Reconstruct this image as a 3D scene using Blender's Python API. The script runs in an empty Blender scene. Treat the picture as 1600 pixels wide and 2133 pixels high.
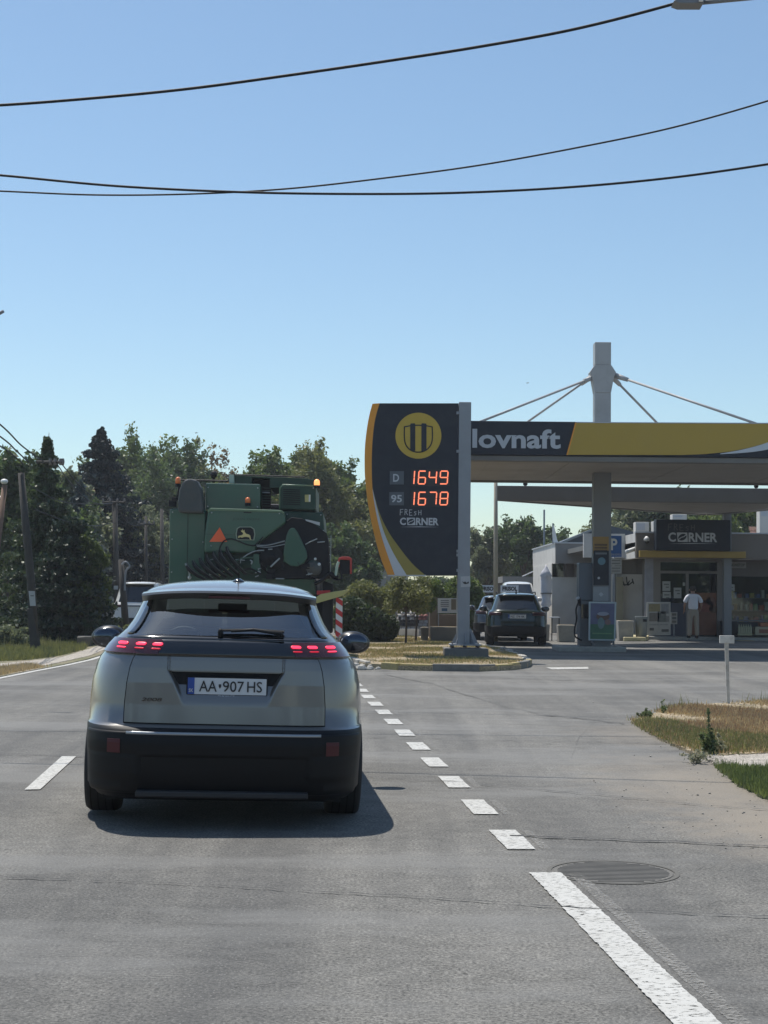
import bpy, math, random
import numpy as np
from mathutils import Vector, Matrix
random.seed(5)
R = math.radians
sc = bpy.context.scene
COL = sc.collection
# ---------------------------------------------------------------- camera, sky, sun, exposure
CAM_H = 1.45; FPX = 3204.0; PITCH = 3.02; ROLL = 0.6
cd = bpy.data.cameras.new('camera'); cam = bpy.data.objects.new('camera', cd); COL.objects.link(cam)
cam.matrix_world = Matrix.Translation((0, 0, CAM_H)) @ Matrix.Rotation(R(90 + PITCH), 4, 'X') @ Matrix.Rotation(R(ROLL), 4, 'Z')
cd.sensor_fit = 'VERTICAL'; cd.sensor_height = 24.0; cd.lens = 24.0 * FPX / 2133.0
cd.clip_start = 0.1; cd.clip_end = 6000
sc.camera = cam
SUN_EL = R(67); SUN_DX, SUN_DY = 0.62, -0.78          # ground direction in which shadows fall
w = bpy.data.worlds.new('World'); sc.world = w; w.use_nodes = True
nt = w.node_tree; bg = nt.nodes['Background']
sky = nt.nodes.new('ShaderNodeTexSky'); sky.sky_type = 'NISHITA'; sky.sun_disc = False
sky.sun_elevation = SUN_EL; sky.sun_rotation = math.atan2(-SUN_DX, -SUN_DY)
sky.air_density = 1.0; sky.dust_density = 0.6; sky.ozone_density = 2.0; sky.altitude = 100
tn = nt.nodes.new('ShaderNodeMix'); tn.data_type = 'RGBA'; tn.blend_type = 'MULTIPLY'; tn.inputs['Factor'].default_value = 1; tn.inputs['B'].default_value = (0.94, 1.02, 1.0, 1)
nt.links.new(sky.outputs[0], tn.inputs['A']); nt.links.new(tn.outputs['Result'], bg.inputs[0]); bg.inputs[1].default_value = 0.135
sl = bpy.data.lights.new('sun', 'SUN'); sun = bpy.data.objects.new('sun', sl); COL.objects.link(sun)
sl.energy = 5.0; sl.angle = R(0.5); sl.color = (1.0, 0.95, 0.87)
sdir = Vector((SUN_DX, SUN_DY, 0)).normalized() * math.cos(SUN_EL) + Vector((0, 0, -math.sin(SUN_EL)))
sun.rotation_euler = sdir.to_track_quat('-Z', 'Y').to_euler()
sc.render.engine = 'CYCLES'
sc.view_settings.view_transform = 'Standard'; sc.view_settings.look = 'None'
sc.view_settings.gamma = 1; sc.view_settings.use_curve_mapping = False
sc.view_settings.exposure = 0.0
sc.cycles.transparent_max_bounces = 24
# ---------------------------------------------------------------- mapping helpers
CM = cam.matrix_world.to_3x3()
def ray(px, py): return CM @ Vector(((px - 800) / FPX, (1066.5 - py) / FPX, -1.0))
def G(px, py, z=0.0):                       # ground point seen at a pixel of the photograph
    d = ray(px, py); t = (z - CAM_H) / d.z
    return Vector((d.x * t, d.y * t, z))
def P(px, py, Y):                           # point on the plane y = Y
    d = ray(px, py); t = Y / d.y
    return Vector((d.x * t, Y, CAM_H + d.z * t))
def XZ(px, py, Y): p = P(px, py, Y); return (p.x, p.z)
# ---------------------------------------------------------------- materials
MATS = {}
def M(name, c, r=0.6, metal=0.0, var=0.15, scale=6.0, bump=0.0, bscale=60.0, coat=0.0, emit=0.0, ecol=None, dirt=0.0, dscale=1.5, dcol=None, spec=0.5, crough=0.05):
    if name in MATS: return MATS[name]
    m = bpy.data.materials.new(name); m.use_nodes = True; n = m.node_tree; N = n.nodes; L = n.links
    b = N['Principled BSDF']; tc = N.new('ShaderNodeTexCoord')
    no = N.new('ShaderNodeTexNoise'); no.inputs['Scale'].default_value = scale; no.inputs['Detail'].default_value = 6
    L.new(tc.outputs['Object'], no.inputs['Vector'])
    mx = N.new('ShaderNodeMix'); mx.data_type = 'RGBA'
    mx.inputs['A'].default_value = (*[x * (1 - var) for x in c], 1)
    mx.inputs['B'].default_value = (*[min(1, x * (1 + var)) for x in c], 1)
    L.new(no.outputs['Fac'], mx.inputs['Factor']); out = mx.outputs['Result']
    if dirt > 0:
        n2 = N.new('ShaderNodeTexNoise'); n2.inputs['Scale'].default_value = dscale; n2.inputs['Detail'].default_value = 8; n2.inputs['Roughness'].default_value = 0.65
        L.new(tc.outputs['Object'], n2.inputs['Vector'])
        rp = N.new('ShaderNodeValToRGB'); rp.color_ramp.elements[0].position = 0.48; rp.color_ramp.elements[1].position = 0.72
        rp.color_ramp.elements[1].color = (dirt, dirt, dirt, 1)
        L.new(n2.outputs['Fac'], rp.inputs[0])
        m2 = N.new('ShaderNodeMix'); m2.data_type = 'RGBA'; L.new(out, m2.inputs['A'])
        m2.inputs['B'].default_value = (*(dcol or (0.12, 0.1, 0.075)), 1); L.new(rp.outputs[0], m2.inputs['Factor']); out = m2.outputs['Result']
    L.new(out, b.inputs['Base Color'])
    b.inputs['Roughness'].default_value = r; b.inputs['Metallic'].default_value = metal
    b.inputs['Coat Weight'].default_value = coat; b.inputs['Coat Roughness'].default_value = crough
    b.inputs['Specular IOR Level'].default_value = spec
    if emit:
        b.inputs['Emission Color'].default_value = (*(ecol or c), 1); b.inputs['Emission Strength'].default_value = emit
    if bump:
        n3 = N.new('ShaderNodeTexNoise'); n3.inputs['Scale'].default_value = bscale; n3.inputs['Detail'].default_value = 5
        L.new(tc.outputs['Object'], n3.inputs['Vector'])
        bp = N.new('ShaderNodeBump'); bp.inputs['Strength'].default_value = bump; bp.inputs['Distance'].default_value = 0.02
        L.new(n3.outputs['Fac'], bp.inputs['Height']); L.new(bp.outputs[0], b.inputs['Normal'])
    MATS[name] = m; return m
def leaf_mat(name, c, tr=0.35, var=0.45):
    if name in MATS: return MATS[name]
    m = bpy.data.materials.new(name); m.use_nodes = True; n = m.node_tree; N = n.nodes; L = n.links
    N.remove(N['Principled BSDF']); out = N['Material Output']
    g = N.new('ShaderNodeNewGeometry'); tc = N.new('ShaderNodeTexCoord')
    no = N.new('ShaderNodeTexNoise'); no.inputs['Scale'].default_value = 0.8; no.inputs['Detail'].default_value = 3
    L.new(tc.outputs['Object'], no.inputs['Vector'])
    ad = N.new('ShaderNodeMath'); ad.operation = 'MULTIPLY_ADD'; ad.inputs[1].default_value = 0.5
    L.new(g.outputs['Random Per Island'], ad.inputs[0]); 
    m5 = N.new('ShaderNodeMath'); m5.operation = 'MULTIPLY'; m5.inputs[1].default_value = 0.5; L.new(no.outputs['Fac'], m5.inputs[0]); L.new(m5.outputs[0], ad.inputs[2])
    mx = N.new('ShaderNodeMix'); mx.data_type = 'RGBA'
    mx.inputs['A'].default_value = (c[0] * (1 - var), c[1] * (1 - var), c[2] * (1 - var * .6), 1)
    mx.inputs['B'].default_value = (c[0] * (1 + var * 1.3), c[1] * (1 + var), c[2] * (1 + var * .6), 1)
    L.new(ad.outputs[0], mx.inputs['Factor'])
    d = N.new('ShaderNodeBsdfPrincipled'); d.inputs['Roughness'].default_value = 0.5; d.inputs['Specular IOR Level'].default_value = 0.35
    t = N.new('ShaderNodeBsdfTranslucent'); L.new(mx.outputs['Result'], d.inputs['Base Color'])
    hs = N.new('ShaderNodeHueSaturation'); hs.inputs['Value'].default_value = 1.5; hs.inputs['Saturation'].default_value = 1.1; L.new(mx.outputs['Result'], hs.inputs['Color']); L.new(hs.outputs[0], t.inputs[0])
    ms = N.new('ShaderNodeMixShader'); ms.inputs[0].default_value = tr; L.new(d.outputs[0], ms.inputs[1]); L.new(t.outputs[0], ms.inputs[2])
    L.new(ms.outputs[0], out.inputs[0]); MATS[name] = m; return m
def glass_mat(name, tint=(0.5, 0.55, 0.55), refl=0.12, rough=0.02):
    if name in MATS: return MATS[name]
    m = bpy.data.materials.new(name); m.use_nodes = True; N = m.node_tree.nodes; L = m.node_tree.links
    N.remove(N['Principled BSDF']); out = N['Material Output']
    t = N.new('ShaderNodeBsdfTransparent'); t.inputs[0].default_value = (*tint, 1)
    g = N.new('ShaderNodeBsdfGlossy'); g.inputs['Roughness'].default_value = rough; g.inputs[0].default_value = (0.9, 0.95, 1, 1)
    lw = N.new('ShaderNodeLayerWeight'); lw.inputs[0].default_value = 0.35
    a = N.new('ShaderNodeMath'); a.operation = 'MULTIPLY_ADD'; a.inputs[1].default_value = 0.7; a.inputs[2].default_value = refl
    L.new(lw.outputs['Fresnel'], a.inputs[0]); a.use_clamp = True
    ms = N.new('ShaderNodeMixShader'); L.new(a.outputs[0], ms.inputs[0]); L.new(t.outputs[0], ms.inputs[1]); L.new(g.outputs[0], ms.inputs[2])
    L.new(ms.outputs[0], out.inputs[0]); MATS[name] = m; return m
# ---------------------------------------------------------------- mesh builder
class MB:
    def __init__(s): s.v = []; s.f = []
    def add(s, vs, fs):
        o = len(s.v); s.v += [tuple(v) for v in vs]; s.f += [tuple(i + o for i in f) for f in fs]; return s
    def box(s, x0, x1, y0, y1, z0, z1):
        return s.add([(x0,y0,z0),(x1,y0,z0),(x1,y1,z0),(x0,y1,z0),(x0,y0,z1),(x1,y0,z1),(x1,y1,z1),(x0,y1,z1)],
                     [(0,3,2,1),(4,5,6,7),(0,1,5,4),(1,2,6,5),(2,3,7,6),(3,0,4,7)])
    def prism(s, poly, y0, y1):              # polygon in x-z, extruded along y
        n = len(poly); a = sum(poly[i][0] * poly[(i+1) % n][1] - poly[(i+1) % n][0] * poly[i][1] for i in range(n))
        if a < 0: poly = poly[::-1]
        vs = [(x, y0, z) for x, z in poly] + [(x, y1, z) for x, z in poly]
        return s.add(vs, [tuple(range(n)), tuple(range(2*n-1, n-1, -1))] + [(i, n+i, n+(i+1) % n, (i+1) % n) for i in range(n)])
    def slab(s, poly, z0, z1):               # polygon in x-y, extruded along z
        n = len(poly); a = sum(poly[i][0] * poly[(i+1) % n][1] - poly[(i+1) % n][0] * poly[i][1] for i in range(n))
        if a < 0: poly = poly[::-1]
        vs = [(x, y, z0) for x, y in poly] + [(x, y, z1) for x, y in poly]
        return s.add(vs, [tuple(range(n-1, -1, -1)), tuple(range(n, 2*n))] + [(i, (i+1) % n, n+(i+1) % n, n+i) for i in range(n)])
    def tube(s, pts, r, n=8, cap=True):
        pts = [Vector(p) for p in pts]; k = len(pts); rs = r if isinstance(r, (list, tuple)) else [r] * k
        vs = []; up = None
        for i, p in enumerate(pts):
            t = (pts[min(i+1, k-1)] - pts[max(i-1, 0)]).normalized()
            if up is None: up = t.orthogonal().normalized()
            u = (up - t * up.dot(t)); u = u.normalized() if u.length > 1e-6 else t.orthogonal().normalized(); up = u; q = t.cross(u)
            vs += [p + (u * math.cos(a) + q * math.sin(a)) * rs[i] for a in [2 * math.pi * j / n for j in range(n)]]
        fs = [(i*n+j, i*n+(j+1) % n, (i+1)*n+(j+1) % n, (i+1)*n+j) for i in range(k-1) for j in range(n)]
        if cap: fs += [tuple(range(n-1, -1, -1)), tuple(range((k-1)*n, k*n))]
        return s.add(vs, fs)
    def lathe(s, prof, c, n=16, axis='z'):
        vs = []
        for r, h in prof:
            for j in range(n):
                a = 2 * math.pi * j / n; x, y = r * math.cos(a), r * math.sin(a)
                vs.append({'z': (c[0]+x, c[1]+y, c[2]+h), 'x': (c[0]+h, c[1]+x, c[2]+y), 'y': (c[0]+x, c[1]+h, c[2]-y)}[axis])
        k = len(prof)
        fs = [(i*n+j, i*n+(j+1) % n, (i+1)*n+(j+1) % n, (i+1)*n+j) for i in range(k-1) for j in range(n)]
        fs += [tuple(range(n-1, -1, -1)), tuple(range((k-1)*n, k*n))]
        return s.add(vs, fs)
    def ball(s, c, rx, ry=None, rz=None, n=12, k=8):
        ry = ry or rx; rz = rz or rx; vs = [(c[0], c[1], c[2]-rz)]
        for i in range(1, k):
            a = math.pi * i / k - math.pi / 2
            vs += [(c[0]+rx*math.cos(a)*math.cos(b), c[1]+ry*math.cos(a)*math.sin(b), c[2]+rz*math.sin(a)) for b in [2*math.pi*j/n for j in range(n)]]
        vs.append((c[0], c[1], c[2]+rz)); T = len(vs)-1
        fs = [(0, 1+(j+1) % n, 1+j) for j in range(n)] + [(T, T-n+j, T-n+(j+1) % n) for j in range(n)]
        fs += [(1+i*n+j, 1+i*n+(j+1) % n, 1+(i+1)*n+(j+1) % n, 1+(i+1)*n+j) for i in range(k-2) for j in range(n)]
        return s.add(vs, fs)
    def strip(s, pts, wd, y, th=0.004):      # flat stroke of a polyline in x-z facing -y
        for a, b in zip(pts[:-1], pts[1:]):
            d = Vector((b[0]-a[0], b[1]-a[1]));
            if d.length < 1e-6: continue
            d.normalize(); n = Vector((-d.y, d.x)) * wd / 2; e = d * wd * 0.25
            s.prism([(a[0]-e.x-n.x, a[1]-e.y-n.y), (b[0]+e.x-n.x, b[1]+e.y-n.y), (b[0]+e.x+n.x, b[1]+e.y+n.y), (a[0]-e.x+n.x, a[1]-e.y+n.y)], y - th, y)
        return s
W = {}
def obj(name, mb, mat, parent=None, label=None, w=True, smooth=False, bevel=0.0, kind=None, sub=0):
    me = mb if isinstance(mb, bpy.types.Mesh) else None
    if me is None:
        me = bpy.data.meshes.new(name); vs = mb.v
        if parent is not None and w:
            iv = W[parent.name].inverted(); vs = [tuple(iv @ Vector(v)) for v in vs]
        me.from_pydata(vs, [], mb.f)
    o = bpy.data.objects.new(name, me); COL.objects.link(o)
    if isinstance(mat, (list, tuple)):
        for q in mat: me.materials.append(q)
    elif mat and not me.materials: me.materials.append(mat)
    if smooth:
        me.polygons.foreach_set('use_smooth', [True] * len(me.polygons))
    if bevel:
        b = o.modifiers.new('bevel', 'BEVEL'); b.width = bevel; b.segments = 2; b.limit_method = 'ANGLE'
    if sub:
        b = o.modifiers.new('sub', 'SUBSURF'); b.levels = sub; b.render_levels = sub
    if parent is not None:
        o.parent = parent; W[o.name] = W[parent.name]
    else: W[o.name] = Matrix.Identity(4)
    if label: o['label'] = label
    if kind: o['kind'] = kind
    return o
def tag(o, label=None, cat=None, group=None, kind=None):
    if label: o['label'] = label
    if cat: o['category'] = cat
    if group: o['group'] = group
    if kind: o['kind'] = kind
    return o
def thing(name, label, cat, loc=(0, 0, 0), rz=0.0, group=None):
    o = bpy.data.objects.new(name, None); COL.objects.link(o); o.location = loc; o.rotation_euler = (0, 0, rz)
    o.empty_display_size = 0.1
    W[o.name] = Matrix.Translation(loc) @ Matrix.Rotation(rz, 4, 'Z'); return tag(o, label, cat, group)
def kids(o): return [c for c in KIDS.get(o.name, [])]
def copy_tree(o, loc, rz, label, parent=None):
    c = o.copy(); COL.objects.link(c)
    if parent is None:
        c.location = loc; c.rotation_euler = (0, 0, rz); c['label'] = label; W[c.name] = Matrix.Translation(loc) @ Matrix.Rotation(rz, 4, 'Z')
    else: c.parent = parent
    for ch in [x for x in list(bpy.data.objects) if x.parent == o]: copy_tree(ch, None, 0, None, c)
    return c
def quads(name, V):                          # V: (n, 4, 3) numpy array of quads
    n = len(V); me = bpy.data.meshes.new(name)
    me.vertices.add(n * 4); me.vertices.foreach_set('co', V.astype(np.float32).ravel())
    me.loops.add(n * 4); me.loops.foreach_set('vertex_index', np.arange(n * 4, dtype=np.int32))
    me.polygons.add(n); me.polygons.foreach_set('loop_start', np.arange(0, n * 4, 4, dtype=np.int32))
    me.update(calc_edges=True); return me
_font = {}
def text_mesh(s, x0, x1, z0, z1, y, th=0.004, bold=0.0, shear=0.0, mb=None):
    """text laid in the x-z plane facing -y, fitted to a rectangle"""
    cu = bpy.data.curves.new('t', 'FONT'); cu.body = s; cu.offset = bold; cu.shear = shear; cu.resolution_u = 3
    to = bpy.data.objects.new('t', cu); COL.objects.link(to)
    dg = bpy.context.evaluated_depsgraph_get(); me = to.evaluated_get(dg).to_mesh()
    vs = [tuple(v.co) for v in me.vertices]; fs = [tuple(p.vertices) for p in me.polygons]
    to.evaluated_get(dg).to_mesh_clear(); bpy.data.objects.remove(to); bpy.data.curves.remove(cu)
    ax = [v[0] for v in vs]; ay = [v[1] for v in vs]; a, b, c, d = min(ax), max(ax), min(ay), max(ay)
    mb = mb or MB()
    mb.add([(x0 + (v[0]-a) / (b-a) * (x1-x0), y - th, z0 + (v[1]-c) / (d-c) * (z1-z0)) for v in vs], fs)
    return mb
# ---------------------------------------------------------------- common materials
mAsph = None
mBlackPl = M('black_plastic', (0.008, 0.0085, 0.010), 0.55, spec=.25, bump=0.05, bscale=300, var=.2)
mRubber = M('rubber', (0.016, 0.016, 0.017), 0.8, bump=0.1, bscale=200)
mChrome = M('chrome', (0.6, 0.6, 0.6), 0.2, 1.0)
mSteel = M('galvanised_steel', (0.25, 0.27, 0.30), 0.5, 0.2, var=.12, scale=3, dirt=.25, dscale=2, dcol=(.16,.16,.16))
mWhiteP = M('white_paint', (0.72, 0.72, 0.70), 0.45, var=.06, dirt=.25, dscale=3, dcol=(.4,.38,.34))
mConc = M('concrete', (0.33, 0.32, 0.29), 0.85, var=.2, scale=10, bump=.3, bscale=80, dirt=.5, dscale=2, dcol=(.16,.15,.13))
mNavy = M('navy_sign', (0.017, 0.022, 0.034), 0.5, spec=.3, var=.12, dirt=.12, dscale=3, dcol=(.09,.09,.09))
mYellow = M('sign_yellow', (0.50, 0.34, 0.035), 0.4, var=.06, dirt=.2, dscale=2, dcol=(.3,.22,.05))
mOrange = M('sign_orange', (0.75, 0.30, 0.02), 0.4, var=.06, dirt=.2, dscale=3, dcol=(.4,.2,.03))
mSignW = M('sign_white', (0.55, 0.58, 0.62), 0.4, var=.05, dirt=.3, dscale=3, dcol=(.35,.36,.36))
mLetter = M('letter_grey', (0.48, 0.50, 0.53), 0.45, var=.05)
mRoofG = M('soffit_grey', (0.36, 0.34, 0.31), 0.7, var=.1, scale=.8, dirt=.5, dscale=.7, dcol=(.2,.18,.155))
mFasG = M('fascia_grey', (0.17, 0.165, 0.155), 0.6, var=.12, scale=1.5, dirt=.3, dscale=1.2)
mGlassD = glass_mat('dark_glass', (0.10, 0.115, 0.12), 0.04)
mGlassC = glass_mat('car_glass', (0.80, 0.88, 0.86), 0.17)
mGlassS = glass_mat('shop_glass', (0.75, 0.78, 0.76), 0.02)
# ---------------------------------------------------------------- ground materials
def ground_mat(name, base, alt, patch_scale, fine, bump, streak=None, sand=None, rough=0.9):
    m = bpy.data.materials.new(name); m.use_nodes = True; N = m.node_tree.nodes; L = m.node_tree.links
    b = N['Principled BSDF']; tc = N.new('ShaderNodeTexCoord'); b.inputs['Roughness'].default_value = rough
    def noise(s, d=6, r=0.6, vec=None):
        n = N.new('ShaderNodeTexNoise'); n.inputs['Scale'].default_value = s; n.inputs['Detail'].default_value = d; n.inputs['Roughness'].default_value = r
        L.new(vec or tc.outputs['Object'], n.inputs['Vector']); return n.outputs['Fac']
    def ramp(i, a, c, v0=0.0, v1=1.0):
        r = N.new('ShaderNodeMapRange'); r.inputs['From Min'].default_value = a; r.inputs['From Max'].default_value = c
        r.inputs['To Min'].default_value = v0; r.inputs['To Max'].default_value = v1; L.new(i, r.inputs['Value']); return r.outputs[0]
    def mix(f, A, B, mode='MIX'):
        x = N.new('ShaderNodeMix'); x.data_type = 'RGBA'; x.blend_type = mode; L.new(f, x.inputs['Factor'])
        for k, v in (('A', A), ('B', B)):
            if isinstance(v, tuple): x.inputs[k].default_value = (*v, 1)
            else: L.new(v, x.inputs[k])
        return x.outputs['Result']
    c = mix(ramp(noise(patch_scale, 5), .35, .65), base, alt)
    f1 = ramp(noise(fine, 3, .7), .3, .7)
    c = mix(f1, mix(f1, c, (0.0, 0.0, 0.0)), c) if False else c
    g = N.new('ShaderNodeMix'); g.data_type = 'RGBA'; g.blend_type = 'MULTIPLY'; g.inputs['Factor'].default_value = 1
    r = ramp(noise(fine, 3, .8), .36, .64, .38, 1.62); r2 = ramp(noise(fine * .12, 4, .7), .3, .7, .82, 1.18)
    mm = N.new('ShaderNodeMath'); mm.operation = 'MULTIPLY'; L.new(r, mm.inputs[0]); L.new(r2, mm.inputs[1])
    cb = N.new('ShaderNodeCombineColor'); [L.new(mm.outputs[0], cb.inputs[i]) for i in range(3)]
    L.new(c, g.inputs['A']); L.new(cb.outputs[0], g.inputs['B']); c = g.outputs['Result']
    if streak:
        mp = N.new('ShaderNodeMapping'); mp.inputs['Rotation'].default_value = (0, 0, R(-4.6)); mp.inputs['Scale'].default_value = (1.3, 0.05, 1); L.new(tc.outputs['Object'], mp.inputs[0])
        s = ramp(noise(1.0, 4, .6, mp.outputs[0]), .40, .66, 0, streak)
        c = mix(s, c, (0.055, 0.055, 0.056))
        mp2 = N.new('ShaderNodeMapping'); mp2.inputs['Scale'].default_value = (.5, 1.6, 1); L.new(tc.outputs['Object'], mp2.inputs[0])
        s2 = ramp(noise(0.35, 7, .7, mp2.outputs[0]), .50, .60, 0, .55)
        c = mix(s2, c, (0.205, 0.202, 0.192))
        v = N.new('ShaderNodeTexVoronoi'); v.inputs['Scale'].default_value = 2.6; v.feature = 'F1'; L.new(tc.outputs['Object'], v.inputs['Vector'])
        c = mix(ramp(v.outputs['Distance'], .025, .04, .7, 0), c, (0.03, 0.028, 0.026))
        v2 = N.new('ShaderNodeTexVoronoi'); v2.inputs['Scale'].default_value = 45; L.new(tc.outputs['Object'], v2.inputs['Vector'])
        c = mix(ramp(v2.outputs['Distance'], .12, .2, .5, 0), c, (0.34, 0.33, 0.31))
    if sand:
        # wind-blown sand near the right verge: distance to a point field in world space
        for (cx, cy, rx, ry, k) in sand:
            mp = N.new('ShaderNodeMapping'); mp.inputs['Location'].default_value = (-cx / rx, -cy / ry, 0); mp.inputs['Scale'].default_value = (1 / rx, 1 / ry, 0)
            L.new(tc.outputs['Object'], mp.inputs[0])
            ln = N.new('ShaderNodeVectorMath'); ln.operation = 'LENGTH'; L.new(mp.outputs[0], ln.inputs[0])
            ad = N.new('ShaderNodeMath'); ad.operation = 'MULTIPLY_ADD'; L.new(noise(2.2, 7, .7), ad.inputs[0]); ad.inputs[1].default_value = 1.6; L.new(ln.outputs['Value'], ad.inputs[2])
            c = mix(ramp(ad.outputs[0], 1.0, 1.9, k, 0), c, (0.26, 0.225, 0.18))
    L.new(c, b.inputs['Base Color'])
    bp = N.new('ShaderNodeBump'); bp.inputs['Strength'].default_value = bump; bp.inputs['Distance'].default_value = 0.01
    L.new(noise(fine, 4, .7), bp.inputs['Height']); L.new(bp.outputs[0], b.inputs['Normal'])
    return m
sv1 = G(1450, 1640); sv2 = G(1580, 1730); sv3 = G(1340, 1530)
mRoad = ground_mat('asphalt', (0.132, 0.127, 0.115), (0.194, 0.186, 0.168), 0.45, 60, 1.0, streak=0.6,
    sand=[(sv1.x + .2, sv1.y, 1.1, 2.6, .75), (sv2.x + .3, sv2.y, .9, 1.4, .8), (sv3.x + .3, sv3.y, 1.1, 1.6, .5)])
mSoil = ground_mat('dry_soil', (0.34, 0.27, 0.18), (0.24, 0.20, 0.12), 1.5, 40, 0.6)
mVerge = ground_mat('verge_soil', (0.25, 0.21, 0.15), (0.13, 0.13, 0.06), 0.6, 40, 0.6)
mGrassG = ground_mat('grassy_soil', (0.07, 0.10, 0.03), (0.10, 0.11, 0.045), 1.5, 40, 0.6)
mPath = ground_mat('pale_gravel', (0.42, 0.38, 0.33), (0.30, 0.27, 0.23), 3, 60, 0.8)
def sheet(name, poly, z, mat, parent=None, kind='structure', th=None):
    mb = MB()
    if th: mb.slab([(p[0], p[1]) for p in poly], z - th, z)
    else:
        n = len(poly); a = sum(poly[i][0] * poly[(i+1) % n][1] - poly[(i+1) % n][0] * poly[i][1] for i in range(n))
        q = [(p[0], p[1], z) for p in poly]; mb.add(q if a > 0 else q[::-1], [tuple(range(n))])
    return obj(name, mb, mat, parent, kind=kind if parent is None else None)
ground = sheet('ground', [(-3000, -200), (3000, -200), (3000, 5000), (-3000, 5000)], -0.05, mVerge)
# left road edge as seen, carried on to both sides of the frame
le = [(-5.3, -6), (-5.6, 6), (-6.05, 16)] + [tuple(G(x, y)[:2]) for x, y in ((-70, 1424), (0, 1411), (60, 1399), (130, 1386), (180, 1375), (216, 1364))]
e = Vector(le[-1]); le += [(e.x - .5, e.y + 6), (e.x - 2.0, e.y + 15), (e.x - 4.5, e.y + 26), (e.x - 9, e.y + 42)]
ri = [(le[-1][0] + 8, le[-1][1]), (20, 72), (60, 72), (60, -6)]
road = sheet('road', le + ri, 0.0, mRoad)
# ---------------------------------------------------------------- painted markings
def paint_mat(name, c, wear, lo, hi):
    m = bpy.data.materials.new(name); m.use_nodes = True; N = m.node_tree.nodes; L = m.node_tree.links
    b = N['Principled BSDF']; b.inputs['Roughness'].default_value = 0.7
    tc = N.new('ShaderNodeTexCoord'); mp = N.new('ShaderNodeMapping'); mp.inputs['Scale'].default_value = (1, 2.2, 1); L.new(tc.outputs['Object'], mp.inputs[0])
    n = N.new('ShaderNodeTexNoise'); n.inputs['Scale'].default_value = wear; n.inputs['Detail'].default_value = 8; n.inputs['Roughness'].default_value = .75; L.new(mp.outputs[0], n.inputs['Vector'])
    r = N.new('ShaderNodeMapRange'); r.inputs['From Min'].default_value = lo; r.inputs['From Max'].default_value = hi; L.new(n.outputs['Fac'], r.inputs['Value'])
    n2 = N.new('ShaderNodeTexNoise'); n2.inputs['Scale'].default_value = 7; n2.inputs['Detail'].default_value = 6; L.new(tc.outputs['Object'], n2.inputs['Vector'])
    mx = N.new('ShaderNodeMix'); mx.data_type = 'RGBA'; mx.inputs['A'].default_value = (*c, 1); mx.inputs['B'].default_value = (c[0]*.7, c[1]*.69, c[2]*.66, 1); L.new(n2.outputs['Fac'], mx.inputs['Factor'])
    L.new(mx.outputs['Result'], b.inputs['Base Color'])
    t = N.new('ShaderNodeBsdfTransparent'); ms = N.new('ShaderNodeMixShader'); L.new(r.outputs[0], ms.inputs[0]); L.new(t.outputs[0], ms.inputs[1]); L.new(b.outputs[0], ms.inputs[2])
    L.new(ms.outputs[0], N['Material Output'].inputs[0]); return m
mPaint = paint_mat('road_paint', (0.56, 0.555, 0.53), 30, .39, .46)
mPaint2 = paint_mat('worn_road_paint', (0.33, 0.32, 0.30), 40, .44, .62)
a0 = G(1103, 1820); a1 = G(751, 1448); dv = (a1 - a0).normalized(); nv = Vector((dv.y, -dv.x, 0))
def tline(d):                                # point of the right line at distance d from the camera plane
    return a0 + dv * ((d - a0.y) / dv.y)
LW = 0.165
def mark(name, pts, z, mat): return sheet(name, pts, z, mat, road)
def rough_mark(name, A, B, wd, z, mat, n=24, jit=0.004):
    rs = random.Random(name + str(A)); l = []; r = []
    for i in range(n + 1):
        p = A + (B - A) * (i / n); l.append((p + nv * rs.uniform(-jit, jit))); r.append(p + nv * (wd + rs.uniform(-jit, jit)))
    mb = MB(); mb.add([(p.x, p.y, z) for p in l + r], [(i, n + 1 + i, n + 2 + i, i + 1) for i in range(n)])
    return obj(name, mb, mat, road)
rough_mark('edge_line', tline(-4), tline(a0.y), LW, 0.008, mPaint, 420)
rough_mark('worn_edge_line', tline(-4) + nv * .215, tline(a0.y) + nv * .2, .07, 0.004, mPaint2, 120)
d = G(1022, 1731).y
for k in range(17):
    A = tline(d - .72 + .02 * random.random()); B = tline(d)
    rough_mark('edge_dash', A, B, LW, 0.008, mPaint, 6)
    if k != 3: rough_mark('worn_dash', A + nv * .2 + dv * .03, B + nv * .2, .055, 0.004, mPaint2, 6)
    d += 1.38 * (dv.y)
qa, qb, qc, qd = G(129, 1577), G(159, 1577), G(84, 1646), G(51, 1647)
cv = (qa - qd).normalized()
for k in range(-2, 4):
    s = cv * 4.4 * k
    mark('centre_dash', [(p + s)[:2] for p in (qd, qc, qb, qa)], 0.008, mPaint)
n = len(le) - 1
mb = MB(); off = [(x + .05, y) for x, y in le]; mb.add([(x + .02, y, .008) for x, y in le] + [(x + .15, y, .008) for x, y in le], [(i, n + 1 + i, n + 2 + i, i + 1) for i in range(n)])
obj('left_edge_line', mb, mPaint, road)
# forecourt marking seen past the island
mark('forecourt_mark', [tuple(G(x, y)[:2]) for x, y in ((1138, 1391), (1225, 1390), (1226, 1394), (1150, 1395))], 0.008, mPaint)
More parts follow.
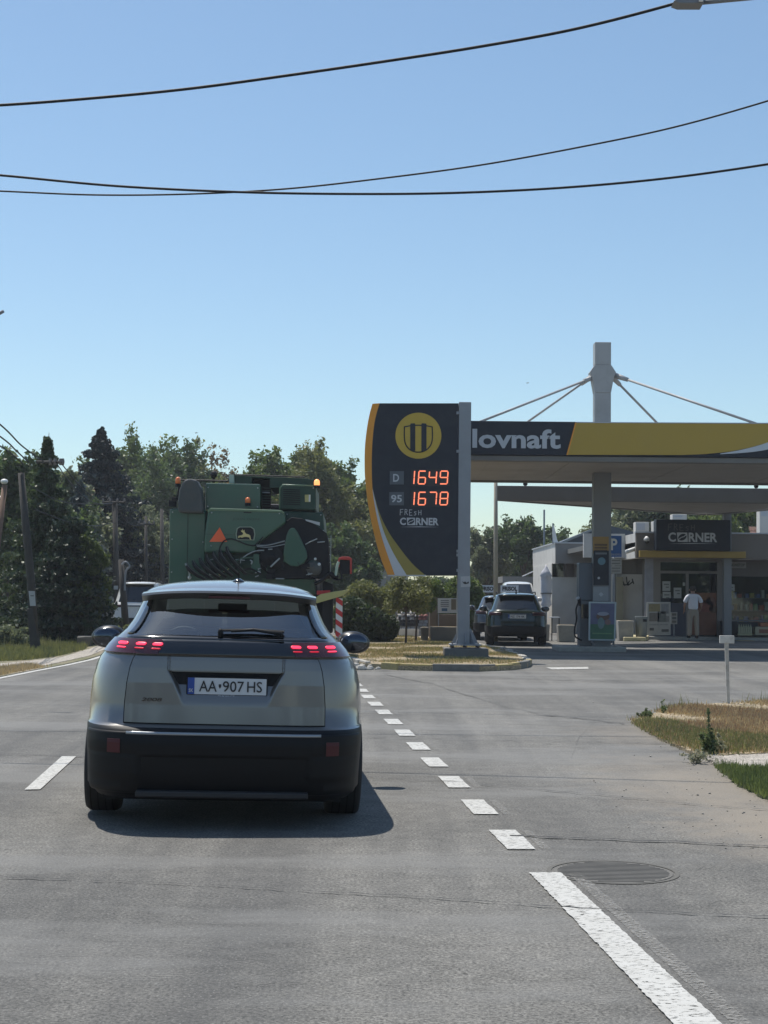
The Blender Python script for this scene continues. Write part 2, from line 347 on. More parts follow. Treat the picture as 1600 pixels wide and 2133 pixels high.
# ---------------------------------------------------------------- cracks and seams
mTar = M('crack_dark', (0.035, 0.034, 0.033), 0.8, var=.3)
def crack(px, wd, seed=0):
    rs = random.Random(seed); pts = []
    for (x0, y0), (x1, y1) in zip(px[:-1], px[1:]):
        k = max(2, int(abs(x1 - x0) / 16))
        for i in range(k): t = i / k; pts.append(G(x0 + (x1-x0) * t, y0 + (y1-y0) * t + rs.uniform(-1.2, 1.2)))
    pts.append(G(*px[-1])); n = len(pts); a = []; b = []
    for i, p in enumerate(pts):
        q = wd * .55 * rs.uniform(.15, 1.3) / 2; a.append((p.x, p.y - q, .0105)); b.append((p.x, p.y + q, .0105))
    mb = MB(); mb.add(a + b, [(i, i + 1, n + i + 1, n + i) for i in range(n - 1)]); obj('crack', mb, mTar, road)
crack([(-80, 1828), (150, 1835), (430, 1847), (900, 1873), (1162, 1892), (1700, 1918)], .022, 1)
crack([(1062, 1742), (1110, 1745), (1300, 1752), (1440, 1758), (1700, 1771)], .05, 2)
crack([(-60, 1574), (90, 1574), (190, 1578)], .045, 3)
crack([(755, 1620), (940, 1630), (1050, 1640), (1250, 1658), (1480, 1681), (1640, 1692)], .03, 4)
crack([(800, 1405), (900, 1425), (985, 1453), (1060, 1475), (1130, 1490), (1200, 1497), (1300, 1509)], .13, 5)
crack([(740, 1537), (880, 1540), (1250, 1547), (1400, 1551)], .03, 6)
crack([(880, 1411), (1100, 1416), (1350, 1421), (1700, 1423)], .06, 7)
crack([(1240, 1500), (1205, 1540), (1190, 1580)], .02, 8)
# ---------------------------------------------------------------- manhole cover
mc = G(1277, 1817)
mh = thing('manhole_cover', 'round ribbed iron manhole cover in the asphalt beside the end of the white edge line', 'manhole cover', (mc.x, mc.y, 0))
mIron = M('cast_iron', (0.15, 0.145, 0.135), 0.9, 0.0, var=.2, spec=.15, dirt=.8, dscale=8, dcol=(.175, .168, .155))
mb = MB(); mb.lathe([(.31, .001), (.31, .003), (.0, .003)], (0, 0, 0), 40); obj('cover_plate', mb, mIron, mh, w=False)
mb = MB(); n = 40
vs = [((.345 if k % 2 else .322) * math.cos(2*math.pi*(k//2)/n), (.345 if k % 2 else .322) * math.sin(2*math.pi*(k//2)/n), .0035) for k in range(2*n)]
mb.add(vs, [(2*i, 2*i+1, (2*i+3) % (2*n), (2*i+2) % (2*n)) for i in range(n)]); obj('cover_ring', mb, M('ring_dark', (.135, .131, .12), .9, spec=.15), mh, w=False)
for i in range(-7, 8):
    h = math.sqrt(.29**2 - (i * .038)**2); mb = MB()
    mb.box(-h, h, i * .038 - .009, i * .038 + .009, .0032, .0062)
    obj('rib', mb, mIron, mh, w=False)
# ---------------------------------------------------------------- grass helper
def inside(poly, X, Y):
    n = len(poly); c = np.zeros(len(X), bool); j = n - 1
    for i in range(n):
        xi, yi = poly[i]; xj, yj = poly[j]
        c ^= ((yi > Y) != (yj > Y)) & (X < (xj - xi) * (Y - yi) / (yj - yi + 1e-12) + xi); j = i
    return c
def grass(name, poly, z, count, h, mat, label, seed=1, wd=.006, patch=0.0, lean=.5, parent=None):
    rg = np.random.default_rng(seed); P_ = np.array(poly); lo = P_.min(0); hi = P_.max(0)
    X = rg.uniform(lo[0], hi[0], count); Y = rg.uniform(lo[1], hi[1], count); k = inside(poly, X, Y)
    if patch:
        f = np.sin(X * 2.1 + np.sin(Y * 1.3) * 2) + np.sin(Y * 1.7 + np.sin(X * 1.1 + 2) * 2) + rg.normal(0, .7, count); k &= f > patch
    X, Y = X[k], Y[k]; n = len(X); X = X + rg.normal(0, .035, n); Y = Y + rg.normal(0, .07, n); a = rg.uniform(0, 2*np.pi, n); H = h * rg.gamma(6, 1/6, n); wv = wd * rg.uniform(.6, 1.4, n)
    la = rg.uniform(0, 2*np.pi, n); ll = H * lean * rg.random(n)
    V = np.zeros((n, 4, 3)); cx, sx = np.cos(a) * wv, np.sin(a) * wv
    V[:, 0] = np.stack([X - cx, Y - sx, np.full(n, z)], 1); V[:, 1] = np.stack([X + cx, Y + sx, np.full(n, z)], 1)
    tx, ty = X + np.cos(la) * ll, Y + np.sin(la) * ll
    V[:, 2] = np.stack([tx + cx * .2, ty + sx * .2, z + H], 1); V[:, 3] = np.stack([tx - cx * .2, ty - sx * .2, z + H], 1)
    return tag(obj(name, quads(name, V), mat, parent), label, None if parent else 'grass', kind='stuff')
mDry = leaf_mat('dry_grass', (0.40, 0.33, 0.19), .3, .4)
mDryB = leaf_mat('brown_grass', (0.28, 0.19, 0.11), .3, .4)
mGrn = leaf_mat('green_grass', (0.13, 0.165, 0.06), .35, .4)
mOlive = leaf_mat('olive_grass', (0.19, 0.20, 0.08), .3, .4)
# right verge
def ragged(poly, step=.10, amp=.035, seed=3):
    rs = random.Random(seed); out = []
    for (x0, y0), (x1, y1) in zip(poly, poly[1:] + poly[:1]):
        l = math.hypot(x1-x0, y1-y0); k = max(1, min(80, int(l / step)))
        for i in range(k): out.append((x0 + (x1-x0)*i/k + rs.uniform(-amp, amp), y0 + (y1-y0)*i/k + rs.uniform(-amp, amp) * 1.5))
    return out
def ext(poly): return [(x + 9 if x > G(1860, 1520).x else x, y) for x, y in poly]     # the verge runs on past the frame
def gp(l): return [tuple(G(x, y)[:2]) for x, y in l]
rv = gp([(1318, 1506), (1345, 1494), (1400, 1480), (1465, 1471), (1540, 1467), (1650, 1466), (1900, 1466), (2100, 1575), (1650, 1572), (1470, 1580), (1440, 1572), (1385, 1545), (1340, 1520)])
obj('dry_verge', MB().slab(ragged(ext(rv)), -.02, .030), mSoil, kind='structure')
pth = gp([(1470, 1581), (1500, 1574), (1700, 1572), (2100, 1572), (2300, 1612), (1700, 1608), (1560, 1611), (1500, 1603)])
obj('gravel_path', MB().slab(ragged(ext(pth)), -.02, .022), mPath, kind='structure')
gv = gp([(1500, 1604), (1560, 1612), (1700, 1609), (2300, 1613), (2500, 1800), (1900, 1750), (1700, 1700), (1600, 1667), (1545, 1640)])
obj('green_verge', MB().slab(ragged(ext(gv)), -.02, .03), mGrassG, kind='structure')
grass('dry_grass', rv, .033, 260000, .028, mDry, 'straw-coloured dry grass on the verge round the white marker post', 1, .005, -.2)
grass('brown_grass', rv, .033, 160000, .03, mDryB, 'brown withered grass on the verge round the white marker post', 2, .006, .3)
gl = gp([(1322, 1508), (1370, 1500), (1450, 1530), (1600, 1545), (1900, 1550), (2000, 1573), (1650, 1570), (1470, 1580), (1385, 1545), (1340, 1522)])
grass('green_grass', gl, .033, 130000, .035, mOlive, 'greener strip of grass along the front edge of the dry verge', 3, .005, -.3)
grass('lawn_grass', gv, .028, 300000, .035, mGrn, 'short green grass below the pale gravel path at the right edge', 4, .005)
ed = gp([(1310, 1503), (1360, 1486), (1460, 1466), (1650, 1462), (1650, 1470), (1460, 1476), (1370, 1492), (1330, 1502)])
grass('edge_weeds', ed, .02, 5000, .09, mOlive, 'ragged weeds along the back edge of the dry verge', 5, .006, .3)
mb = MB(); rs = random.Random(77)
for i in range(170):
    u = rs.random(); px = 1230 + 420 * u ** .8; py = 1500 + 260 * rs.random() + 90 * (u - .5); p = G(px, py); r = rs.uniform(.002, .008) * (1.6 if rs.random() < .06 else 1)
    mb.ball((p.x, p.y, r * .4), r, r * rs.uniform(.6, 1), r * .6, 5, 3)
tag(obj('grit', mb, mPath), 'loose grit and small stones lying on the asphalt near the right verge', 'grit', kind='stuff')
# pebbles of the path
rg = np.random.default_rng(8)
mb = MB()
for i in range(900):
    p = random.choice(pth); x = random.uniform(min(q[0] for q in pth), max(q[0] for q in pth) * .5); y = random.uniform(min(q[1] for q in pth), max(q[1] for q in pth))
    if not inside(pth, np.array([x]), np.array([y]))[0]: continue
    r = random.uniform(.008, .022); mb.ball((x, y, .022), r, r * random.uniform(.6, 1), r * .6, 5, 3)
tag(obj('gravel', mb, mPath), 'loose pale gravel scattered on the path', 'gravel', kind='stuff')
# left verge
lv = [p for p in le] + [(-60, 80), (-60, -6)]
lv2 = [(x - .02, y) for x, y in le]
obj('left_verge', MB().slab(lv2 + [(-60, 80), (-60, -6)], -.03, .012), mVerge, kind='structure')
lp = gp([(-300, 1392), (0, 1384), (60, 1379), (130, 1370), (190, 1352), (225, 1338), (225, 1346), (215, 1356), (185, 1368), (130, 1380), (90, 1389), (60, 1384), (0, 1391), (-300, 1400)])
obj('footpath', MB().slab(lp, -.02, .02), mPath, kind='structure')
lg = gp([(-500, 1395), (0, 1379), (60, 1376), (120, 1368), (165, 1357), (190, 1345), (160, 1336), (60, 1338), (-500, 1340)])
obj('grass_strip', MB().slab(lg, -.02, .018), mGrassG, kind='structure')
grass('green_grass', lg, .016, 130000, .08, mOlive, 'unmown green grass at the foot of the dark conifers on the left', 11, .012)
grass('tall_grass', gp([(-500, 1360), (0, 1356), (100, 1352), (180, 1340), (170, 1333), (0, 1340), (-500, 1342)]), .016, 7000, .15, leaf_mat('pale_stalk', (.24, .25, .12), .3), 'pale tall stalks standing in the grass under the conifers', 12, .012)
ldg = gp([(-400, 1450), (-100, 1428), (0, 1408), (60, 1396), (115, 1387), (90, 1391), (60, 1387), (0, 1393), (-400, 1403)])
grass('dry_grass', ldg, .012, 60000, .05, mDry, 'dry yellow grass beside the left edge of the road', 13, .008)
# ---------------------------------------------------------------- traffic island with kerb
isl = [(700, 1376), (760, 1391), (830, 1396), (900, 1398), (1000, 1399), (1070, 1396), (1100, 1391), (1108, 1385), (1085, 1372), (1052, 1358), (1000, 1351), (955, 1342), (905, 1333), (850, 1328), (760, 1325), (690, 1330), (640, 1345)]
ip = gp(isl)
island = obj('traffic_island', MB().slab(ip, -.02, .09), mSoil, kind='structure')
mKY = M('kerb_yellow', (0.36, 0.29, 0.12), .8, var=.25, scale=12, dirt=.75, dscale=5, dcol=(.2, .18, .14), bump=.3)
mKG = M('kerb_grey', (0.17, 0.165, 0.15), .85, var=.25, scale=12, dirt=.6, dscale=5, dcol=(.08, .08, .07), bump=.3)
mKW = M('kerb_pale', (0.44, 0.42, 0.38), .85, var=.2, scale=12, dirt=.5, dscale=5, bump=.3)
def kerb(A, B, mat, rs, h=.125, wd=.12):
    dd = (B - A); l = dd.length; dd.normalize(); nn = Vector((-dd.y, dd.x, 0)); g = .012; j = rs.uniform(-.03, .03)
    q = [A + dd * g - nn * j, B - dd * g - nn * (j + rs.uniform(-.008, .008)), B - dd * g + nn * wd, A + dd * g + nn * wd]
    obj('kerbstone', MB().slab([p[:2] for p in q], -.02, h + rs.uniform(-.03, .015)), mat, island, bevel=.012)
rs = random.Random(4); path = [Vector((*p, 0)) for p in ip[:12]]; seg = 0
for i in range(len(path) - 1):
    A, B = path[i], path[i+1]; l = (B - A).length; k = max(1, round(l / .62))
    for q in range(k):
        a, b = A + (B - A) * (q / k), A + (B - A) * ((q + 1) / k)
        m = mKW if i < 1 else (mKW if i >= 7 and rs.random() < .8 else (mKY if (seg // 2) % 2 else mKG))
        if i < 2 and rs.random() < .25: seg += 1; continue
        kerb(a, b, m, rs, h=.125 if i > 0 else .15); seg += 1
mb = MB()
for k in range(40):
    p = G(random.uniform(735, 800), random.uniform(1382, 1396)); r = random.uniform(.03, .11); mb.ball((p.x, p.y, r * .3), r, r * .7, r * .6, 6, 4)
tag(obj('rubble', mb, mKW), 'broken pale kerb rubble at the left tip of the traffic island', 'rubble', kind='stuff')
ipi = gp([(705, 1374), (765, 1387), (830, 1391), (900, 1393), (1000, 1394), (1065, 1391), (1092, 1386), (1080, 1374), (1045, 1360), (955, 1345), (850, 1331), (760, 1328), (690, 1333)])
grass('dry_grass', ipi, .088, 110000, .022, mDry, 'straw-coloured dry grass covering the traffic island under the price sign', 21, .008, .2)
grass('olive_grass', ipi, .088, 60000, .035, mOlive, 'faded olive tufts among the dry grass of the traffic island', 22, .008, .3)
mb = MB()
for k in range(120):
    p = G(random.uniform(760, 1060), random.uniform(1345, 1390)); r = random.uniform(.012, .035); mb.ball((p.x, p.y, .095), r, r, r * .4, 5, 3)
tag(obj('litter', mb, M('litter', (.42, .36, .25), .8)), 'pale stones and dead leaves scattered on the traffic island', 'litter', kind='stuff')
# ---------------------------------------------------------------- cars
FR = [0, .12, .24, .36, .48, .58, .66, .70, .76, .80, .86, .91, .95, .975, .99, .998, .9996]
class Shell:
    """body surface: plan outlines (superellipse) stacked over height; origin on the ground at the rear bumper, +y forward"""
    def __init__(s, lv): s.lv = lv           # rows (z, w, yr, yf, n, a)
    def at(s, z):
        lv = s.lv
        if z <= lv[0][0]: return lv[0][1:]
        for p, q in zip(lv[:-1], lv[1:]):
            if z <= q[0]:
                t = (z - p[0]) / max(1e-6, q[0] - p[0]); return tuple(a + (b - a) * t for a, b in zip(p[1:], q[1:]))
        return lv[-1][1:]
    def y(s, x, z, front=False):
        w, yr, yf, n, a = s.at(z); k = min(.9999, abs(x) / w); q = a * (1 - (1 - k ** n) ** (1 / n)); return (yf - q) if front else (yr + q)
    def ring(s, row):
        z, w, yr, yf, n, a = row; pts = []
        cr = .035 if z > 1.42 else 0
        for f in FR: pts.append((w * f, yr + a * (1 - (1 - f ** n) ** (1 / n)), z))
        for t in (.0, .12, .3, .5, .7, .88, 1.0): pts.append((w, yr + a + (yf - yr - 2 * a) * t, z))
        for f in FR[::-1]: pts.append((w * f, yf - a * (1 - (1 - f ** n) ** (1 / n)), z))
        return pts
    def normal(s, x, z):
        e = .004; y0 = s.y(x, z); dx = (s.y(x + e, z) - s.y(x - e, z)) / (2*e); dz = (s.y(x, z + e) - s.y(x, z - e)) / (2*e)
        v = Vector((dx, -1, dz)).normalized(); return v
    def patch(s, x0, x1, z0, z1, nx=12, nz=4, off=.004, dep=None, th=.0):
        """rear panel between x0(z)..x1(z) lifted off the body by off along the normal"""
        g = lambda v, z: v(z) if callable(v) else v
        vs = []; fs = []
        for j in range(nz + 1):
            z = z0 + (z1 - z0) * j / nz
            for i in range(nx + 1):
                x = g(x0, z) + (g(x1, z) - g(x0, z)) * i / nx; p = Vector((x, s.y(x, z), z)) + s.normal(x, z) * off
                if dep: p.y += dep(x, z)
                vs.append(p)
        for j in range(nz):
            for i in range(nx): a = j * (nx + 1) + i; fs.append((a, a + 1, a + nx + 2, a + nx + 1))
        if th:                               # return the edge inwards so that it reads as a solid panel
            loop = [i for i in range(nx + 1)] + [(j + 1) * (nx + 1) - 1 for j in range(1, nz + 1)] + [nz * (nx + 1) + i for i in range(nx - 1, -1, -1)] + [j * (nx + 1) for j in range(nz - 1, 0, -1)]
            o = len(vs); vs += [Vector(vs[i]) + Vector((0, th, 0)) for i in loop]; n = len(loop)
            fs += [(loop[k], o + k, o + (k + 1) % n, loop[(k + 1) % n]) for k in range(n)]
        return MB().add(vs, fs)
def shell_parts(root, lv, paint, glass, belt, gtop, clad=.6, rearhole=None, fr_rear=.80, cladmat=None):
    S = Shell(lv); nR = len(FR); rings = [S.ring(r) for r in lv]; m = len(rings[0])
    full = []                                # full ring: right half then mirrored left half
    for rg_ in rings: full.append(rg_ + [(-x, y, z) for x, y, z in rg_[-2:0:-1]])
    M2 = len(full[0]); vs = [p for f in full for p in f]; body = []; low = []; rw = []; ws = []; sg = [[], []]
    def fr(i):
        i = i if i < m else M2 - i
        return i
    for j in range(len(full) - 1):
        z0, z1 = lv[j][0], lv[j + 1][0]
        for i in range(M2):
            k = (i + 1) % M2; f = (j * M2 + i, j * M2 + k, (j + 1) * M2 + k, (j + 1) * M2 + i)
            a, b = sorted((fr(i), fr(k) if fr(k) < m else fr(i)))
            zone = 'rear' if b < nR and FR[min(b, nR-1)] <= fr_rear + 1e-6 else ('side' if a >= nR + 1 and b <= m - nR - 2 else ('front' if a > m - nR and FR[m - 1 - a] <= .86 else 'pillar'))
            if z0 >= belt - 1e-6 and z1 <= gtop + 1e-6 and zone in ('rear', 'side', 'front'):
                (rw if zone == 'rear' else ws if zone == 'front' else sg[0] if i < m else sg[1]).append(f); continue
            if rearhole and zone == 'rear' and FR[min(b, nR-1)] <= rearhole[2] + 1e-6 and z0 >= rearhole[0] - 1e-6 and z1 <= rearhole[1] + 1e-6: continue
            (low if z1 <= clad + 1e-6 else body).append(f)
    top = len(vs); z = lv[-1][0]; body.append(tuple((len(full) - 1) * M2 + i for i in range(M2)))
    body = body; low.append(tuple(range(M2 - 1, -1, -1)))
    def sub(fs):
        ids = sorted({i for f in fs for i in f}); mp = {i: q for q, i in enumerate(ids)}
        return MB().add([vs[i] for i in ids], [tuple(mp[i] for i in f) for f in fs])
    obj('body', sub(body), paint, root, w=False, smooth=True)
    obj('lower_body', sub(low), cladmat or mBlackPl, root, w=False, smooth=True)
    if rw: obj('rear_window', sub(rw), glass, root, w=False, smooth=True)
    if ws: obj('windscreen', sub(ws), glass, root, w=False, smooth=True)
    for q in sg:
        if q: obj('side_window', sub(q), glass, root, w=False, smooth=True)
    return S
def wheels(root, track, rad, wd, ys, rimc=None):
    rim = rimc or M('alloy', (.35, .36, .37), .35, .8)
    for y in ys:
        for sx in (-1, 1):
            x = sx * track; wh = MB(); r = rad; h = wd / 2
            prof = [(r*.62, -h*.9), (r*.8, -h), (r*.94, -h*.95), (r*.99, -h*.75), (r, -h*.4), (r, h*.4), (r*.99, h*.75), (r*.94, h*.95), (r*.8, h), (r*.62, h*.9)]
            tyre = obj('wheel', MB().lathe(prof, (x, y, rad), 40, 'x'), mRubber, root, w=False, smooth=True)
            rm = MB(); rm.lathe([(r*.63, -h*.85), (r*.60, h*.5 * sx), (r*.12, h*.75*sx)] if sx > 0 else [(r*.12, -h*.75), (r*.60, -h*.5), (r*.63, h*.85)], (x, y, rad), 24, 'x')
            obj('rim', rm, rim, tyre, w=False, smooth=True)
            g = MB()
            for k in range(4): a = -h*.6 + k * h * .4; g.lathe([(r*1.001, -.004), (r*1.001, .004)], (x + a, y, rad), 40, 'x')
            obj('tread_groove', g, M('groove', (.004, .004, .004), .9), tyre, w=False)
def mirror_parts(root, x, y, z, mat, sx):
    mb = MB(); mb.ball((sx * x, y, z), .128, .09, .086, 20, 12)
    mb.v = [(vx, vy, vz + .012 * math.copysign(1, 1) * ((vx * sx - x) / -.118) * .6) for vx, vy, vz in mb.v]
    mr = obj('wing_mirror', mb, mat, root, w=False, smooth=True)
    g = MB(); g.ball((sx * x, y - .062, z), .106, .034, .068, 16, 8); obj('mirror_glass', g, M('mirror_glass', (.10, .11, .13), .12, 1.0), mr, w=False, smooth=True)
    a = MB(); a.tube([(sx * (x - .05), y, z - .05), (sx * (x - .26), y + .06, z - .09)], [.03, .035], 8); obj('mirror_arm', a, mat, mr, w=False, smooth=True)
def seats(root, rows, mat):
    for y, xs in rows:
        for x in xs:
            s = MB(); s.box(x - .25, x + .25, y, y + .14, .35, .92); s.box(x - .25, x + .25, y, y + .5, .35, .52); o = obj('seat', s, mat, root, w=False, bevel=.04)
            h = MB(); h.box(x - .13, x + .13, y - .02, y + .08, .98, 1.16); h.tube([(x - .06, y + .03, .9), (x - .06, y + .03, 1.0)], .008, 5); h.tube([(x + .06, y + .03, .9), (x + .06, y + .03, 1.0)], .008, 5); obj('headrest', h, mat, o, w=False, bevel=.03)
mPaintG = M('grey_metallic_paint', (0.205, 0.197, 0.188), 0.34, 0.5, var=.05, scale=2, coat=1.0, crough=.10, dirt=.15, dscale=3, dcol=(.16, .15, .14))
mGloss = M('gloss_black', (0.008, 0.008, 0.009), 0.12, coat=1.0, var=.1)
mSeat = M('seat_fabric', (0.03, 0.03, 0.032), 0.9)
mRedOn = M('brake_light_lit', (0.9, 0.02, 0.04), 0.3, emit=1.7, ecol=(1.0, 0.045, 0.11), var=0)
mRedDim = M('tail_light_dim', (0.5, 0.01, 0.02), 0.3, emit=.6, ecol=(1.0, 0.03, 0.08), var=0)
mRedRef = M('red_reflector', (0.07, 0.006, 0.010), 0.5, var=.2)
mPlate = M('plate_white', (0.62, 0.63, 0.64), 0.45, var=.04)
mPlateTx = M('plate_text', (0.02, 0.02, 0.022), 0.5)
mPlateBl = M('plate_blue', (0.02, 0.07, 0.32), 0.4)
def plate(root, xc, zc, y, wd, hg, text, frame=True, foot=None):
    f = MB(); f.box(xc - wd/2 - .008, xc + wd/2 + .008, y - .012, y + .03, zc - hg/2 - (.022 if frame else .006), zc + hg/2 + .008); pf = obj('number_plate', f, mBlackPl, root, w=False, bevel=.004)
    obj('plate_face', MB().box(xc - wd/2, xc + wd/2, y - .016, y - .0125, zc - hg/2, zc + hg/2), mPlate, pf, w=False)
    obj('plate_band', MB().box(xc - wd/2, xc - wd/2 + wd*.085, y - .0185, y - .0162, zc - hg/2, zc + hg/2), mPlateBl, pf, w=False)
    a = wd / 2
    t = MB(); segs = text.split('|')
    if len(segs) == 3:
        for s, x0, x1 in ((segs[0], -.355, -.13), (segs[1], -.055, .215), (segs[2], .255, .445)):
            text_mesh(s, xc + x0 * wd, xc + x1 * wd, zc - hg*.33, zc + hg*.33, y - .017, bold=.006, mb=t)
        t.prism([(xc - .108*wd, zc + .13*hg), (xc - .075*wd, zc + .13*hg), (xc - .075*wd, zc - .02*hg), (xc - .0915*wd, zc - .14*hg), (xc - .108*wd, zc - .02*hg)], y - .0185, y - .0165)
    else: text_mesh(text, xc - .36 * wd, xc + .44 * wd, zc - hg*.3, zc + hg*.3, y - .017, bold=.02, mb=t)
    obj('plate_text', t, mPlateTx, pf, w=False)
    q = MB(); text_mesh('SK', xc - wd*.485, xc - wd*.428, zc - hg*.38, zc - hg*.16, y - .0185, bold=.02, mb=q)
    obj('country_letters', q, mLetter, pf, w=False)
    if foot: obj('frame_text', text_mesh(foot, xc - .115 * wd, xc + .10 * wd, zc - hg/2 - .018, zc - hg/2 - .004, y - .0125, bold=.01), mLetter, pf, w=False)
# grey car in front of the camera
gc0 = P(468, 1235, 9.38)
CAR = thing('grey_car', 'grey metallic crossover with lit brake lights and plate AA 907HS, nearest car on the road', 'car', (gc0.x, gc0.y, 0), R(4.9))
CAR.rotation_euler = (0, R(0.95), R(4.9)); CAR.location.z = 0.0
rows = [(.17,.82,.13,4.10,5,1.1),(.24,.872,.045,4.22,5,1.15),(.40,.878,.02,4.28,5,1.2),(.52,.883,.0,4.30,5,1.2),(.595,.885,.012,4.28,5,1.2),(.612,.885,.05,4.27,5,1.2),(.63,.885,.105,4.26,5,1.2),  # lowest rows dropped so black bodywork stands in for under-car shade
 (.75,.884,.115,4.22,5,1.2),(.88,.870,.12,4.15,5,1.2),(.97,.848,.128,4.0,5,1.2),(1.02,.826,.135,3.7,5,1.2),(1.045,.808,.14,3.5,5,1.2),(1.09,.778,.155,3.4,5,1.2),(1.14,.732,.19,3.3,5.2,1.15),(1.155,.708,.215,3.25,5.5,1.0),
 (1.20,.662,.26,3.1,5.5,.95),(1.25,.628,.315,2.95,5.5,.9),(1.30,.604,.37,2.8,5.5,.85),(1.35,.586,.43,2.62,5.5,.85),(1.40,.570,.49,2.46,5,.85),
 (1.415,.568,.47,2.44,5,.85),(1.44,.558,.47,2.40,4,.8),(1.465,.525,.54,2.28,3.6,.75),(1.49,.455,.68,2.15,3,.7),(1.51,.34,.86,2.0,2.6,.55),(1.525,.18,1.1,1.8,2.2,.3),(1.53,.05,1.3,1.6,2,.1)]
S = shell_parts(CAR, rows, mPaintG, mGlassC, 1.155, 1.40, clad=.612, rearhole=(.63, 1.045, .70), fr_rear=.86)
def sstep(a, b, x): t = max(0, min(1, (x - a) / (b - a))); return t * t * (3 - 2 * t)
def tg_dep(x, z):
    zt, zb = .955, .742; ax = abs(x); d = 0
    hw = .352 - .10 * (max(0, min(1, (zt - z) / (zt - zb)))) ** .75
    if z < zt: d = .055 * (1 - sstep(hw - .012, hw + .012, ax)) * sstep(zb, zb + .17, z) * (1 if z < zt - .006 else .5)
    if z > zt and abs(ax - .352) < .0065: d += .008
    return d
hw = lambda z: Shell(rows).at(z)[0] * .694
tg = S.patch(lambda z: -hw(z), hw, .637, 1.042, 240, 110, 0.001, tg_dep, th=.03)
tailgate = obj('tailgate', tg, mPaintG, CAR, w=False, smooth=True)
m = tailgate.modifiers.new('es', 'EDGE_SPLIT'); m.split_angle = R(50)
obj('tailgate_gap', S.patch(lambda z: -Shell(rows).at(z)[0] * .72, lambda z: Shell(rows).at(z)[0] * .72, .625, 1.06, 24, 6, -.045), mBlackPl, tailgate, w=False)
t = MB(); text_mesh('2008', -.512, -.385, .768, .789, S.y(-.45, .778) - .006, bold=.02, shear=.2, mb=t); obj('badge', t, mGloss, tailgate, w=False)
bar = S.patch(lambda z: -Shell(rows).at(z)[0] * .955, lambda z: Shell(rows).at(z)[0] * .955, 1.046, 1.138, 60, 6, .012, th=.02)
barO = obj('light_bar', bar, mGloss, CAR, w=False, smooth=True)
for sx in (-1, 1):
    lens = S.patch(lambda z: sx * (Shell(rows).at(z)[0] * .955 if sx < 0 else .40 + (1.12 - z) * .3), lambda z: sx * ((.40 + (1.12 - z) * .3) if sx < 0 else Shell(rows).at(z)[0] * .955), 1.05, 1.135, 26, 6, .016) if sx < 0 else \
        S.patch(lambda z: .40 + (1.12 - z) * .3, lambda z: Shell(rows).at(z)[0] * .955, 1.05, 1.135, 26, 6, .016)
    tl = obj('tail_light', lens, M('smoked_lens', (.07, .012, .014), .12, coat=1.0), CAR, w=False, smooth=True)
    for k, xc in enumerate((.425, .525, .635)):
        for (zc, hh, ww, mt) in ((1.104, .0085, .031, mRedOn), (1.081, .0035, .029, mRedDim if k < 2 else mRedOn)):
            sl_ = -.12; x0 = sx * xc
            def xa(z, s=-1): return x0 + s * (ww * (1 - ((z - zc) / hh) ** 2 * .28)) + sx * (1.1 - z) * .45
            obj('claw_light', S.patch(lambda z: xa(z, -1), lambda z: xa(z, 1), zc - hh, zc + hh, 10, 6, .021, th=.006), mt, tl, w=False, smooth=True)
# bumper: painted sky reflection on the ledge, reflectors, low shade lip
bp_ = obj('rear_bumper', S.patch(lambda z: -Shell(rows).at(z)[0] * .93, lambda z: Shell(rows).at(z)[0] * .93, .225, .585, 90, 30, .018, lambda x, z: .02 * sstep(.34, .28, z) + .022 * sstep(.455, .44, z) * (1 - sstep(.48, .53, abs(x))) + .006 * (abs(z - .455) < .012 and abs(x) > .52), th=.05), mBlackPl, CAR, w=False, smooth=True)
mb = S.patch(-.585, .585, .572, .588, 30, 2, .022, th=.02); obj('ledge_reflection', mb, M('reflection_grey', (.34, .36, .38), .3, .6), bp_, w=False, smooth=True)  # pale strip paints the sky mirrored in the bumper ledge
for sx in (-1, 1):
    a, b = sorted((sx * .615, sx * .69)); obj('reflector', S.patch(a, b, .465, .54, 6, 4, .026, th=.01), mRedRef, bp_, w=False)
mb = MB(); mb.box(-.52, .52, -.008, .06, .20, .24); obj('shade_lip', mb, M('dark_grey_trim', (.02, .02, .022), .6), bp_, w=False, bevel=.01)  # set low and dark to fill in the shade under the bumper
mb = MB(); mb.tube([(-.5, .2, .28), (-.38, .1, .26)], .03, 10); obj('exhaust', mb, mSteel, CAR, w=False)
# rear-window surround, spoiler, roof ribs, antenna, wiper
mb = S.patch(lambda z: -Shell(rows).at(z)[0] * .88, lambda z: Shell(rows).at(z)[0] * .88, 1.138, 1.168, 40, 2, .006, th=.01); obj('window_sill', mb, mGloss, CAR, w=False, smooth=True)
for sx in (-1, 1):
    a = (lambda z: Shell(rows).at(z)[0] * .84, lambda z: Shell(rows).at(z)[0] * .90) if sx > 0 else (lambda z: -Shell(rows).at(z)[0] * .90, lambda z: -Shell(rows).at(z)[0] * .84)
    obj('window_pillar', S.patch(a[0], a[1], 1.165, 1.405, 4, 12, .007, th=.01), mGloss, CAR, w=False, smooth=True)
sp = MB(); n = 28; vs = []
for i in range(n + 1):
    x = -.557 + 1.114 * i / n; k = abs(x) / .557; ye = .375 + .12 * k ** 3; zt = 1.452 - .03 * k ** 3
    vs += [(x, ye, zt - .014), (x, ye + .008, zt), (x, ye + .16, zt + .022 - .012 * k), (x, ye + .10, zt - .05)]
fs = [(4*i+a, 4*i+(a+1) % 4, 4*(i+1)+(a+1) % 4, 4*(i+1)+a) for i in range(n) for a in range(4)]
sp.add(vs, [f[::-1] for f in fs] + [(0, 1, 2, 3), (4*n+3, 4*n+2, 4*n+1, 4*n)]); spo = obj('spoiler', sp, mPaintG, CAR, w=False, smooth=True)
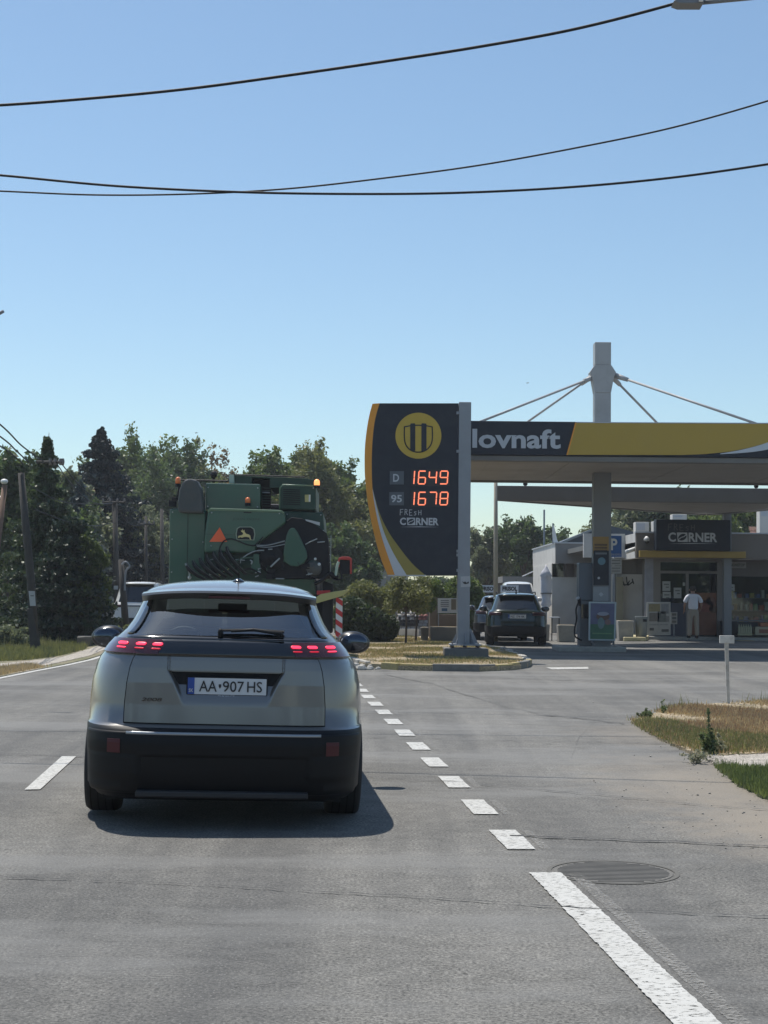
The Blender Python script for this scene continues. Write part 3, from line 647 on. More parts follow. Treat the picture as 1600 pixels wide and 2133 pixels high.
m = spo.modifiers.new('es', 'EDGE_SPLIT'); m.split_angle = R(40)
obj('high_brake_light', MB().box(-.13, .13, .40, .42, 1.405, 1.420), mRedRef, spo, w=False)
an = MB(); an.lathe([(.045, 0), (.036, .012), (.012, .028), (.0, .03)], (.05, .98, 1.512), 16); ao = obj('antenna', an, mGloss, CAR, w=False, smooth=True)
obj('antenna_mast', MB().tube([(.05, .98, 1.53), (.052, .90, 1.68)], [.004, .0025], 6), mBlackPl, ao, w=False)
def rw_pt(x, z, off): return Vector((x, S.y(x, z), z)) + S.normal(x, z) * off
wp = MB(); wp.tube([rw_pt(.335, 1.150, .03), rw_pt(.33, 1.165, .045), rw_pt(.16, 1.188, .04), rw_pt(.02, 1.182, .03)], [.02, .014, .010, .008], 8)
wo = obj('wiper', wp, mBlackPl, CAR, w=False, smooth=True)
obj('wiper_blade', MB().tube([rw_pt(x, 1.187 + .010 * math.cos(x * 6 - .9), .022) for x in [-.05 + i * .05 for i in range(9)]], .009, 6), mRubber, wo, w=False)
obj('wiper_cap', MB().ball(tuple(rw_pt(-.045, 1.175, .02)), .018, .015, .03), mBlackPl, wo, w=False, smooth=True)
yp = S.y(0, .86) + .030
plate(CAR, 0.008, .866, yp, .482, .100, 'AA|907|HS', foot='TUKAS.CZ')
for sx in (-1, 1): mirror_parts(CAR, .935, 2.45, 1.085, M('mirror_black', (.012, .012, .014), .38, spec=.35), sx)
wheels(CAR, .775, .335, .23, (.86, 3.47))
seats(CAR, [(1.95, (-.37, .37)), (1.05, (-.42, 0, .42))], mSeat)
d = MB(); d.box(-.66, .66, 2.72, 3.2, .85, 1.05); obj('dashboard', d, mSeat, CAR, w=False, bevel=.05)
d = MB(); d.box(-.11, .11, 2.35, 2.37, 1.30, 1.36); obj('inside_mirror', d, mBlackPl, CAR, w=False, bevel=.02)
d = MB(); d.box(-.62, .62, .35, .95, .82, .86); obj('parcel_shelf', d, mSeat, CAR, w=False)
st = MB(); st.tube([(-.37 + .18 * math.cos(a), 2.62 + .05 * math.sin(a), .98 + .18 * math.sin(a)) for a in [k * math.pi / 12 for k in range(25)]], .014, 6); obj('steering_wheel', st, mBlackPl, CAR, w=False, smooth=True)
fl = MB(); fl.box(-.74, .74, .3, 3.9, .15, .33); fl.box(-.62, .62, .75, .98, .12, .2); obj('floor_pan', fl, mBlackPl, CAR, w=False)  # pan and axle block hang low to deepen the shade under the car
# generic cars of the station and the street
def simple_rows(L, w, h, belt, rake=.45, hood=.25):
    r = []
    def a(*q): r.append(q)
    f0 = L
    a(.26, w*.92, .12, f0-.12, 5, 1.1); a(.36, w*.985, .03, f0-.02, 5, 1.15); a(.55, w, .0, f0, 5, 1.15); a(.72, w, .05, f0-.03, 5, 1.15); a(belt*.86, w*.985, .08, f0-.15, 5, 1.1); a(belt*.95, w*.95, .10, f0-.5, 5, 1.1)
    a(belt, w*.86, .15, L*.78, 5, 1.0); a(belt+.02, w*.84, .17, L*.76, 5, .9)
    for t in (.33, .66, 1.0): a(belt+.02+(h-.12-belt)*t, w*(.84-.15*t), .17+rake*t, L*(.76-.18*t), 5, .8)
    a(h-.075, w*.665, .17+rake-.03, L*.57, 4, .75); a(h-.04, w*.6, .17+rake+.08, L*.55, 3.4, .7); a(h-.015, w*.45, .17+rake+.3, L*.5, 2.8, .5); a(h, w*.12, .17+rake+.7, L*.4, 2, .2)
    return r
def make_car(name, label, loc, rz, L, w, h, belt, paint, rake=.45, text=None, light=None, rails=True, glass=None):
    c = thing(name, label, 'car', loc, rz); rr = simple_rows(L, w, h, belt, rake)
    S2 = shell_parts(c, rr, paint, glass or mGlassD, belt+.02, belt+.02+(h-.12-belt), clad=.55)
    wheels(c, w*.86, .35, .23, (.9, L-.85))
    for sx in (-1, 1): mirror_parts(c, w*1.06, L*.56, belt+.03, paint, sx)
    zl = belt*.90
    obj('light_bar', S2.patch(-w*.5, w*.5, zl-.015, zl+.015, 20, 2, .012, th=.01), mGloss, c, w=False)
    for sx in (-1, 1):
        a, b = sorted((sx*w*.50, sx*w*.90)); obj('tail_light', S2.patch(a, b, zl-.045, zl+.045, 12, 3, .014, th=.02), light or M('tail_lens', (.035, .004, .005), .3), c, w=False, smooth=True)
        a, b = sorted((sx*w*.62, sx*w*.8)); obj('reflector', S2.patch(a, b, .44, .475, 6, 1, .012, th=.01), mRedRef, c, w=False)
    obj('rear_bumper', S2.patch(-w*.82, w*.82, .36, .56, 24, 4, .02, th=.04), mBlackPl, c, w=False, smooth=True)
    obj('tailgate', S2.patch(-w*.62, w*.62, .62, zl-.05, 24, 6, .008, lambda x, z: .03 if abs(x) < .3 and .70 < z < .88 else 0, th=.03), paint, c, w=False)
    obj('spoiler', MB().box(-w*.6, w*.6, .17+rake-.12, .17+rake+.2, h-.085, h-.06), paint, c, w=False, bevel=.01)
    obj('wiper', MB().tube([(0.0, .16, belt+.03), (.30, .22, belt+.06)], .011, 5), mBlackPl, c, w=False)
    if text: plate(c, 0, belt*.83, .055, .5, .105, text, frame=False)
    if rails:
        for sx in (-1, 1): obj('roof_rail', MB().tube([(sx*w*.62, .17+rake+.1, h-.05), (sx*w*.63, .17+rake+.3, h+.02), (sx*w*.63, L*.5, h+.02), (sx*w*.62, L*.56, h-.04)], .016, 6), mBlackPl, c, w=False, smooth=True)
    obj('antenna', MB().tube([(0, 1.0, h-.02), (0, .96, h+.09)], [.03, .006], 6), mBlackPl, c, w=False)
    seats(c, [(1.9, (-.38, .38)), (1.1, (-.42, .42))], mSeat)
    return c
b = P(1077, 1344, 43.4)
mBlkP = M('black_car_paint', (0.008, 0.020, 0.013), .25, .1, coat=1, var=.1)
make_car('black_suv', 'black SUV seen from behind, parked at the fuel station beyond the price sign post', (b.x, 43.4, 0), R(-3), 4.45, .865, 1.50, 1.0, mBlkP, .42, 'NZ 174 HK')
b = P(1043, 1340, 48.2)
make_car('dark_car', 'dark silver car mostly hidden between the sign post and the black SUV', (b.x, 48.2, 0), R(-3), 4.3, .86, 1.42, .98, M('silver_paint', (.07, .075, .08), .25, .6, coat=1), .45, None, rails=False)
mWhCar = M('white_car_paint', (.62, .63, .62), .3, coat=.6, dirt=.2)
b = P(283, 1303, 50)
make_car('white_car', 'white estate car parked on the left behind the leaning wooden pole', (b.x, 50, 0), R(2), 4.5, .90, 1.75, 1.05, mWhCar, .3, None, light=M('tail_lens', (.14, .012, .014), .2, coat=1), rails=True)
b = P(1110, 1300, 61)
make_car('white_van', 'white van parked in front of the low carport behind the black SUV', (b.x - .72, 61, 0), R(178), 4.9, .76, 1.95, 1.25, mWhCar, .25, None, rails=False)
# ---------------------------------------------------------------- combine harvester
cp = P(517, 1233, 32.0)
CB = thing('combine_harvester', 'big green combine harvester with orange triangle, driving ahead of the grey car', 'combine harvester', (cp.x, 32, 0), R(1.0))
mJG = M('combine_green', (0.024, 0.085, 0.052), .38, .0, var=.15, scale=2, coat=.3, dirt=.35, dscale=2.5, dcol=(.07, .085, .06))
mJD = M('combine_dark_green', (0.010, 0.045, 0.027), .5, var=.2, scale=3, dirt=.3, dscale=3, dcol=(.05, .06, .045))
mJB = M('combine_black', (0.010, 0.010, 0.012), .6, var=.3, spec=.25, dirt=.25, dscale=4, dcol=(.035, .032, .027))
mJY = M('faded_yellow', (0.42, 0.38, 0.14), .5)
mOrT = M('orange_reflector', (0.85, 0.13, 0.035), .5, var=.05, emit=.0)
mAmb = M('amber_beacon', (0.80, 0.20, 0.05), .25, coat=.5)
def q(X, Y): return ((330 + X / 3.636 - 517) / 100.1, CAM_H + (1233 - 960 - Y / 3.636) / 100.1)     # crop pixel -> metres on the rear of the machine
def cprism(name, pts, y0, y1, mat, bevel=.02, parent=None, label=None, **k): return obj(name, MB().prism([q(*p) for p in pts], y0, y1), mat, parent or CB, label, w=False, bevel=bevel, **k)
cprism('side_panel', [(72, 380), (82, 366), (135, 366), (345, 372), (345, 1150), (75, 1150)], .12, 3.2, mJG, .04)
cprism('side_panel', [(905, 368), (1235, 378), (1250, 560), (1250, 880), (905, 880)], .35, 3.2, mJD, .03)
hood = cprism('rear_hood', [(372, 372), (392, 362), (925, 372), (950, 395), (960, 470), (740, 640), (730, 700), (345, 700), (348, 560)], -.12, .9, mJG, .045)
cprism('top_highlight', [(368, 385), (388, 366), (930, 376), (948, 396), (945, 408), (925, 392), (392, 384), (372, 402)], -.14, -.118, M('highlight_green', (.12, .19, .11), .4), .008, hood)  # highlight on the hood's rounded top edge, painted as a pale strip
cprism('grain_tank', [(335, 165), (755, 168), (755, 366), (335, 366)], .3, 3.6, mJG, .03)
cprism('tank_extension', [(540, 96), (1090, 112), (1165, 125), (1165, 182), (820, 190), (820, 118), (680, 112), (680, 170), (540, 166)], .55, 2.6, mJD, .01)
cprism('tank_interior', [(680, 112), (822, 118), (822, 366), (680, 366)], .9, 1.0, mJB, .0)
eng = cprism('engine_panel', [(905, 200), (925, 172), (1180, 178), (1180, 366), (900, 358)], .28, 3.0, mJD, .03)
fr_ = MB(); fr_.tube([(q(905, 358)[0], .25, q(905, 358)[1]), (q(903, 200)[0], .25, q(903, 200)[1]), (q(925, 172)[0], .25, q(925, 172)[1]), (q(1165, 178)[0], .25, q(1165, 178)[1])], .014, 6)
obj('handrail', fr_, M('rail_green', (.1, .18, .11), .4), eng, w=False, smooth=True)
cprism('sticker', [(1095, 247), (1140, 245), (1140, 302), (1097, 302)], .255, .275, mJY, 0, eng); cprism('sticker', [(1126, 247), (1138, 247), (1138, 300), (1126, 300)], .245, .254, mPlate, 0, eng)
cprism('tank_frame', [(760, 222), (822, 224), (822, 230), (760, 228)], .5, .55, mSteel, 0)
cprism('spout_cap', [(145, 400), (140, 330), (150, 230), (175, 165), (225, 140), (285, 155), (312, 210), (325, 300), (335, 405)], -.10, .35, M('grey_rubber', (.055, .062, .062), .6, dirt=.3, dscale=4), .05)
cprism('tank_corner', [(510, 95), (545, 95), (550, 160), (512, 162)], .4, .6, M('pale_green_panel', (.35, .45, .38), .4), .005)
hr = MB(); hr.tube([(q(150, 143)[0], .3, q(150, 143)[1]), (q(505, 148)[0], .3, q(505, 148)[1])], .022, 6); hr.tube([(q(540, 96)[0], .5, q(540, 96)[1]+.01), (q(1090, 112)[0], .5, q(1090, 112)[1]+.02)], .016, 6); obj('handrail', hr, mJB, CB, w=False)
hr = MB(); hr.box(q(330, 0)[0], q(332, 0)[0]+.01, .28, .3, q(0, 400)[1], q(0, 165)[1]); obj('seam', hr, mJB, CB, w=False)
def beacon(X, Y, r, h, lit=False):
    r *= .85; h *= .85; x, z = q(X, Y); b_ = obj('beacon', MB().lathe([(r, 0), (r*1.02, h*.55), (r*.8, h*.85), (r*.3, h)], (x, .1, z), 14), M('beacon_lit', (.9, .35, .1), .3, emit=1.6, ecol=(1, .35, .12)) if lit else mAmb, CB, w=False, smooth=True)
    obj('beacon_base', MB().lathe([(r*1.1, -.06), (r*1.1, 0)], (x, .1, z), 14), mJB, b_, w=False)
beacon(132, 178, .065, .17); beacon(664, 318, .065, .14); beacon(1188, 178, .07, .15, True)
x, z = q(385, 92); obj('air_intake', MB().ball((x, .6, z), .075, .075, .085).lathe([(.03, -.17), (.03, -.05)], (x, .6, z), 8), mJB, CB, w=False, smooth=True)
mr = MB(); mr.tube([(q(140, 190)[0], .2, q(140, 190)[1]), (q(125, 300)[0], .2, q(125, 300)[1])], .03, 6); mr.box(q(60, 0)[0], q(118, 0)[0], .18, .26, q(0, 350)[1], q(0, 300)[1]); mr.box(q(85, 0)[0], q(125, 0)[0], .15, .22, q(0, 310)[1], q(0, 278)[1]); obj('side_mirror', mr, mJB, CB, w=False, bevel=.01)
cprism('slow_vehicle_triangle', [(386, 620), (462, 510), (520, 618)], -.145, -.13, mOrT, 0, hood)
# leaping deer badge
bx = [(590, 515), (610, 502), (700, 502), (724, 518), (732, 560), (724, 606), (590, 604), (582, 560)]
bd = cprism('badge', bx, -.140, -.122, M('badge_edge', (.25, .30, .22), .4), .004, hood)
cx_, cy_ = 657, 555
cprism('badge_field', [(cx_ + (a - cx_) * .88, cy_ + (b_ - cy_) * .88) for a, b_ in bx], -.146, -.141, mJB, 0, bd)
deer = [(600, 582), (606, 572), (626, 568), (640, 560), (637, 548), (624, 540), (622, 530), (632, 534), (634, 520), (640, 534), (650, 526), (650, 542), (662, 556), (684, 562), (694, 572), (697, 592), (703, 602), (692, 598), (686, 584), (668, 580), (650, 580), (630, 586), (616, 582), (606, 590)]
cprism('leaping_deer', deer, -.152, -.147, M('deer_yellow', (.62, .52, .22), .5), 0, bd)
tm = MB(); a, b_ = q(557, 458), q(765, 438); text_mesh('JOHN DEERE', a[0], b_[0], a[1], b_[1], -.122, mb=tm, bold=.01); obj('lettering', tm, mJD, hood, w=False)
# black belt-drive cover and the parts on it
blk = cprism('drive_cover', [(735, 650), (820, 560), (900, 500), (1000, 425), (1080, 432), (1180, 480), (1270, 545), (1285, 620), (1298, 885), (870, 890), (760, 800)], -.02, 1.2, mJB, .02)
cprism('cover_flash', [(1105, 440), (1150, 448), (1215, 462), (1215, 487), (1160, 468), (1110, 452)], -.06, .0, M('pale_flash', (.45, .46, .46), .5), .0, blk)  # white-grey flash along the top of the black cover
cprism('belt_shield', [(985, 520), (1005, 508), (1025, 510), (1050, 540), (1085, 610), (1118, 680), (1126, 730), (1100, 775), (1050, 800), (1000, 795), (955, 765), (945, 700), (955, 620), (968, 560)], -.16, -.05, mJG, .02)
cprism('engine_block', [(345, 690), (740, 690), (870, 890), (870, 1150), (345, 1150)], .25, 1.8, mJD, .02)
cprism('rear_axle_cover', [(780, 890), (1180, 892), (1190, 1010), (780, 1010)], .05, .5, M('dusty_green', (.03, .07, .035), .6, dirt=.6, dscale=4, dcol=(.12, .11, .07)), .02)
for k in range(7):                            # curved fins of the straw spreader
    X0 = 215 + k * 50; pts = [(X0 + 150 * (t ** 1.5), 790 - k * 22 + (120 + k * 14) * t) for t in [i / 7 for i in range(8)]]
    mb = MB(); w3 = [(q(*p)[0], -.12 - .1 * math.sin(i / 7 * 3), q(*p)[1]) for i, p in enumerate(pts)]
    mb.tube(w3, [.05 * (.4 + .6 * math.sin(math.pi * min(.9, i / 7 + .1))) for i in range(8)], 6); obj('spreader_fin', mb, mJB, CB, w=False, smooth=True)
    obj('fin_highlight', MB().tube([(a_ + .012, b2_ - .05, c_ + .03) for a_, b2_, c_ in w3], .008, 5), M('highlight_grey', (.07, .08, .075), .5), CB, w=False)  # thin pale tube paints the highlight along each fin
def hose(pts, r, mat): 
    P3 = [Vector((q(a, b_)[0], -.17, q(a, b_)[1])) for a, b_ in pts]; out = []
    for i in range(len(P3) - 1):
        p0, p1, p2, p3 = P3[max(i-1, 0)], P3[i], P3[i+1], P3[min(i+2, len(P3)-1)]
        for k in range(6): t = k / 6; out.append(.5 * ((2*p1) + (p2-p0)*t + (2*p0-5*p1+4*p2-p3)*t*t + (3*p1-p0-3*p2+p3)*t**3))
    out.append(P3[-1]); obj('hose', MB().tube(out, r, 6), mat, CB, w=False, smooth=True)
mHG = M('pale_metal', (.33, .36, .36), .4, .6)
hose([(480, 850), (462, 700), (490, 620), (545, 597), (600, 610), (660, 635), (720, 645), (745, 630), (790, 580)], .014, mJB)
hose([(740, 642), (830, 640), (955, 607)], .012, mHG); hose([(745, 652), (840, 655), (955, 632)], .010, mHG)
hose([(620, 755), (680, 710), (740, 685), (800, 680)], .014, mHG); hose([(1110, 632), (1150, 610), (1198, 588)], .012, mHG)
hose([(450, 860), (520, 820), (580, 770), (640, 740), (720, 735)], .018, mJG); hose([(390, 865), (430, 860)], .02, mHG); hose([(585, 752), (655, 757)], .012, mHG)
hose([(850, 805), (885, 770), (918, 738)], .02, mHG); hose([(735, 850), (760, 840), (775, 848)], .014, mHG); hose([(735, 880), (762, 870)], .012, mHG); hose([(1130, 862), (1165, 850)], .014, mHG)
hose([(890, 892), (955, 892)], .014, mHG); hose([(1200, 615), (1255, 610)], .012, mHG); hose([(830, 672), (862, 670)], .014, mHG); hose([(210, 785), (240, 850), (242, 900)], .02, mHG)
hose([(600, 800), (640, 830), (700, 820), (780, 860)], .02, mJB); hose([(500, 700), (550, 720), (590, 780), (585, 850)], .02, mJB)
for (X, Y, r) in ((1215, 780, .035), (1185, 740, .03), (240, 890, .04)): x, z = q(X, Y); obj('work_light', MB().ball((x, -.1, z), r), M('lamp_lens', (.6, .63, .62), .2), CB, w=False, smooth=True)
# transport lights and warning boards on the right
cprism('lamp_bracket', [(1355, 760), (1362, 730), (1385, 720), (1440, 720), (1462, 735), (1462, 850), (1448, 850), (1446, 745), (1370, 742), (1366, 800), (1355, 800)], -.05, .05, M('red_frame', (.45, .04, .03), .5), .01)
cprism('lamp_housing', [(1368, 744), (1445, 746), (1446, 850), (1370, 850)], -.02, .2, mJB, .01)
hose([(1340, 870), (1350, 800), (1362, 760)], .03, M('pale_green_hook', (.38, .48, .38), .5)); hose([(1180, 930), (1240, 900), (1300, 850), (1330, 870), (1360, 880)], .04, mJB)
hose([(1300, 860), (1340, 895), (1385, 880), (1380, 830)], .02, mJB)
mRed = M('warning_red', (.55, .03, .03), .5); mWht = M('warning_white', (.68, .67, .65), .5)
wb = cprism('warning_board', [(1200, 980), (1300, 975), (1300, 1000), (1200, 1010)], -.1, -.06, mRed, 0)
wb = cprism('warning_board', [(1345, 1030), (1395, 1036), (1395, 1330), (1345, 1330)], -.1, -.05, mWht, 0)
for k in range(4): z0 = 1010 + k * 85; cprism('red_stripe', [(1345, z0 + 10), (1395, z0 + 45), (1395, z0 + 85), (1345, z0 + 50)], -.106, -.101, mRed, 0, wb)
cprism('divider_arm', [(1180, 1040), (1230, 1005), (1330, 985), (1440, 968), (1450, 972), (1385, 1020), (1300, 1045), (1200, 1075)], -.3, -.2, mJY, .01)
cprism('chassis', [(500, 1000), (1250, 1000), (1240, 1330), (500, 1330)], .8, 5.5, mJB, .02)
cprism('feeder_side', [(1240, 900), (1320, 930), (1320, 1300), (1240, 1300)], .2, 1.0, mJB, .02)
for x0 in (-1.35, 1.0):
    obj('rear_tyre', MB().lathe([(.3, -.22), (.58, -.24), (.62, -.15), (.62, .15), (.58, .24), (.3, .22)], (x0, 1.1, .62), 28, 'x'), mRubber, CB, w=False, smooth=True)
    obj('front_tyre', MB().lathe([(.5, -.36), (.92, -.38), (.97, -.25), (.97, .25), (.92, .38), (.5, .36)], (x0 * 1.05, 4.9, .97), 32, 'x'), mRubber, CB, w=False, smooth=True)
cab = MB(); cab.box(-.85, .85, 4.6, 6.1, 1.9, 3.55); obj('cab', cab, mJB, CB, w=False, bevel=.08)

# details of the machine: louvres, bolts, ladder, brackets, dust-covered pipes
rs = random.Random(12)
for k in range(9): cprism('tank_slat', [(684, 178 + k * 20), (818, 180 + k * 20), (818, 186 + k * 20), (684, 184 + k * 20)], .86, .90, mJD, 0)
for k in range(8): cprism('louvre', [(930, 205 + k * 16), (1060, 208 + k * 16), (1060, 214 + k * 16), (930, 211 + k * 16)], .255, .275, mJB, 0, eng)
for (X, Y) in [(95, 395), (95, 600), (95, 850), (330, 395), (330, 620), (355, 200), (735, 200), (355, 345), (735, 345), (400, 400), (910, 400), (400, 650), (1160, 195), (1220, 400), (1240, 520), (960, 400)]:
    x, z = q(X, Y); obj('bolt', MB().ball((x, -.14 if 380 < X < 950 and Y > 380 else .1 if X < 340 else .26, z), .016, .012, .016, 8, 6), mHG, CB, w=False)
cprism('panel_seam', [(210, 385), (214, 385), (214, 1150), (210, 1150)], .112, .121, mJB, 0); cprism('panel_seam', [(345, 560), (740, 562), (740, 566), (345, 564)], -.128, -.119, mJD, 0, hood)
cprism('vent', [(640, 390), (700, 392), (700, 400), (640, 398)], -.13, -.119, mJB, 0, hood)
for k in range(5): cprism('ladder_rung', [(1258, 580 + k * 60), (1300, 582 + k * 60), (1300, 588 + k * 60), (1258, 586 + k * 60)], .1, .14, mHG, 0)
cprism('ladder_rail', [(1298, 560), (1303, 560), (1303, 860), (1298, 860)], .1, .14, mHG, 0)
x, z = q(860, 735); obj('pulley', MB().lathe([(.24, -.06), (.26, -.02), (.20, 0), (.08, -.03), (.08, -.09), (.0, -.09)], (x, -.06, z), 24, 'y'), mJB, CB, w=False, smooth=True)
x, z = q(1175, 810); obj('pulley', MB().lathe([(.15, -.05), (.17, -.01), (.06, -.03), (.0, -.05)], (x, -.06, z), 20, 'y'), M('pulley_grey', (.06, .065, .06), .5), CB, w=False, smooth=True)
x, z = q(700, 780); obj('pulley', MB().lathe([(.20, -.05), (.22, -.01), (.10, -.03), (.0, -.05)], (x, .22, z), 20, 'y'), mJD, CB, w=False, smooth=True)
for k in range(16):
    X, Y = rs.uniform(400, 1200), rs.uniform(690, 880); a = rs.uniform(0, 3.1); l = rs.uniform(25, 80)
    hose([(X, Y), (X + l * .5 * math.cos(a) + rs.uniform(-15, 15), Y + l * .25 * math.sin(a) + rs.uniform(-12, 12)), (X + l * math.cos(a), Y + l * .5 * math.sin(a))], rs.uniform(.006, .016), rs.choice([mJB, mJB, mJD, mHG, M('dusty_pipe', (.10, .09, .06), .7)]))
for k in range(10):
    X, Y = rs.uniform(420, 1180), rs.uniform(700, 880); x, z = q(X, Y); w_ = rs.uniform(.03, .10); h_ = rs.uniform(.03, .10); obj('bracket', MB().box(x - w_, x + w_, -.12, -.02, z - h_, z + h_), rs.choice([mJB, mJD, mJG]), CB, w=False, bevel=.01)
cprism('yellow_guard', [(455, 860), (500, 825), (545, 790), (560, 800), (520, 840), (470, 875)], -.16, -.13, mJY, .004)
# ---------------------------------------------------------------- price sign
D = 34.0
def pz(pts, Y=D): return [XZ(x, y, Y) for x, y in pts]
def flat(name, pts, Y, y0, mat, parent, th=.006, bevel=0, label=None, gY=None):
    """a plate whose outline was read at distance Y, its face at y = y0"""
    return obj(name, MB().prism(pz(pts, Y), y0, y0 + th), mat, parent, label, bevel=bevel)
def bez(p, n=6):                             # smooth a list of pixel points (Catmull-Rom)
    P_ = [Vector(a) for a in p]; out = []
    for i in range(len(P_) - 1):
        p0, p1, p2, p3 = P_[max(i-1, 0)], P_[i], P_[i+1], P_[min(i+2, len(P_)-1)]
        for k in range(n): t = k / n; out.append(.5 * ((2*p1) + (p2-p0)*t + (2*p0-5*p1+4*p2-p3)*t*t + (3*p1-p0-3*p2+p3)*t**3))
    return [tuple(a) for a in out] + [tuple(P_[-1])]
b = P(969, 1350, D)
SG = thing('price_sign', 'tall fuel price sign with curved orange edge, showing D 1649 and 95 1678', 'price sign', (b.x, D, .3))
oo = bez([(776, 841), (769.5, 865), (763.6, 899), (760, 938), (760, 987), (763.6, 1027), (769.5, 1066), (779, 1111), (792, 1159), (808, 1199)])
oi = bez([(791, 840), (784, 863), (779, 889), (775.5, 928), (774.5, 968), (776, 1017), (782, 1060), (791, 1102), (803, 1143), (823, 1199)])
wi = bez([(776, 1017), (785, 1056), (799, 1106), (819, 1151), (848, 1199)]); yi = bez([(776, 1017), (789, 1064), (805, 1100), (825, 1131), (858, 1173), (887, 1199)])
F = D - .16
flat('panel', [(791, 840)] + oi[1:] + [(955, 1199), (955, 840)], F, F, mNavy, SG, .32)
flat('orange_edge', oo + oi[::-1], F, F - .004, mOrange, SG, .33)
ki = oi.index(min(oi, key=lambda p: abs(p[1] - 1017)))
flat('white_sweep', oi[ki:] + wi[::-1], F, F - .010, mSignW, SG, .009); flat('yellow_sweep', wi + yi[::-1], F, F - .010, M('olive_yellow', (.30, .24, .04), .4, dirt=.2), SG, .009)
cc = (871.6, 907.6); circ = lambda r, n=48, c=cc: [(c[0] + r * math.cos(2*math.pi*k/n), c[1] + r * math.sin(2*math.pi*k/n)) for k in range(n)]
lg_ = flat('round_emblem', circ(47.9), F, F - .012, mYellow, SG, .011)
def e5(X, Y): return (740 + X / 5.077, 820 + Y / 5.077)
sh = [e5(*p) for p in [(520, 352), (585, 340), (668, 334), (750, 340), (814, 352)]] + bez([e5(*p) for p in [(814, 352), (816, 470), (800, 540), (760, 590), (710, 614), (668, 619), (625, 614), (575, 590), (535, 540), (520, 470), (520, 352)]], 4)
mb = MB(); mb.strip(pz(sh, F), .026, F - .013, .006); obj('shield_outline', mb, mNavy, lg_)
for x0, x1 in ((582, 635), (700, 754)):
    flat('shield_bar', [e5(x0, 325), e5(x0 + 6, 316), e5(x1 - 6, 314), e5(x1, 322), e5(x1, 606), e5(x0, 604)] if x0 < 600 else [e5(x0, 322), e5(x0 + 6, 314), e5(x1 - 6, 316), e5(x1, 325), e5(x1, 590), e5(x0, 612)], F, F - .020, mNavy, lg_, .006)
mBox = M('fuel_label_grey', (.075, .09, .11), .4)
for s, x0, x1, y0, y1, t0, t1, u0, u1 in (('D', 812, 841.4, 981.5, 1009, 819, 831.5, 987.5, 1003.5), ('95', 811, 841.4, 1025, 1052.4, 814.6, 837.3, 1031, 1046.5)):
    fb = flat('fuel_label', [(x0, y0), (x1, y0), (x1, y1), (x0, y1)], F, F - .012, mBox, SG, .011)
    a = XZ(t0, u1, F); c = XZ(t1, u0, F); obj('label_text', text_mesh(s, a[0], c[0], a[1], c[1], F - .013, bold=.02), mLetter, fb)
SEG = {'1': 'ir', '2': 'abged', '4': 'fgbc', '6': 'afgedc', '7': 'abc', '8': 'abcdefg', '9': 'abcdfg'}
mLED = M('led_red', (.9, .12, .05), .4, emit=1.35, ecol=(1.0, .25, .13), var=0); mLEDd = M('led_glow', (.10, .012, .012), .4, emit=.10, ecol=(.8, .05, .05), var=0)
def digit(ch, x0, x1, y0, y1):
    mb = MB(); sl = 2.0 / 28
    def p(u, v): yy = y0 + (y1 - y0) * v; return XZ(x0 + (x1 - x0) * u + (y1 - yy) * sl - 1, yy, F)
    g = .09; segs = {'a': [(g, 0), (1-g, 0)], 'b': [(1, g*.7), (1, .5-g*.5)], 'c': [(1, .5+g*.5), (1, 1-g*.7)], 'd': [(g, 1), (1-g, 1)], 'e': [(0, .5+g*.5), (0, 1-g*.7)], 'f': [(0, g*.7), (0, .5-g*.5)], 'g': [(g, .5), (1-g, .5)], 'i': [(.5, .02), (.5, .46)], 'r': [(.5, .54), (.5, .98)]}
    for k in SEG[ch]: mb.strip([p(*segs[k][0]), p(*segs[k][1])], .024, F - .020, .006)
    obj('led_digit', mb, mLED, SG)
for y0, y1, ds in ((981.5, 1008, '1649'), (1025.5, 1051.5, '1678')):
    flat('led_panel', [(857, y0 - 4), (937, y0 - 4), (937, y1 + 4), (857, y1 + 4)], F, F - .010, M('led_board', (.022, .018, .022), .4), SG, .009)
    for ch, x0, x1 in zip(ds, (857, 872, 894, 917), (869, 886.5, 909, 932.5)): digit(ch, x0, x1, y0, y1)
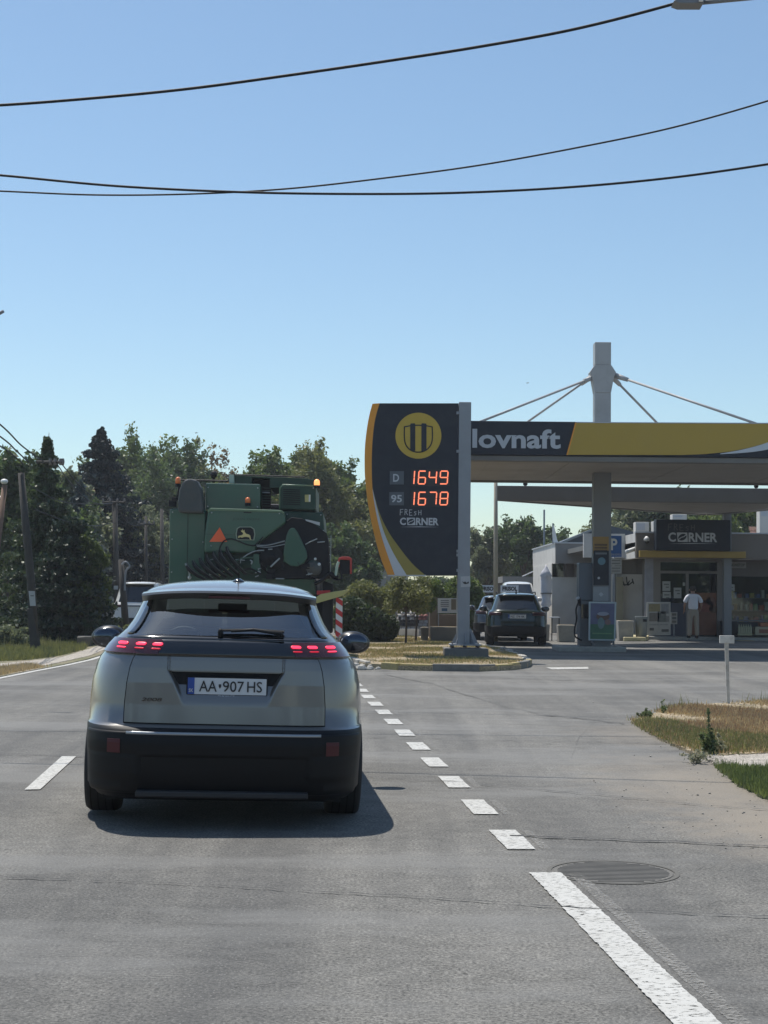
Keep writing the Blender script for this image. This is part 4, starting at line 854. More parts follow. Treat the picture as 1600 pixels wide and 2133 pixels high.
def corner_logo(parent, x0, x1, y0, y1, fx0, fx1, fy0, fy1, Y, yf, mat, mat2, bg):
    pr = flat('lettering', [(x0, y1 + 4.2), ((x0+x1)/2, y1 + 3.0), (x1, y1 + 4.4), ((x0+x1)/2, y1 + 4.4)], Y, yf - .006, mat, parent, .004)
    u = (x1 - x0); a = XZ(x0, y1, Y); c = XZ(x1, y0, Y); wx = c[0] - a[0]
    obj('letters', text_mesh('C', a[0], a[0] + wx * .155, a[1], c[1], yf - .003, bold=.03), mat, pr)
    obj('letters', text_mesh('RNER', a[0] + wx * .415, c[0], a[1], c[1], yf - .003, bold=.03), mat, pr)
    bx0, bx1 = a[0] + wx * .175, a[0] + wx * .40; h = c[1] - a[1]
    obj('letter_tile', MB().prism([(bx0 + wx*.02, a[1]), (bx1, a[1]), (bx1 - wx*.012, c[1]), (bx0, c[1])], yf - .006, yf - .001), mat, pr, bevel=.004)
    xm, zm = (bx0 + bx1) / 2, (a[1] + c[1]) / 2; e = []
    for k in range(20): t = 2*math.pi*k/20; ex, ez = wx * .092 * math.cos(t), h * .33 * math.sin(t); e.append((xm + ex * .92 - ez * .25, zm + ez + ex * .35))
    obj('bean', MB().prism(e, yf - .009, yf - .0065), bg, pr)
    sb = MB(); sb.strip([(xm - wx*.075, zm - h*.22), (xm - wx*.02, zm - h*.02), (xm + wx*.03, zm + h*.06), (xm + wx*.08, zm + h*.26)], h * .09, yf - .010, .003); obj('bean_line', sb, mat, pr)
    # hand-written word above
    L_ = {'F': [[(0, 0), (.05, 1)], [(0, .98), (.8, 1.0)], [(.02, .5), (.6, .55)]], 'R': [[(.05, 0), (.1, 1)], [(.1, .98), (.6, .9), (.6, .6), (.1, .5)], [(.3, .5), (.8, 0)]],
          'E': [[(.1, 0), (.05, 1)], [(.05, 1), (.75, .98)], [(.08, .5), (.6, .53)], [(.1, .02), (.8, .05)]], 's': [[(.7, .6), (.3, .65), (.15, .5), (.6, .3), (.55, .08), (.1, .05)]], 'H': [[(.1, 0), (.1, .8)], [(.75, 0), (.75, .85)], [(.1, .42), (.75, .45)]]}
    p0 = XZ(fx0, fy1, Y); p1 = XZ(fx1, fy0, Y); cw = (p1[0] - p0[0]) / 5; hh = p1[1] - p0[1]; mb = MB()
    for k, ch in enumerate('FREsH'):
        for st in L_[ch]: mb.strip([(p0[0] + cw * (k + .08 + .84 * u_), p0[1] + hh * v_ + hh * .06 * math.sin(k * 2)) for u_, v_ in st], hh * .10, yf - .004, .003)
    obj('chalk_word', mb, mat2, pr)
corner_logo(SG, 833, 914, 1079, 1093.6, 832.8, 880, 1061.5, 1073, F, F - .002, mLetter, mLetter, mNavy)
flat('bottom_trim', [(808, 1197.5), (887, 1197.5), (887, 1200), (808, 1200)], F, F - .02, mLetter, SG, .34)
mb = MB(); a = XZ(955.5, 840, D); c = XZ(981, 1350, D); mb.box(a[0], XZ(980.5, 900, D)[0], D - .17, D + .17, .34, a[1] + .01); post = obj('post', mb, mSteel, SG, bevel=.012)
for y in (860, 940, 1148, 1156, 1188): flat('bracket', [(951, y - 3), (957, y - 3), (957, y + 3), (951, y + 3)], D - .18, D - .19, mSteel, SG, .05)
dn = flat('pictogram_plate', [(959.5, 1201), (979.5, 1200), (980, 1222), (960, 1223)], D - .18, D - .176, M('pale_plate', (.40, .41, .43), .5), SG, .005)
flat('pictogram', [(963, 1210), (966, 1213), (969, 1211), (972, 1214), (976, 1211), (977, 1215), (969, 1217), (965, 1215)], D - .18, D - .182, mPlateTx, dn, .005)
bx0, bx1 = XZ(955, 1355, D)[0], XZ(981, 1355, D)[0]; xm = (bx0 + bx1) / 2
for sx, sy in ((-1, 0), (1, 0), (0, -1), (0, 1), (-.72, -.72), (.72, -.72)):
    mb = MB(); ax, ay = abs(sx), abs(sy); p = Vector((sx, sy, 0)).normalized(); nn = Vector((-p.y, p.x, 0)) * .008
    o_ = Vector((xm, D, 0)); tri = [o_ + p * .12 + Vector((0, 0, .36)), o_ + p * .30 + Vector((0, 0, .36)), o_ + p * .12 + Vector((0, 0, .72))]
    mb.add([v - nn for v in tri] + [v + nn for v in tri], [(0, 1, 2), (5, 4, 3), (0, 3, 4, 1), (1, 4, 5, 2), (2, 5, 3, 0)]); obj('gusset', mb, mSteel, SG)
mb = MB(); mb.box(xm - .34, xm + .34, D - .34, D + .34, .325, .355); obj('base_plate', mb, mSteel, SG)
for sx in (-1, 0, 1):
    for sy in (-1, 1): obj('anchor_bolt', MB().lathe([(.03, 0), (.03, .05), (.012, .05), (.012, .12)], (xm + sx * .28, D + sy * .28, .27), 8), M('rusty_bolt', (.12, .08, .06), .7), SG)
fx0, fx1 = XZ(926, 1370, D - .5)[0], XZ(1018, 1370, D - .5)[0]
FND = thing('sign_foundation', 'low concrete block carrying the base plate of the price sign on the traffic island', 'foundation', ((fx0+fx1)/2, D, .05)); obj('block', MB().box(fx0, fx1, D - .5, D + .5, .05, .265), M('dark_concrete', (.16, .155, .145), .85, var=.25, dirt=.5, bump=.3), FND, bevel=.02)
# ---------------------------------------------------------------- main canopy
CY0, CY1 = 36.5, 43.2
cpx = P(1251, 1340, 40.3)
CN = thing('station_canopy', 'large fuel station canopy hung from a tall mast, fascia reading Slovnaft with a yellow band', 'canopy', (cpx.x, 40.3, 0))
xL = XZ(930, 900, CY0)[0]; xR = 14.2; zT = XZ(1250, 879, CY0)[1]; zB = XZ(1250, 950, CY0)[1]
tri = lambda name, x0, x1, y0, y1, z0, z1, m, par=CN, bv=0: obj(name, MB().box(x0, x1, y0, y1, z0, z1), m, par, bevel=bv)
tri('fascia', xL, xR, CY0, CY0 + .16, zB, zT, mNavy, CN, .02)
tri('side_fascia', xL, xL + .16, CY0 + .17, CY1, zB, zT, mNavy, CN, .02); tri('side_fascia', xR - .16, xR, CY0 + .17, CY1, zB, zT, mNavy); tri('back_fascia', xL, xR, CY1 + .01, CY1 + .16, zB, zT, mFasG)
tri('roof_deck', xL + .17, xR - .17, CY0 + .17, CY1, zT - .25, zT - .05, mFasG)
tri('lower_edge', xL + .08, xR, CY0 + .06, CY0 + .40, zB - .13, zB - .005, mFasG, CN, .01)
nsoff = 13
for i in range(nsoff):
    for j, (ya, yb) in enumerate(((CY0 + .41, CY0 + 2.4), (CY0 + 2.41, CY0 + 4.5), (CY0 + 4.51, CY1))):
        x0 = xL + .1 + (xR - xL - .1) * i / nsoff; x1 = xL + .1 + (xR - xL - .1) * (i + 1) / nsoff
        tri('soffit_panel', x0 + .004, x1 - .004, ya, yb, zB - .11 + .003 * ((i * 7 + j * 3) % 3), zB - .05, mRoofG)
tri('back_beam', xL + .1, xR, CY1 + .01, CY1 + .22, zB - .16, zB - .02, mFasG)
yb_ = flat('yellow_band', [(1198, 881), (1820, 884), (1820, 905), (1650, 908), (1600, 922), (1560, 933), (1520, 941), (1470, 946), (1420, 948), (1180, 947.5)], CY0, CY0 - .03, M('fascia_yellow', (.44, .285, .03), .38, var=.08, scale=1.2, dirt=.22, dscale=1.2, dcol=(.3, .2, .04)), CN, .028, .006)
flat('band_trim', [(1198, 880), (1201, 880), (1183, 948), (1179.5, 948)], CY0, CY0 - .036, mOrange, yb_, .005)
flat('band_trim', [(1198, 879.2), (1820, 882), (1820, 884), (1198, 881)], CY0, CY0 - .036, mLetter, yb_, .02)
flat('white_sweep', bez([(1500, 945), (1540, 938), (1580, 928), (1620, 915), (1680, 900)]) + bez([(1700, 915), (1620, 932), (1580, 940), (1540, 944), (1500, 946.5)]), CY0, CY0 - .042, mSignW, CN, .011)
a = XZ(955, 936.5, CY0); c = XZ(1168, 893.5, CY0); a2 = XZ(955, 929, CY0)
obj('fascia_text', text_mesh('Slovnaft', XZ(951, 936, CY0)[0], c[0], XZ(1060, 934, CY0)[1], XZ(1060, 893.5, CY0)[1], CY0 - .002, bold=.028, th=.005), mLetter, CN)
mMast = M('mast_paint', (.40, .40, .40), .5, var=.1, scale=3, dirt=.35, dscale=2.5, dcol=(.22, .21, .2))
MY = 40.3; mx0 = XZ(1237, 860, MY)[0]; mx1 = XZ(1270.5, 860, MY)[0]; mh_ = (mx1 - mx0) / 2; mxm = (mx0 + mx1) / 2
tri('column', mxm - mh_ * 1.08, mxm + mh_ * 1.08, MY - .2, MY + .2, .12, zB - .06, M('column_paint', (.20, .21, .225), .5, var=.1, dirt=.3), CN, .015)
tri('mast', mxm - mh_, mxm + mh_, MY - .2, MY + .2, zT - .04, XZ(1254, 820, MY)[1], mMast, CN, .012)
zz = [XZ(1254, y, MY)[1] for y in (820, 790, 777, 762)]; hx = [mh_, mh_ * 1.32, mh_ * 1.6, mh_]
vs = []; fs = []
for z, h in zip(zz, hx): vs += [(mxm - h, MY - .21, z), (mxm + h, MY - .21, z), (mxm + h, MY + .21, z), (mxm - h, MY + .21, z)]
for k in range(3): fs += [(4*k+i, 4*k+(i+1) % 4, 4*k+4+(i+1) % 4, 4*k+4+i) for i in range(4)]
obj('mast_collar', MB().add(vs, fs + [(3, 2, 1, 0), (12, 13, 14, 15)]), mMast, CN, bevel=.01)
tri('mast_top', mxm - mh_, mxm + mh_, MY - .2, MY + .2, zz[3] + .002, XZ(1254, 715, MY)[1], mMast, CN, .012)
for (px, py, Yc), (hx_, hy, hd) in (((985, 874, CY0 + .4), (1226, 790, -.15)), ((1022, 878, CY1 - .4), (1222, 792, .15)), ((1424, 880, CY1 - .4), (1283, 793, .15)), ((1600, 884, CY0 + .4), (1296, 787, -.15))):
    A = P(px, py, Yc); A.z = zT - .05; H = P(hx_, hy, MY + hd)
    cb_ = obj('stay_rod', MB().tube([A, H], .032, 8), mMast, CN, smooth=True)
    dd = (H - A).normalized(); obj('rod_socket', MB().tube([H - dd * .2, H + dd * .35], [.055, .085], 8), mMast, cb_, smooth=True)
# signs fixed to the column
pf = MY - .21; e_ = lambda x, y: (x, y)
bn = flat('orange_board', [(1235, 1118), (1268, 1118), (1268, 1153), (1235, 1153)], pf, pf - .02, M('ochre_board', (.34, .20, .05), .5), CN, .018)
for k in range(3): a = XZ(1238, 1137 + k * 6, pf); c = XZ(1265, 1133 + k * 6, pf); obj('board_text', MB().box(a[0], c[0], pf - .024, pf - .021, a[1], c[1]), M('board_brown', (.12, .07, .03), .6), bn)
pb = flat('dark_poster', [(1236, 1147), (1268, 1147), (1268, 1219), (1236, 1219)], pf, pf - .03, mNavy, CN, .028)
flat('poster_disc', circ(8, 20, (1253, 1169)), pf, pf - .034, M('poster_teal', (.10, .22, .28), .5), pb, .003); flat('poster_disc', circ(2.6, 14, (1247, 1204)), pf, pf - .034, mLetter, pb, .003)
flat('poster_text', [(1240, 1151), (1264, 1151), (1264, 1155), (1240, 1155)], pf, pf - .034, M('poster_grey', (.14, .16, .18), .5), pb, .003)
flat('grey_notice', [(1235, 1222), (1267, 1222), (1267, 1252), (1235, 1252)], pf, pf - .02, M('notice_grey', (.27, .29, .31), .5), CN, .018); flat('notice_mark', circ(5, 4, (1252, 1238)), pf, pf - .024, mLetter, CN, .003)
# ---------------------------------------------------------------- pump island, pump, advert boards
ga = P(1160, 1349, 40); gb = P(1500, 1352, 40)
ISP = obj('pump_island', MB().slab([(ga.x, 39.6), (XZ(1300, 1340, 40)[0], 39.6), (XZ(1300, 1340, 40)[0], 41.2), (ga.x, 41.2)], -.02, .13), mConc, kind='structure', bevel=.03)
PM = thing('fuel_pump', 'grey fuel pump with a black hose looped on its left side beside the canopy column', 'fuel pump', (P(1213, 1335, 40.6).x, 40.6, .13))
px0 = XZ(1205, 1300, 40.6)[0]; px1 = XZ(1233, 1300, 40.6)[0]; mPump = M('pump_grey', (.14, .15, .165), .4, var=.1, dirt=.3)
tri('pump_body', px0, px1, 40.35, 40.85, .13, XZ(0, 1238, 40.6)[1], mPump, PM, .02); tri('pump_panel', px0 + .04, px1 - .04, 40.335, 40.349, XZ(0, 1275, 40.6)[1], XZ(0, 1246, 40.6)[1], mGloss, PM)
tri('pump_head', px0 - .02, px1 + .02, 40.33, 40.87, XZ(0, 1238, 40.6)[1] + .002, XZ(0, 1160, 40.6)[1], M('pump_blue', (.10, .13, .17), .4, dirt=.3), PM, .02)
h = MB(); h.tube([P(*p, 40.3) for p in bez([(1205, 1255), (1200, 1270), (1201, 1290), (1197, 1310), (1198, 1325), (1206, 1331), (1212, 1334)])], .022, 8); obj('hose', h, mRubber, PM, smooth=True)
h = MB(); h.tube([P(1201, 1248, 40.3), P(1206, 1246, 40.3), P(1208, 1262, 40.3)], [.04, .05, .03], 8); nz = obj('nozzle', h, mBlackPl, PM, smooth=True); obj('nozzle_cover', MB().tube([P(1200, 1249, 40.25), P(1207, 1244, 40.25)], .035, 8), mLetter, nz, smooth=True)
ADP = thing('advert_board', 'framed advert board with purple and green food picture in front of the canopy column', 'advert board', (P(1256, 1337, 39.7).x, 39.7, .13))
Ya = 39.75; fr4 = [(1227, 1253), (1284, 1254), (1282, 1335), (1226, 1334)]
flat('frame', fr4, Ya, Ya, M('alu_frame', (.38, .44, .47), .4, .3), ADP, .06, .008)
def sub4(u0, v0, u1, v1, q=fr4):
    def pt(u, v): 
        t = Vector(q[0]).lerp(Vector(q[1]), u); b_ = Vector(q[3]).lerp(Vector(q[2]), u); return tuple(t.lerp(b_, v))
    return [pt(u0, v0), pt(u1, v0), pt(u1, v1), pt(u0, v1)]
pic = flat('poster', sub4(.06, .04, .94, .96), Ya, Ya - .004, M('poster_violet', (.10, .11, .20), .4, var=.3, scale=5), ADP, .003)
flat('poster_field', sub4(.06, .58, .94, .96), Ya, Ya - .008, M('poster_green', (.035, .13, .07), .4, var=.35, scale=6), pic, .003)
def ell(u, v, a, b_, n=24, q=fr4): c = sub4(u, v, u, v, q)[0]; return [(c[0] + a * math.cos(2*math.pi*k/n), c[1] + b_ * math.sin(2*math.pi*k/n)) for k in range(n)]
flat('poster_shape', ell(.52, .38, 14, 8), Ya, Ya - .012, M('poster_brown', (.13, .07, .05), .5), pic, .003); flat('poster_shape', ell(.52, .31, 12, 4), Ya, Ya - .016, M('poster_pale', (.30, .31, .38), .5), pic, .003)
flat('poster_shape', ell(.45, .55, 7, 12), Ya, Ya - .016, M('poster_mint', (.14, .22, .22), .5, var=.3), pic, .003); flat('poster_shape', ell(.7, .52, 6, 6), Ya, Ya - .018, M('poster_rose', (.22, .13, .12), .5), pic, .003)
a = XZ(1233, 1318, Ya); c = XZ(1276, 1314, Ya)
flat('poster_line', sub4(.14, .80, .86, .83), Ya, Ya - .012, M('poster_light_green', (.12, .26, .12), .5), pic, .003)
for u in (.12, .84): flat('foot', sub4(u, 1.0, u + .05, 1.06), Ya, Ya - .1, mPump, ADP, .3)
b = P(1270, 1265, 40.6); obj('fire_extinguisher', MB().lathe([(.05, 0), (.07, .02), (.07, .18), (.03, .24), (.02, .34), (.03, .36)], (P(1271, 1256, 40.2).x, 40.6, XZ(0, 1256, 40.6)[1]), 12), mBlackPl, smooth=True)
FE = bpy.data.objects['fire_extinguisher']; FE.name = 'dark_bottle'; tag(FE, 'small dark bottle standing behind the top right corner of the violet advert board', 'bottle')
obj('shelf', MB().box(P(1262, 0, 40.6).x, P(1282, 0, 40.6).x, 40.45, 40.75, XZ(0, 1262, 40.6)[1] - .0, XZ(0, 1257, 40.6)[1]), mPump, PM)
# parking sign
PK = thing('parking_sign', 'blue parking sign with white P above two white plates behind the canopy column', 'sign', (P(1283, 1340, 44).x, 44, 0))
Yp = 44.0; pl_ = flat('blue_panel', [(1270.5, 1116), (1295, 1116), (1295, 1160), (1270.5, 1160)], Yp, Yp, M('parking_blue', (.01, .10, .36), .4), PK, .02, .004)
a = XZ(1272.5, 1146, Yp); c = XZ(1286, 1122, Yp); obj('letter_p', text_mesh('P', a[0], c[0], a[1], c[1], Yp - .001, bold=.03), mWhiteP, pl_)
a = XZ(1272.5, 1157, Yp); c = XZ(1293, 1152, Yp); obj('small_text', text_mesh('ZÁKAZNÍCI', a[0], c[0], a[1], c[1], Yp - .001), mLetter, pl_)
for y0, y1, k in ((1163, 1178, 2), (1179, 1195, 2)):
    w_ = flat('white_plate', [(1270.5, y0), (1295, y0), (1295, y1), (1270.5, y1)], Yp, Yp, M('dull_plate', (.36, .36, .35), .5), PK, .015)
    for i in range(k): flat('plate_line', [(1274, y0 + 3.5 + i * 6), (1292, y0 + 3.5 + i * 6), (1292, y0 + 5.5 + i * 6), (1274, y0 + 5.5 + i * 6)], Yp, Yp - .004, M('plate_line', (.16, .16, .16), .5), w_, .003)
obj('post', MB().tube([(P(1282, 0, Yp).x, Yp + .05, 0), (P(1282, 0, Yp).x, Yp + .05, XZ(0, 1120, Yp)[1])], .03, 8), mSteel, PK, smooth=True)
# ---------------------------------------------------------------- second flat roof over the shop entrance
ER = thing('entrance_roof', 'flat grey cantilever roof over the shop entrance, behind the big canopy', 'roof', (P(1235, 0, 46).x, 46, 3.6))
zr1 = XZ(1235, 1014, 45)[1]; zr0 = XZ(1235, 1045, 45)[1]; rx0 = XZ(1035, 1030, 45)[0]; rx1 = 13.2; xa_ = P(1462, 0, 52.0).x
ow, os_ = .0, 0
pl4 = [(rx0, 45.0), (rx1, 45.0), (rx1, 46.2), (xa_, 52.0)]
obj('front_beam', MB().box(rx0, rx1, 44.9, 45.1, zr0, zr1), mFasG, ER, bevel=.015)
obj('left_beam', MB().slab([(rx0, 45.11), (rx0 + .25, 45.11), (xa_ + .1, 51.8), (xa_, 52.0)], zr0, zr1), mFasG, ER)
obj('right_beam', MB().slab([(xa_ + .12, 51.8), (rx1 - .1, 46.0), (rx1, 46.2), (xa_ + .2, 52.1)], zr0, zr1), mFasG, ER)
for k in range(6):
    t0, t1 = k / 6, (k + 1) / 6; f0 = lambda t: Vector((rx0 + .2, 45.11)).lerp(Vector((xa_, 51.8)), t); g0 = lambda t: Vector((rx1 - .2, 45.11)).lerp(Vector((xa_ + .3, 51.8)), t)
    A, B, C_, D_ = f0(t0 + .004), g0(t0 + .004), g0(t1 - .004), f0(t1 - .004); obj('soffit_panel', MB().slab([A, B, C_, D_], zr0 + .03, zr0 + .08), mRoofG, ER)
for px in (1095, 1577): o = P(px, 1009, 45.2); g_ = obj('globe_lamp', MB().ball((o.x, 45.3, zr1 + .09), .07), mBlackPl, ER, smooth=True); obj('lamp_neck', MB().tube([(o.x, 45.3, zr1), (o.x, 45.3, zr1 + .05)], .03, 6), mBlackPl, g_)
obj('column', MB().box(xa_ + .5, xa_ + .75, 50.9, 51.15, 0, zr0 + .02), M('column_paint', (.2, .2, .2)), ER)
# pole left of the shop
FP = obj('tall_pole', MB().tube([(P(1041, 0, 47.5).x, 47.5, 0), (P(1040.5, 0, 47.5).x, 47.5, 2.6), (P(1039, 0, 47.5).x, 47.5, 6.2)], [.075, .07, .05], 10), M('pale_pole', (.42, .36, .27), .6, dirt=.5, dscale=4, dcol=(.25, .25, .25)), smooth=True)
tag(FP, 'thin pale pole standing behind the black SUV, left of the shop', 'pole')
FP2 = obj('thin_pole', MB().tube([(P(1139, 0, 75).x, 75, 0), (P(1139, 0, 75).x, 75, XZ(0, 1050, 75)[1])], .045, 6), mSteel); tag(FP2, 'very thin grey pole rising behind the side building roof', 'pole')
# ---------------------------------------------------------------- shop
SY = 51.0
def X(px, Y): return P(px, 1240, Y).x
def Z(py, Y, px=1400): return XZ(px, py, Y)[1]
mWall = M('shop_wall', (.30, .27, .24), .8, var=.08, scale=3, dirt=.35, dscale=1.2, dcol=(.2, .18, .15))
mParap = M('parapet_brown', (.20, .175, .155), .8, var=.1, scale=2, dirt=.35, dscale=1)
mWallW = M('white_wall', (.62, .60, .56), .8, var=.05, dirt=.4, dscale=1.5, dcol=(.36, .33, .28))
mFrameS = M('shop_frame', (.17, .155, .145), .5, var=.1)
mDark = M('shop_interior', (.018, .020, .022), .7, var=.5, scale=1.5)
x0 = X(1325, SY); xE = 22.0
SH = thing('shop_building', 'low fuel station shop with dark sign, yellow strip, glass door and window', 'shop', (x0, SY, 0))
zt = Z(1111, SY); zb = Z(1163, SY)
def bx(name, a, b_, c, d_, e_, f_, m, par=SH, bv=0.0, label=None): return obj(name, MB().box(min(a, b_), max(a, b_), c, d_, min(e_, f_), max(e_, f_)), m, par, label, bevel=bv)
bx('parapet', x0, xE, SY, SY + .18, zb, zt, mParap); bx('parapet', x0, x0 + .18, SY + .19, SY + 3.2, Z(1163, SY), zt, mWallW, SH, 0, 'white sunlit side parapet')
bx('roof', x0, xE, SY + .2, SY + 12, zt - .5, zt - .3, mFasG); bx('coping', x0 - .03, xE, SY - .04, SY + .22, zt + .002, zt + .05, mLetter)
bx('soffit', x0 + .02, xE, SY + .19, SY + 1.2, zb + .01, zb + .06, mRoofG)
YW = SY + 1.0                                # wall line under the overhang
zf = 0.12
bx('floor_slab', x0, xE, SY + .3, YW + 6, .0, .10, mConc)
for a, b_ in ((1361, 1376), (1494, 1504)): bx('pillar', X(a, YW), X(b_, YW), YW, YW + .3, zf, zb, mFrameS)
bx('back_wall', X(1361, YW), xE, YW + 5.5, YW + 5.7, .1, zb, mDark); bx('side_wall', X(1361, YW), X(1361, YW) + .12, YW + .31, YW + 5.5, .1, zb, mWall)
# door portal
zh = Z(1192, YW); bx('transom', X(1376, YW), X(1494, YW), YW + .02, YW + .14, zh - .04, zh + .05, mFrameS); bx('head_rail', X(1376, YW), X(1494, YW), YW + .02, YW + .14, zb - .1, zb, mFrameS)
bx('transom_pane', X(1376, YW), X(1494, YW), YW + .06, YW + .075, zh + .055, zb - .105, mGlassS)
dr = bx('door', X(1429, YW), X(1435, YW), YW + .02, YW + .12, zf, zh - .045, mFrameS); bx('door_pane', X(1376, YW), X(1429, YW), YW + .06, YW + .075, Z(1256, YW), zh - .045, mGlassS, dr)
bx('door_pane', X(1435, YW), X(1494, YW), YW + .06, YW + .075, zf, zh - .045, mGlassS, dr); bx('door_kick_panel', X(1376, YW), X(1429, YW), YW + .03, YW + .11, zf, Z(1256, YW), M('kick_panel', (.03, .035, .06), .5), dr)
bx('sensor', X(1457, YW), X(1472, YW), YW - .06, YW + .02, Z(1199, YW), Z(1194, YW), mBlackPl)
# window on the right
bx('window_sill', X(1504, YW), xE, YW - .06, YW + .2, Z(1293, YW), Z(1289, YW), mFrameS); bx('dado', X(1504, YW), xE, YW + .02, YW + .2, zf, Z(1294, YW), M('dado_dark', (.05, .048, .05), .6))
bx('window_header', X(1504, YW), xE, YW + .02, YW + .15, Z(1199, YW), zb, M('header_brown', (.10, .085, .08), .6))
for k, (a, b_) in enumerate(((1510, 1640), (1650, 1780))): bx('window_pane', X(a, YW), X(b_, YW), YW + .06, YW + .075, Z(1288, YW), Z(1200, YW), mGlassS)
for a in (1504, 1640): bx('window_frame', X(a, YW), X(a + 7, YW), YW + .02, YW + .14, Z(1288, YW), Z(1200, YW), mFrameS)
nb = bx('number_board', X(1511, YW), X(1554, YW), YW - .03, YW + .01, Z(1182, YW), Z(1169, YW), M('dull_board', (.22, .21, .20), .6))
a = X(1524, YW); obj('board_text', text_mesh('NONSTOP', X(1521, YW), X(1551, YW), Z(1178.5, YW), Z(1172.5, YW), YW - .032, bold=.02), mPlateTx, nb)
# notices stuck on the glass
mNot = M('paper_notice', (.34, .35, .34), .7, var=.15, scale=20)
for (a, b_, c, d_) in ((1380.5, 1397, 1211, 1231), (1381, 1398, 1233, 1246), (1404, 1420, 1224, 1246), (1423, 1428, 1213, 1220), (1513, 1531, 1216, 1230), (1509, 1520, 1239, 1243)):
    nn_ = bx('notice', X(a, YW), X(b_, YW), YW + .045, YW + .055, Z(d_, YW), Z(c, YW), mNot)
    for k in range(2 if b_ - a > 14 else 0): bx('notice_print', X(a + 3 + k * 4, YW), X(b_ - 3, YW), YW + .040, YW + .044, Z(c + 5 + k * 6, YW), Z(c + 7.5 + k * 6, YW), M('print_grey', (.12, .12, .12), .7), nn_)
# poster on the right door leaf
po = bx('door_poster', X(1441, YW), X(1493, YW), YW + .04, YW + .055, zf + .03, Z(1234, YW), M('poster_orange', (.16, .060, .030), .6, var=.35, scale=3)); 
for (u, v, r, m_) in ((1468, 1245, .22, (.20, .085, .03)), (1482, 1252, .18, (.13, .05, .03)), (1472, 1262, .26, (.17, .045, .03)), (1487, 1268, .16, (.10, .05, .025))):
    c_ = (X(u, YW), Z(v, YW)); obj('poster_shape', MB().prism([(c_[0] + r * math.cos(t) , c_[1] + r * .8 * math.sin(t)) for t in [2*math.pi*k/18 for k in range(18)]], YW + .034, YW + .039), M('poster_o%d' % u, m_, .6, var=.4, scale=9), po)
# sign box, strip, letters
sb = bx('sign_box', X(1367, SY - .5), X(1522, SY - .5), SY - .5, SY - .06, Z(1146, SY - .5), Z(1082, SY - .5), mNavy, SH, .015)
corner_logo(SH, 1392, 1494, 1110, 1128.4, 1391, 1450, 1092, 1105, SY - .5, SY - .505, mLetter, M('chalk_dim', (.09, .095, .10), .6), mNavy)
bx('yellow_strip', X(1333, SY - .3), X(1554, SY - .3), SY - .3, SY - .02, Z(1161, SY - .3), Z(1147.5, SY - .3), M('strip_ochre', (.36, .235, .05), .5, dirt=.2, dcol=(.25, .18, .07)), SH, .01)
# shelves and goods behind the window
rs = random.Random(3); mg = [M('goods_%d' % k, c, .5) for k, c in enumerate([(.6, .10, .05), (.65, .5, .10), (.15, .4, .15), (.65, .65, .6), (.12, .2, .5), (.6, .28, .10)])]
SHV = thing('shop_shelf', 'shelves of small coloured goods seen dimly behind the shop window', 'shelf', (X(1570, YW + .8), YW + .8, .1))
for k in range(3): bx('shelf_board', X(1500, YW + 1.5), X(1700, YW + 1.5), YW + .35, YW + .75, .55 + k * .42, .58 + k * .42, mFrameS, SHV)
for k in range(3):
    x_ = X(1505, YW + 1.5)
    while x_ < X(1690, YW + 1.5):
        w_ = rs.uniform(.06, .16); bx('goods', x_, x_ + w_, YW + .37, YW + .55, .581 + k * .42, .58 + k * .42 + rs.uniform(.12, .3), rs.choice(mg), SHV); x_ += w_ + rs.uniform(.01, .12)
# goods stacked under the window
for k, (a, b_, c, d_, m_, lb) in enumerate(((1538, 1567, 1303, 1322, (.34, .33, .20), 'pale pack of bottles left under the shop window'), (1573, 1612, 1304, 1321, (.36, .32, .22), 'cream crate right of the pale bottle pack under the shop window'), (1584, 1615, 1295, 1303, (.34, .12, .05), 'red-brown box lying on the cream crate under the shop window'), (1536, 1572, 1333, 1340, (.34, .22, .04), 'low yellow step edge on the ground under the shop window'))):
    Yg = YW - .5 if k < 3 else YW - 1.2
    g_ = thing('goods_pack' if k < 3 else 'yellow_block', lb, 'pack' if k < 3 else 'block', (X((a+b_)/2, Yg), Yg, 0))
    if k == 0:
        bx('tray', X(a, Yg), X(b_, Yg), Yg, Yg + .3, Z(d_, Yg), Z(d_ - 4, Yg), M('pack_0', m_, .5), g_)
        for i in range(6): xx = X(a, Yg) + .04 + i * (X(b_, Yg) - X(a, Yg) - .08) / 5; obj('bottle', MB().lathe([(.038, 0), (.04, .2), (.015, .27), (.015, .3)], (xx, Yg + .06, Z(d_ - 4, Yg)), 8), M('bottle_pale', (.36, .36, .24), .3), g_)
    else:
        bx('pack_body', X(a, Yg), X(b_, Yg), Yg, Yg + .35, Z(d_, Yg), Z(c, Yg), M('pack_%d' % k, m_, .5, var=.3, scale=8), g_, .01)
        if k == 1: bx('pack_label', X(a + 8, Yg), X(b_ - 8, Yg), Yg - .006, Yg - .001, Z(d_ - 4, Yg), Z(c + 5, Yg), M('pack_lab', (.22, .08, .05), .5), g_)
bx('bench', X(1504, YW - .4), X(1536, YW - .4), YW - .4, YW - .1, zf, Z(1293, YW - .4), mBlackPl, SH)
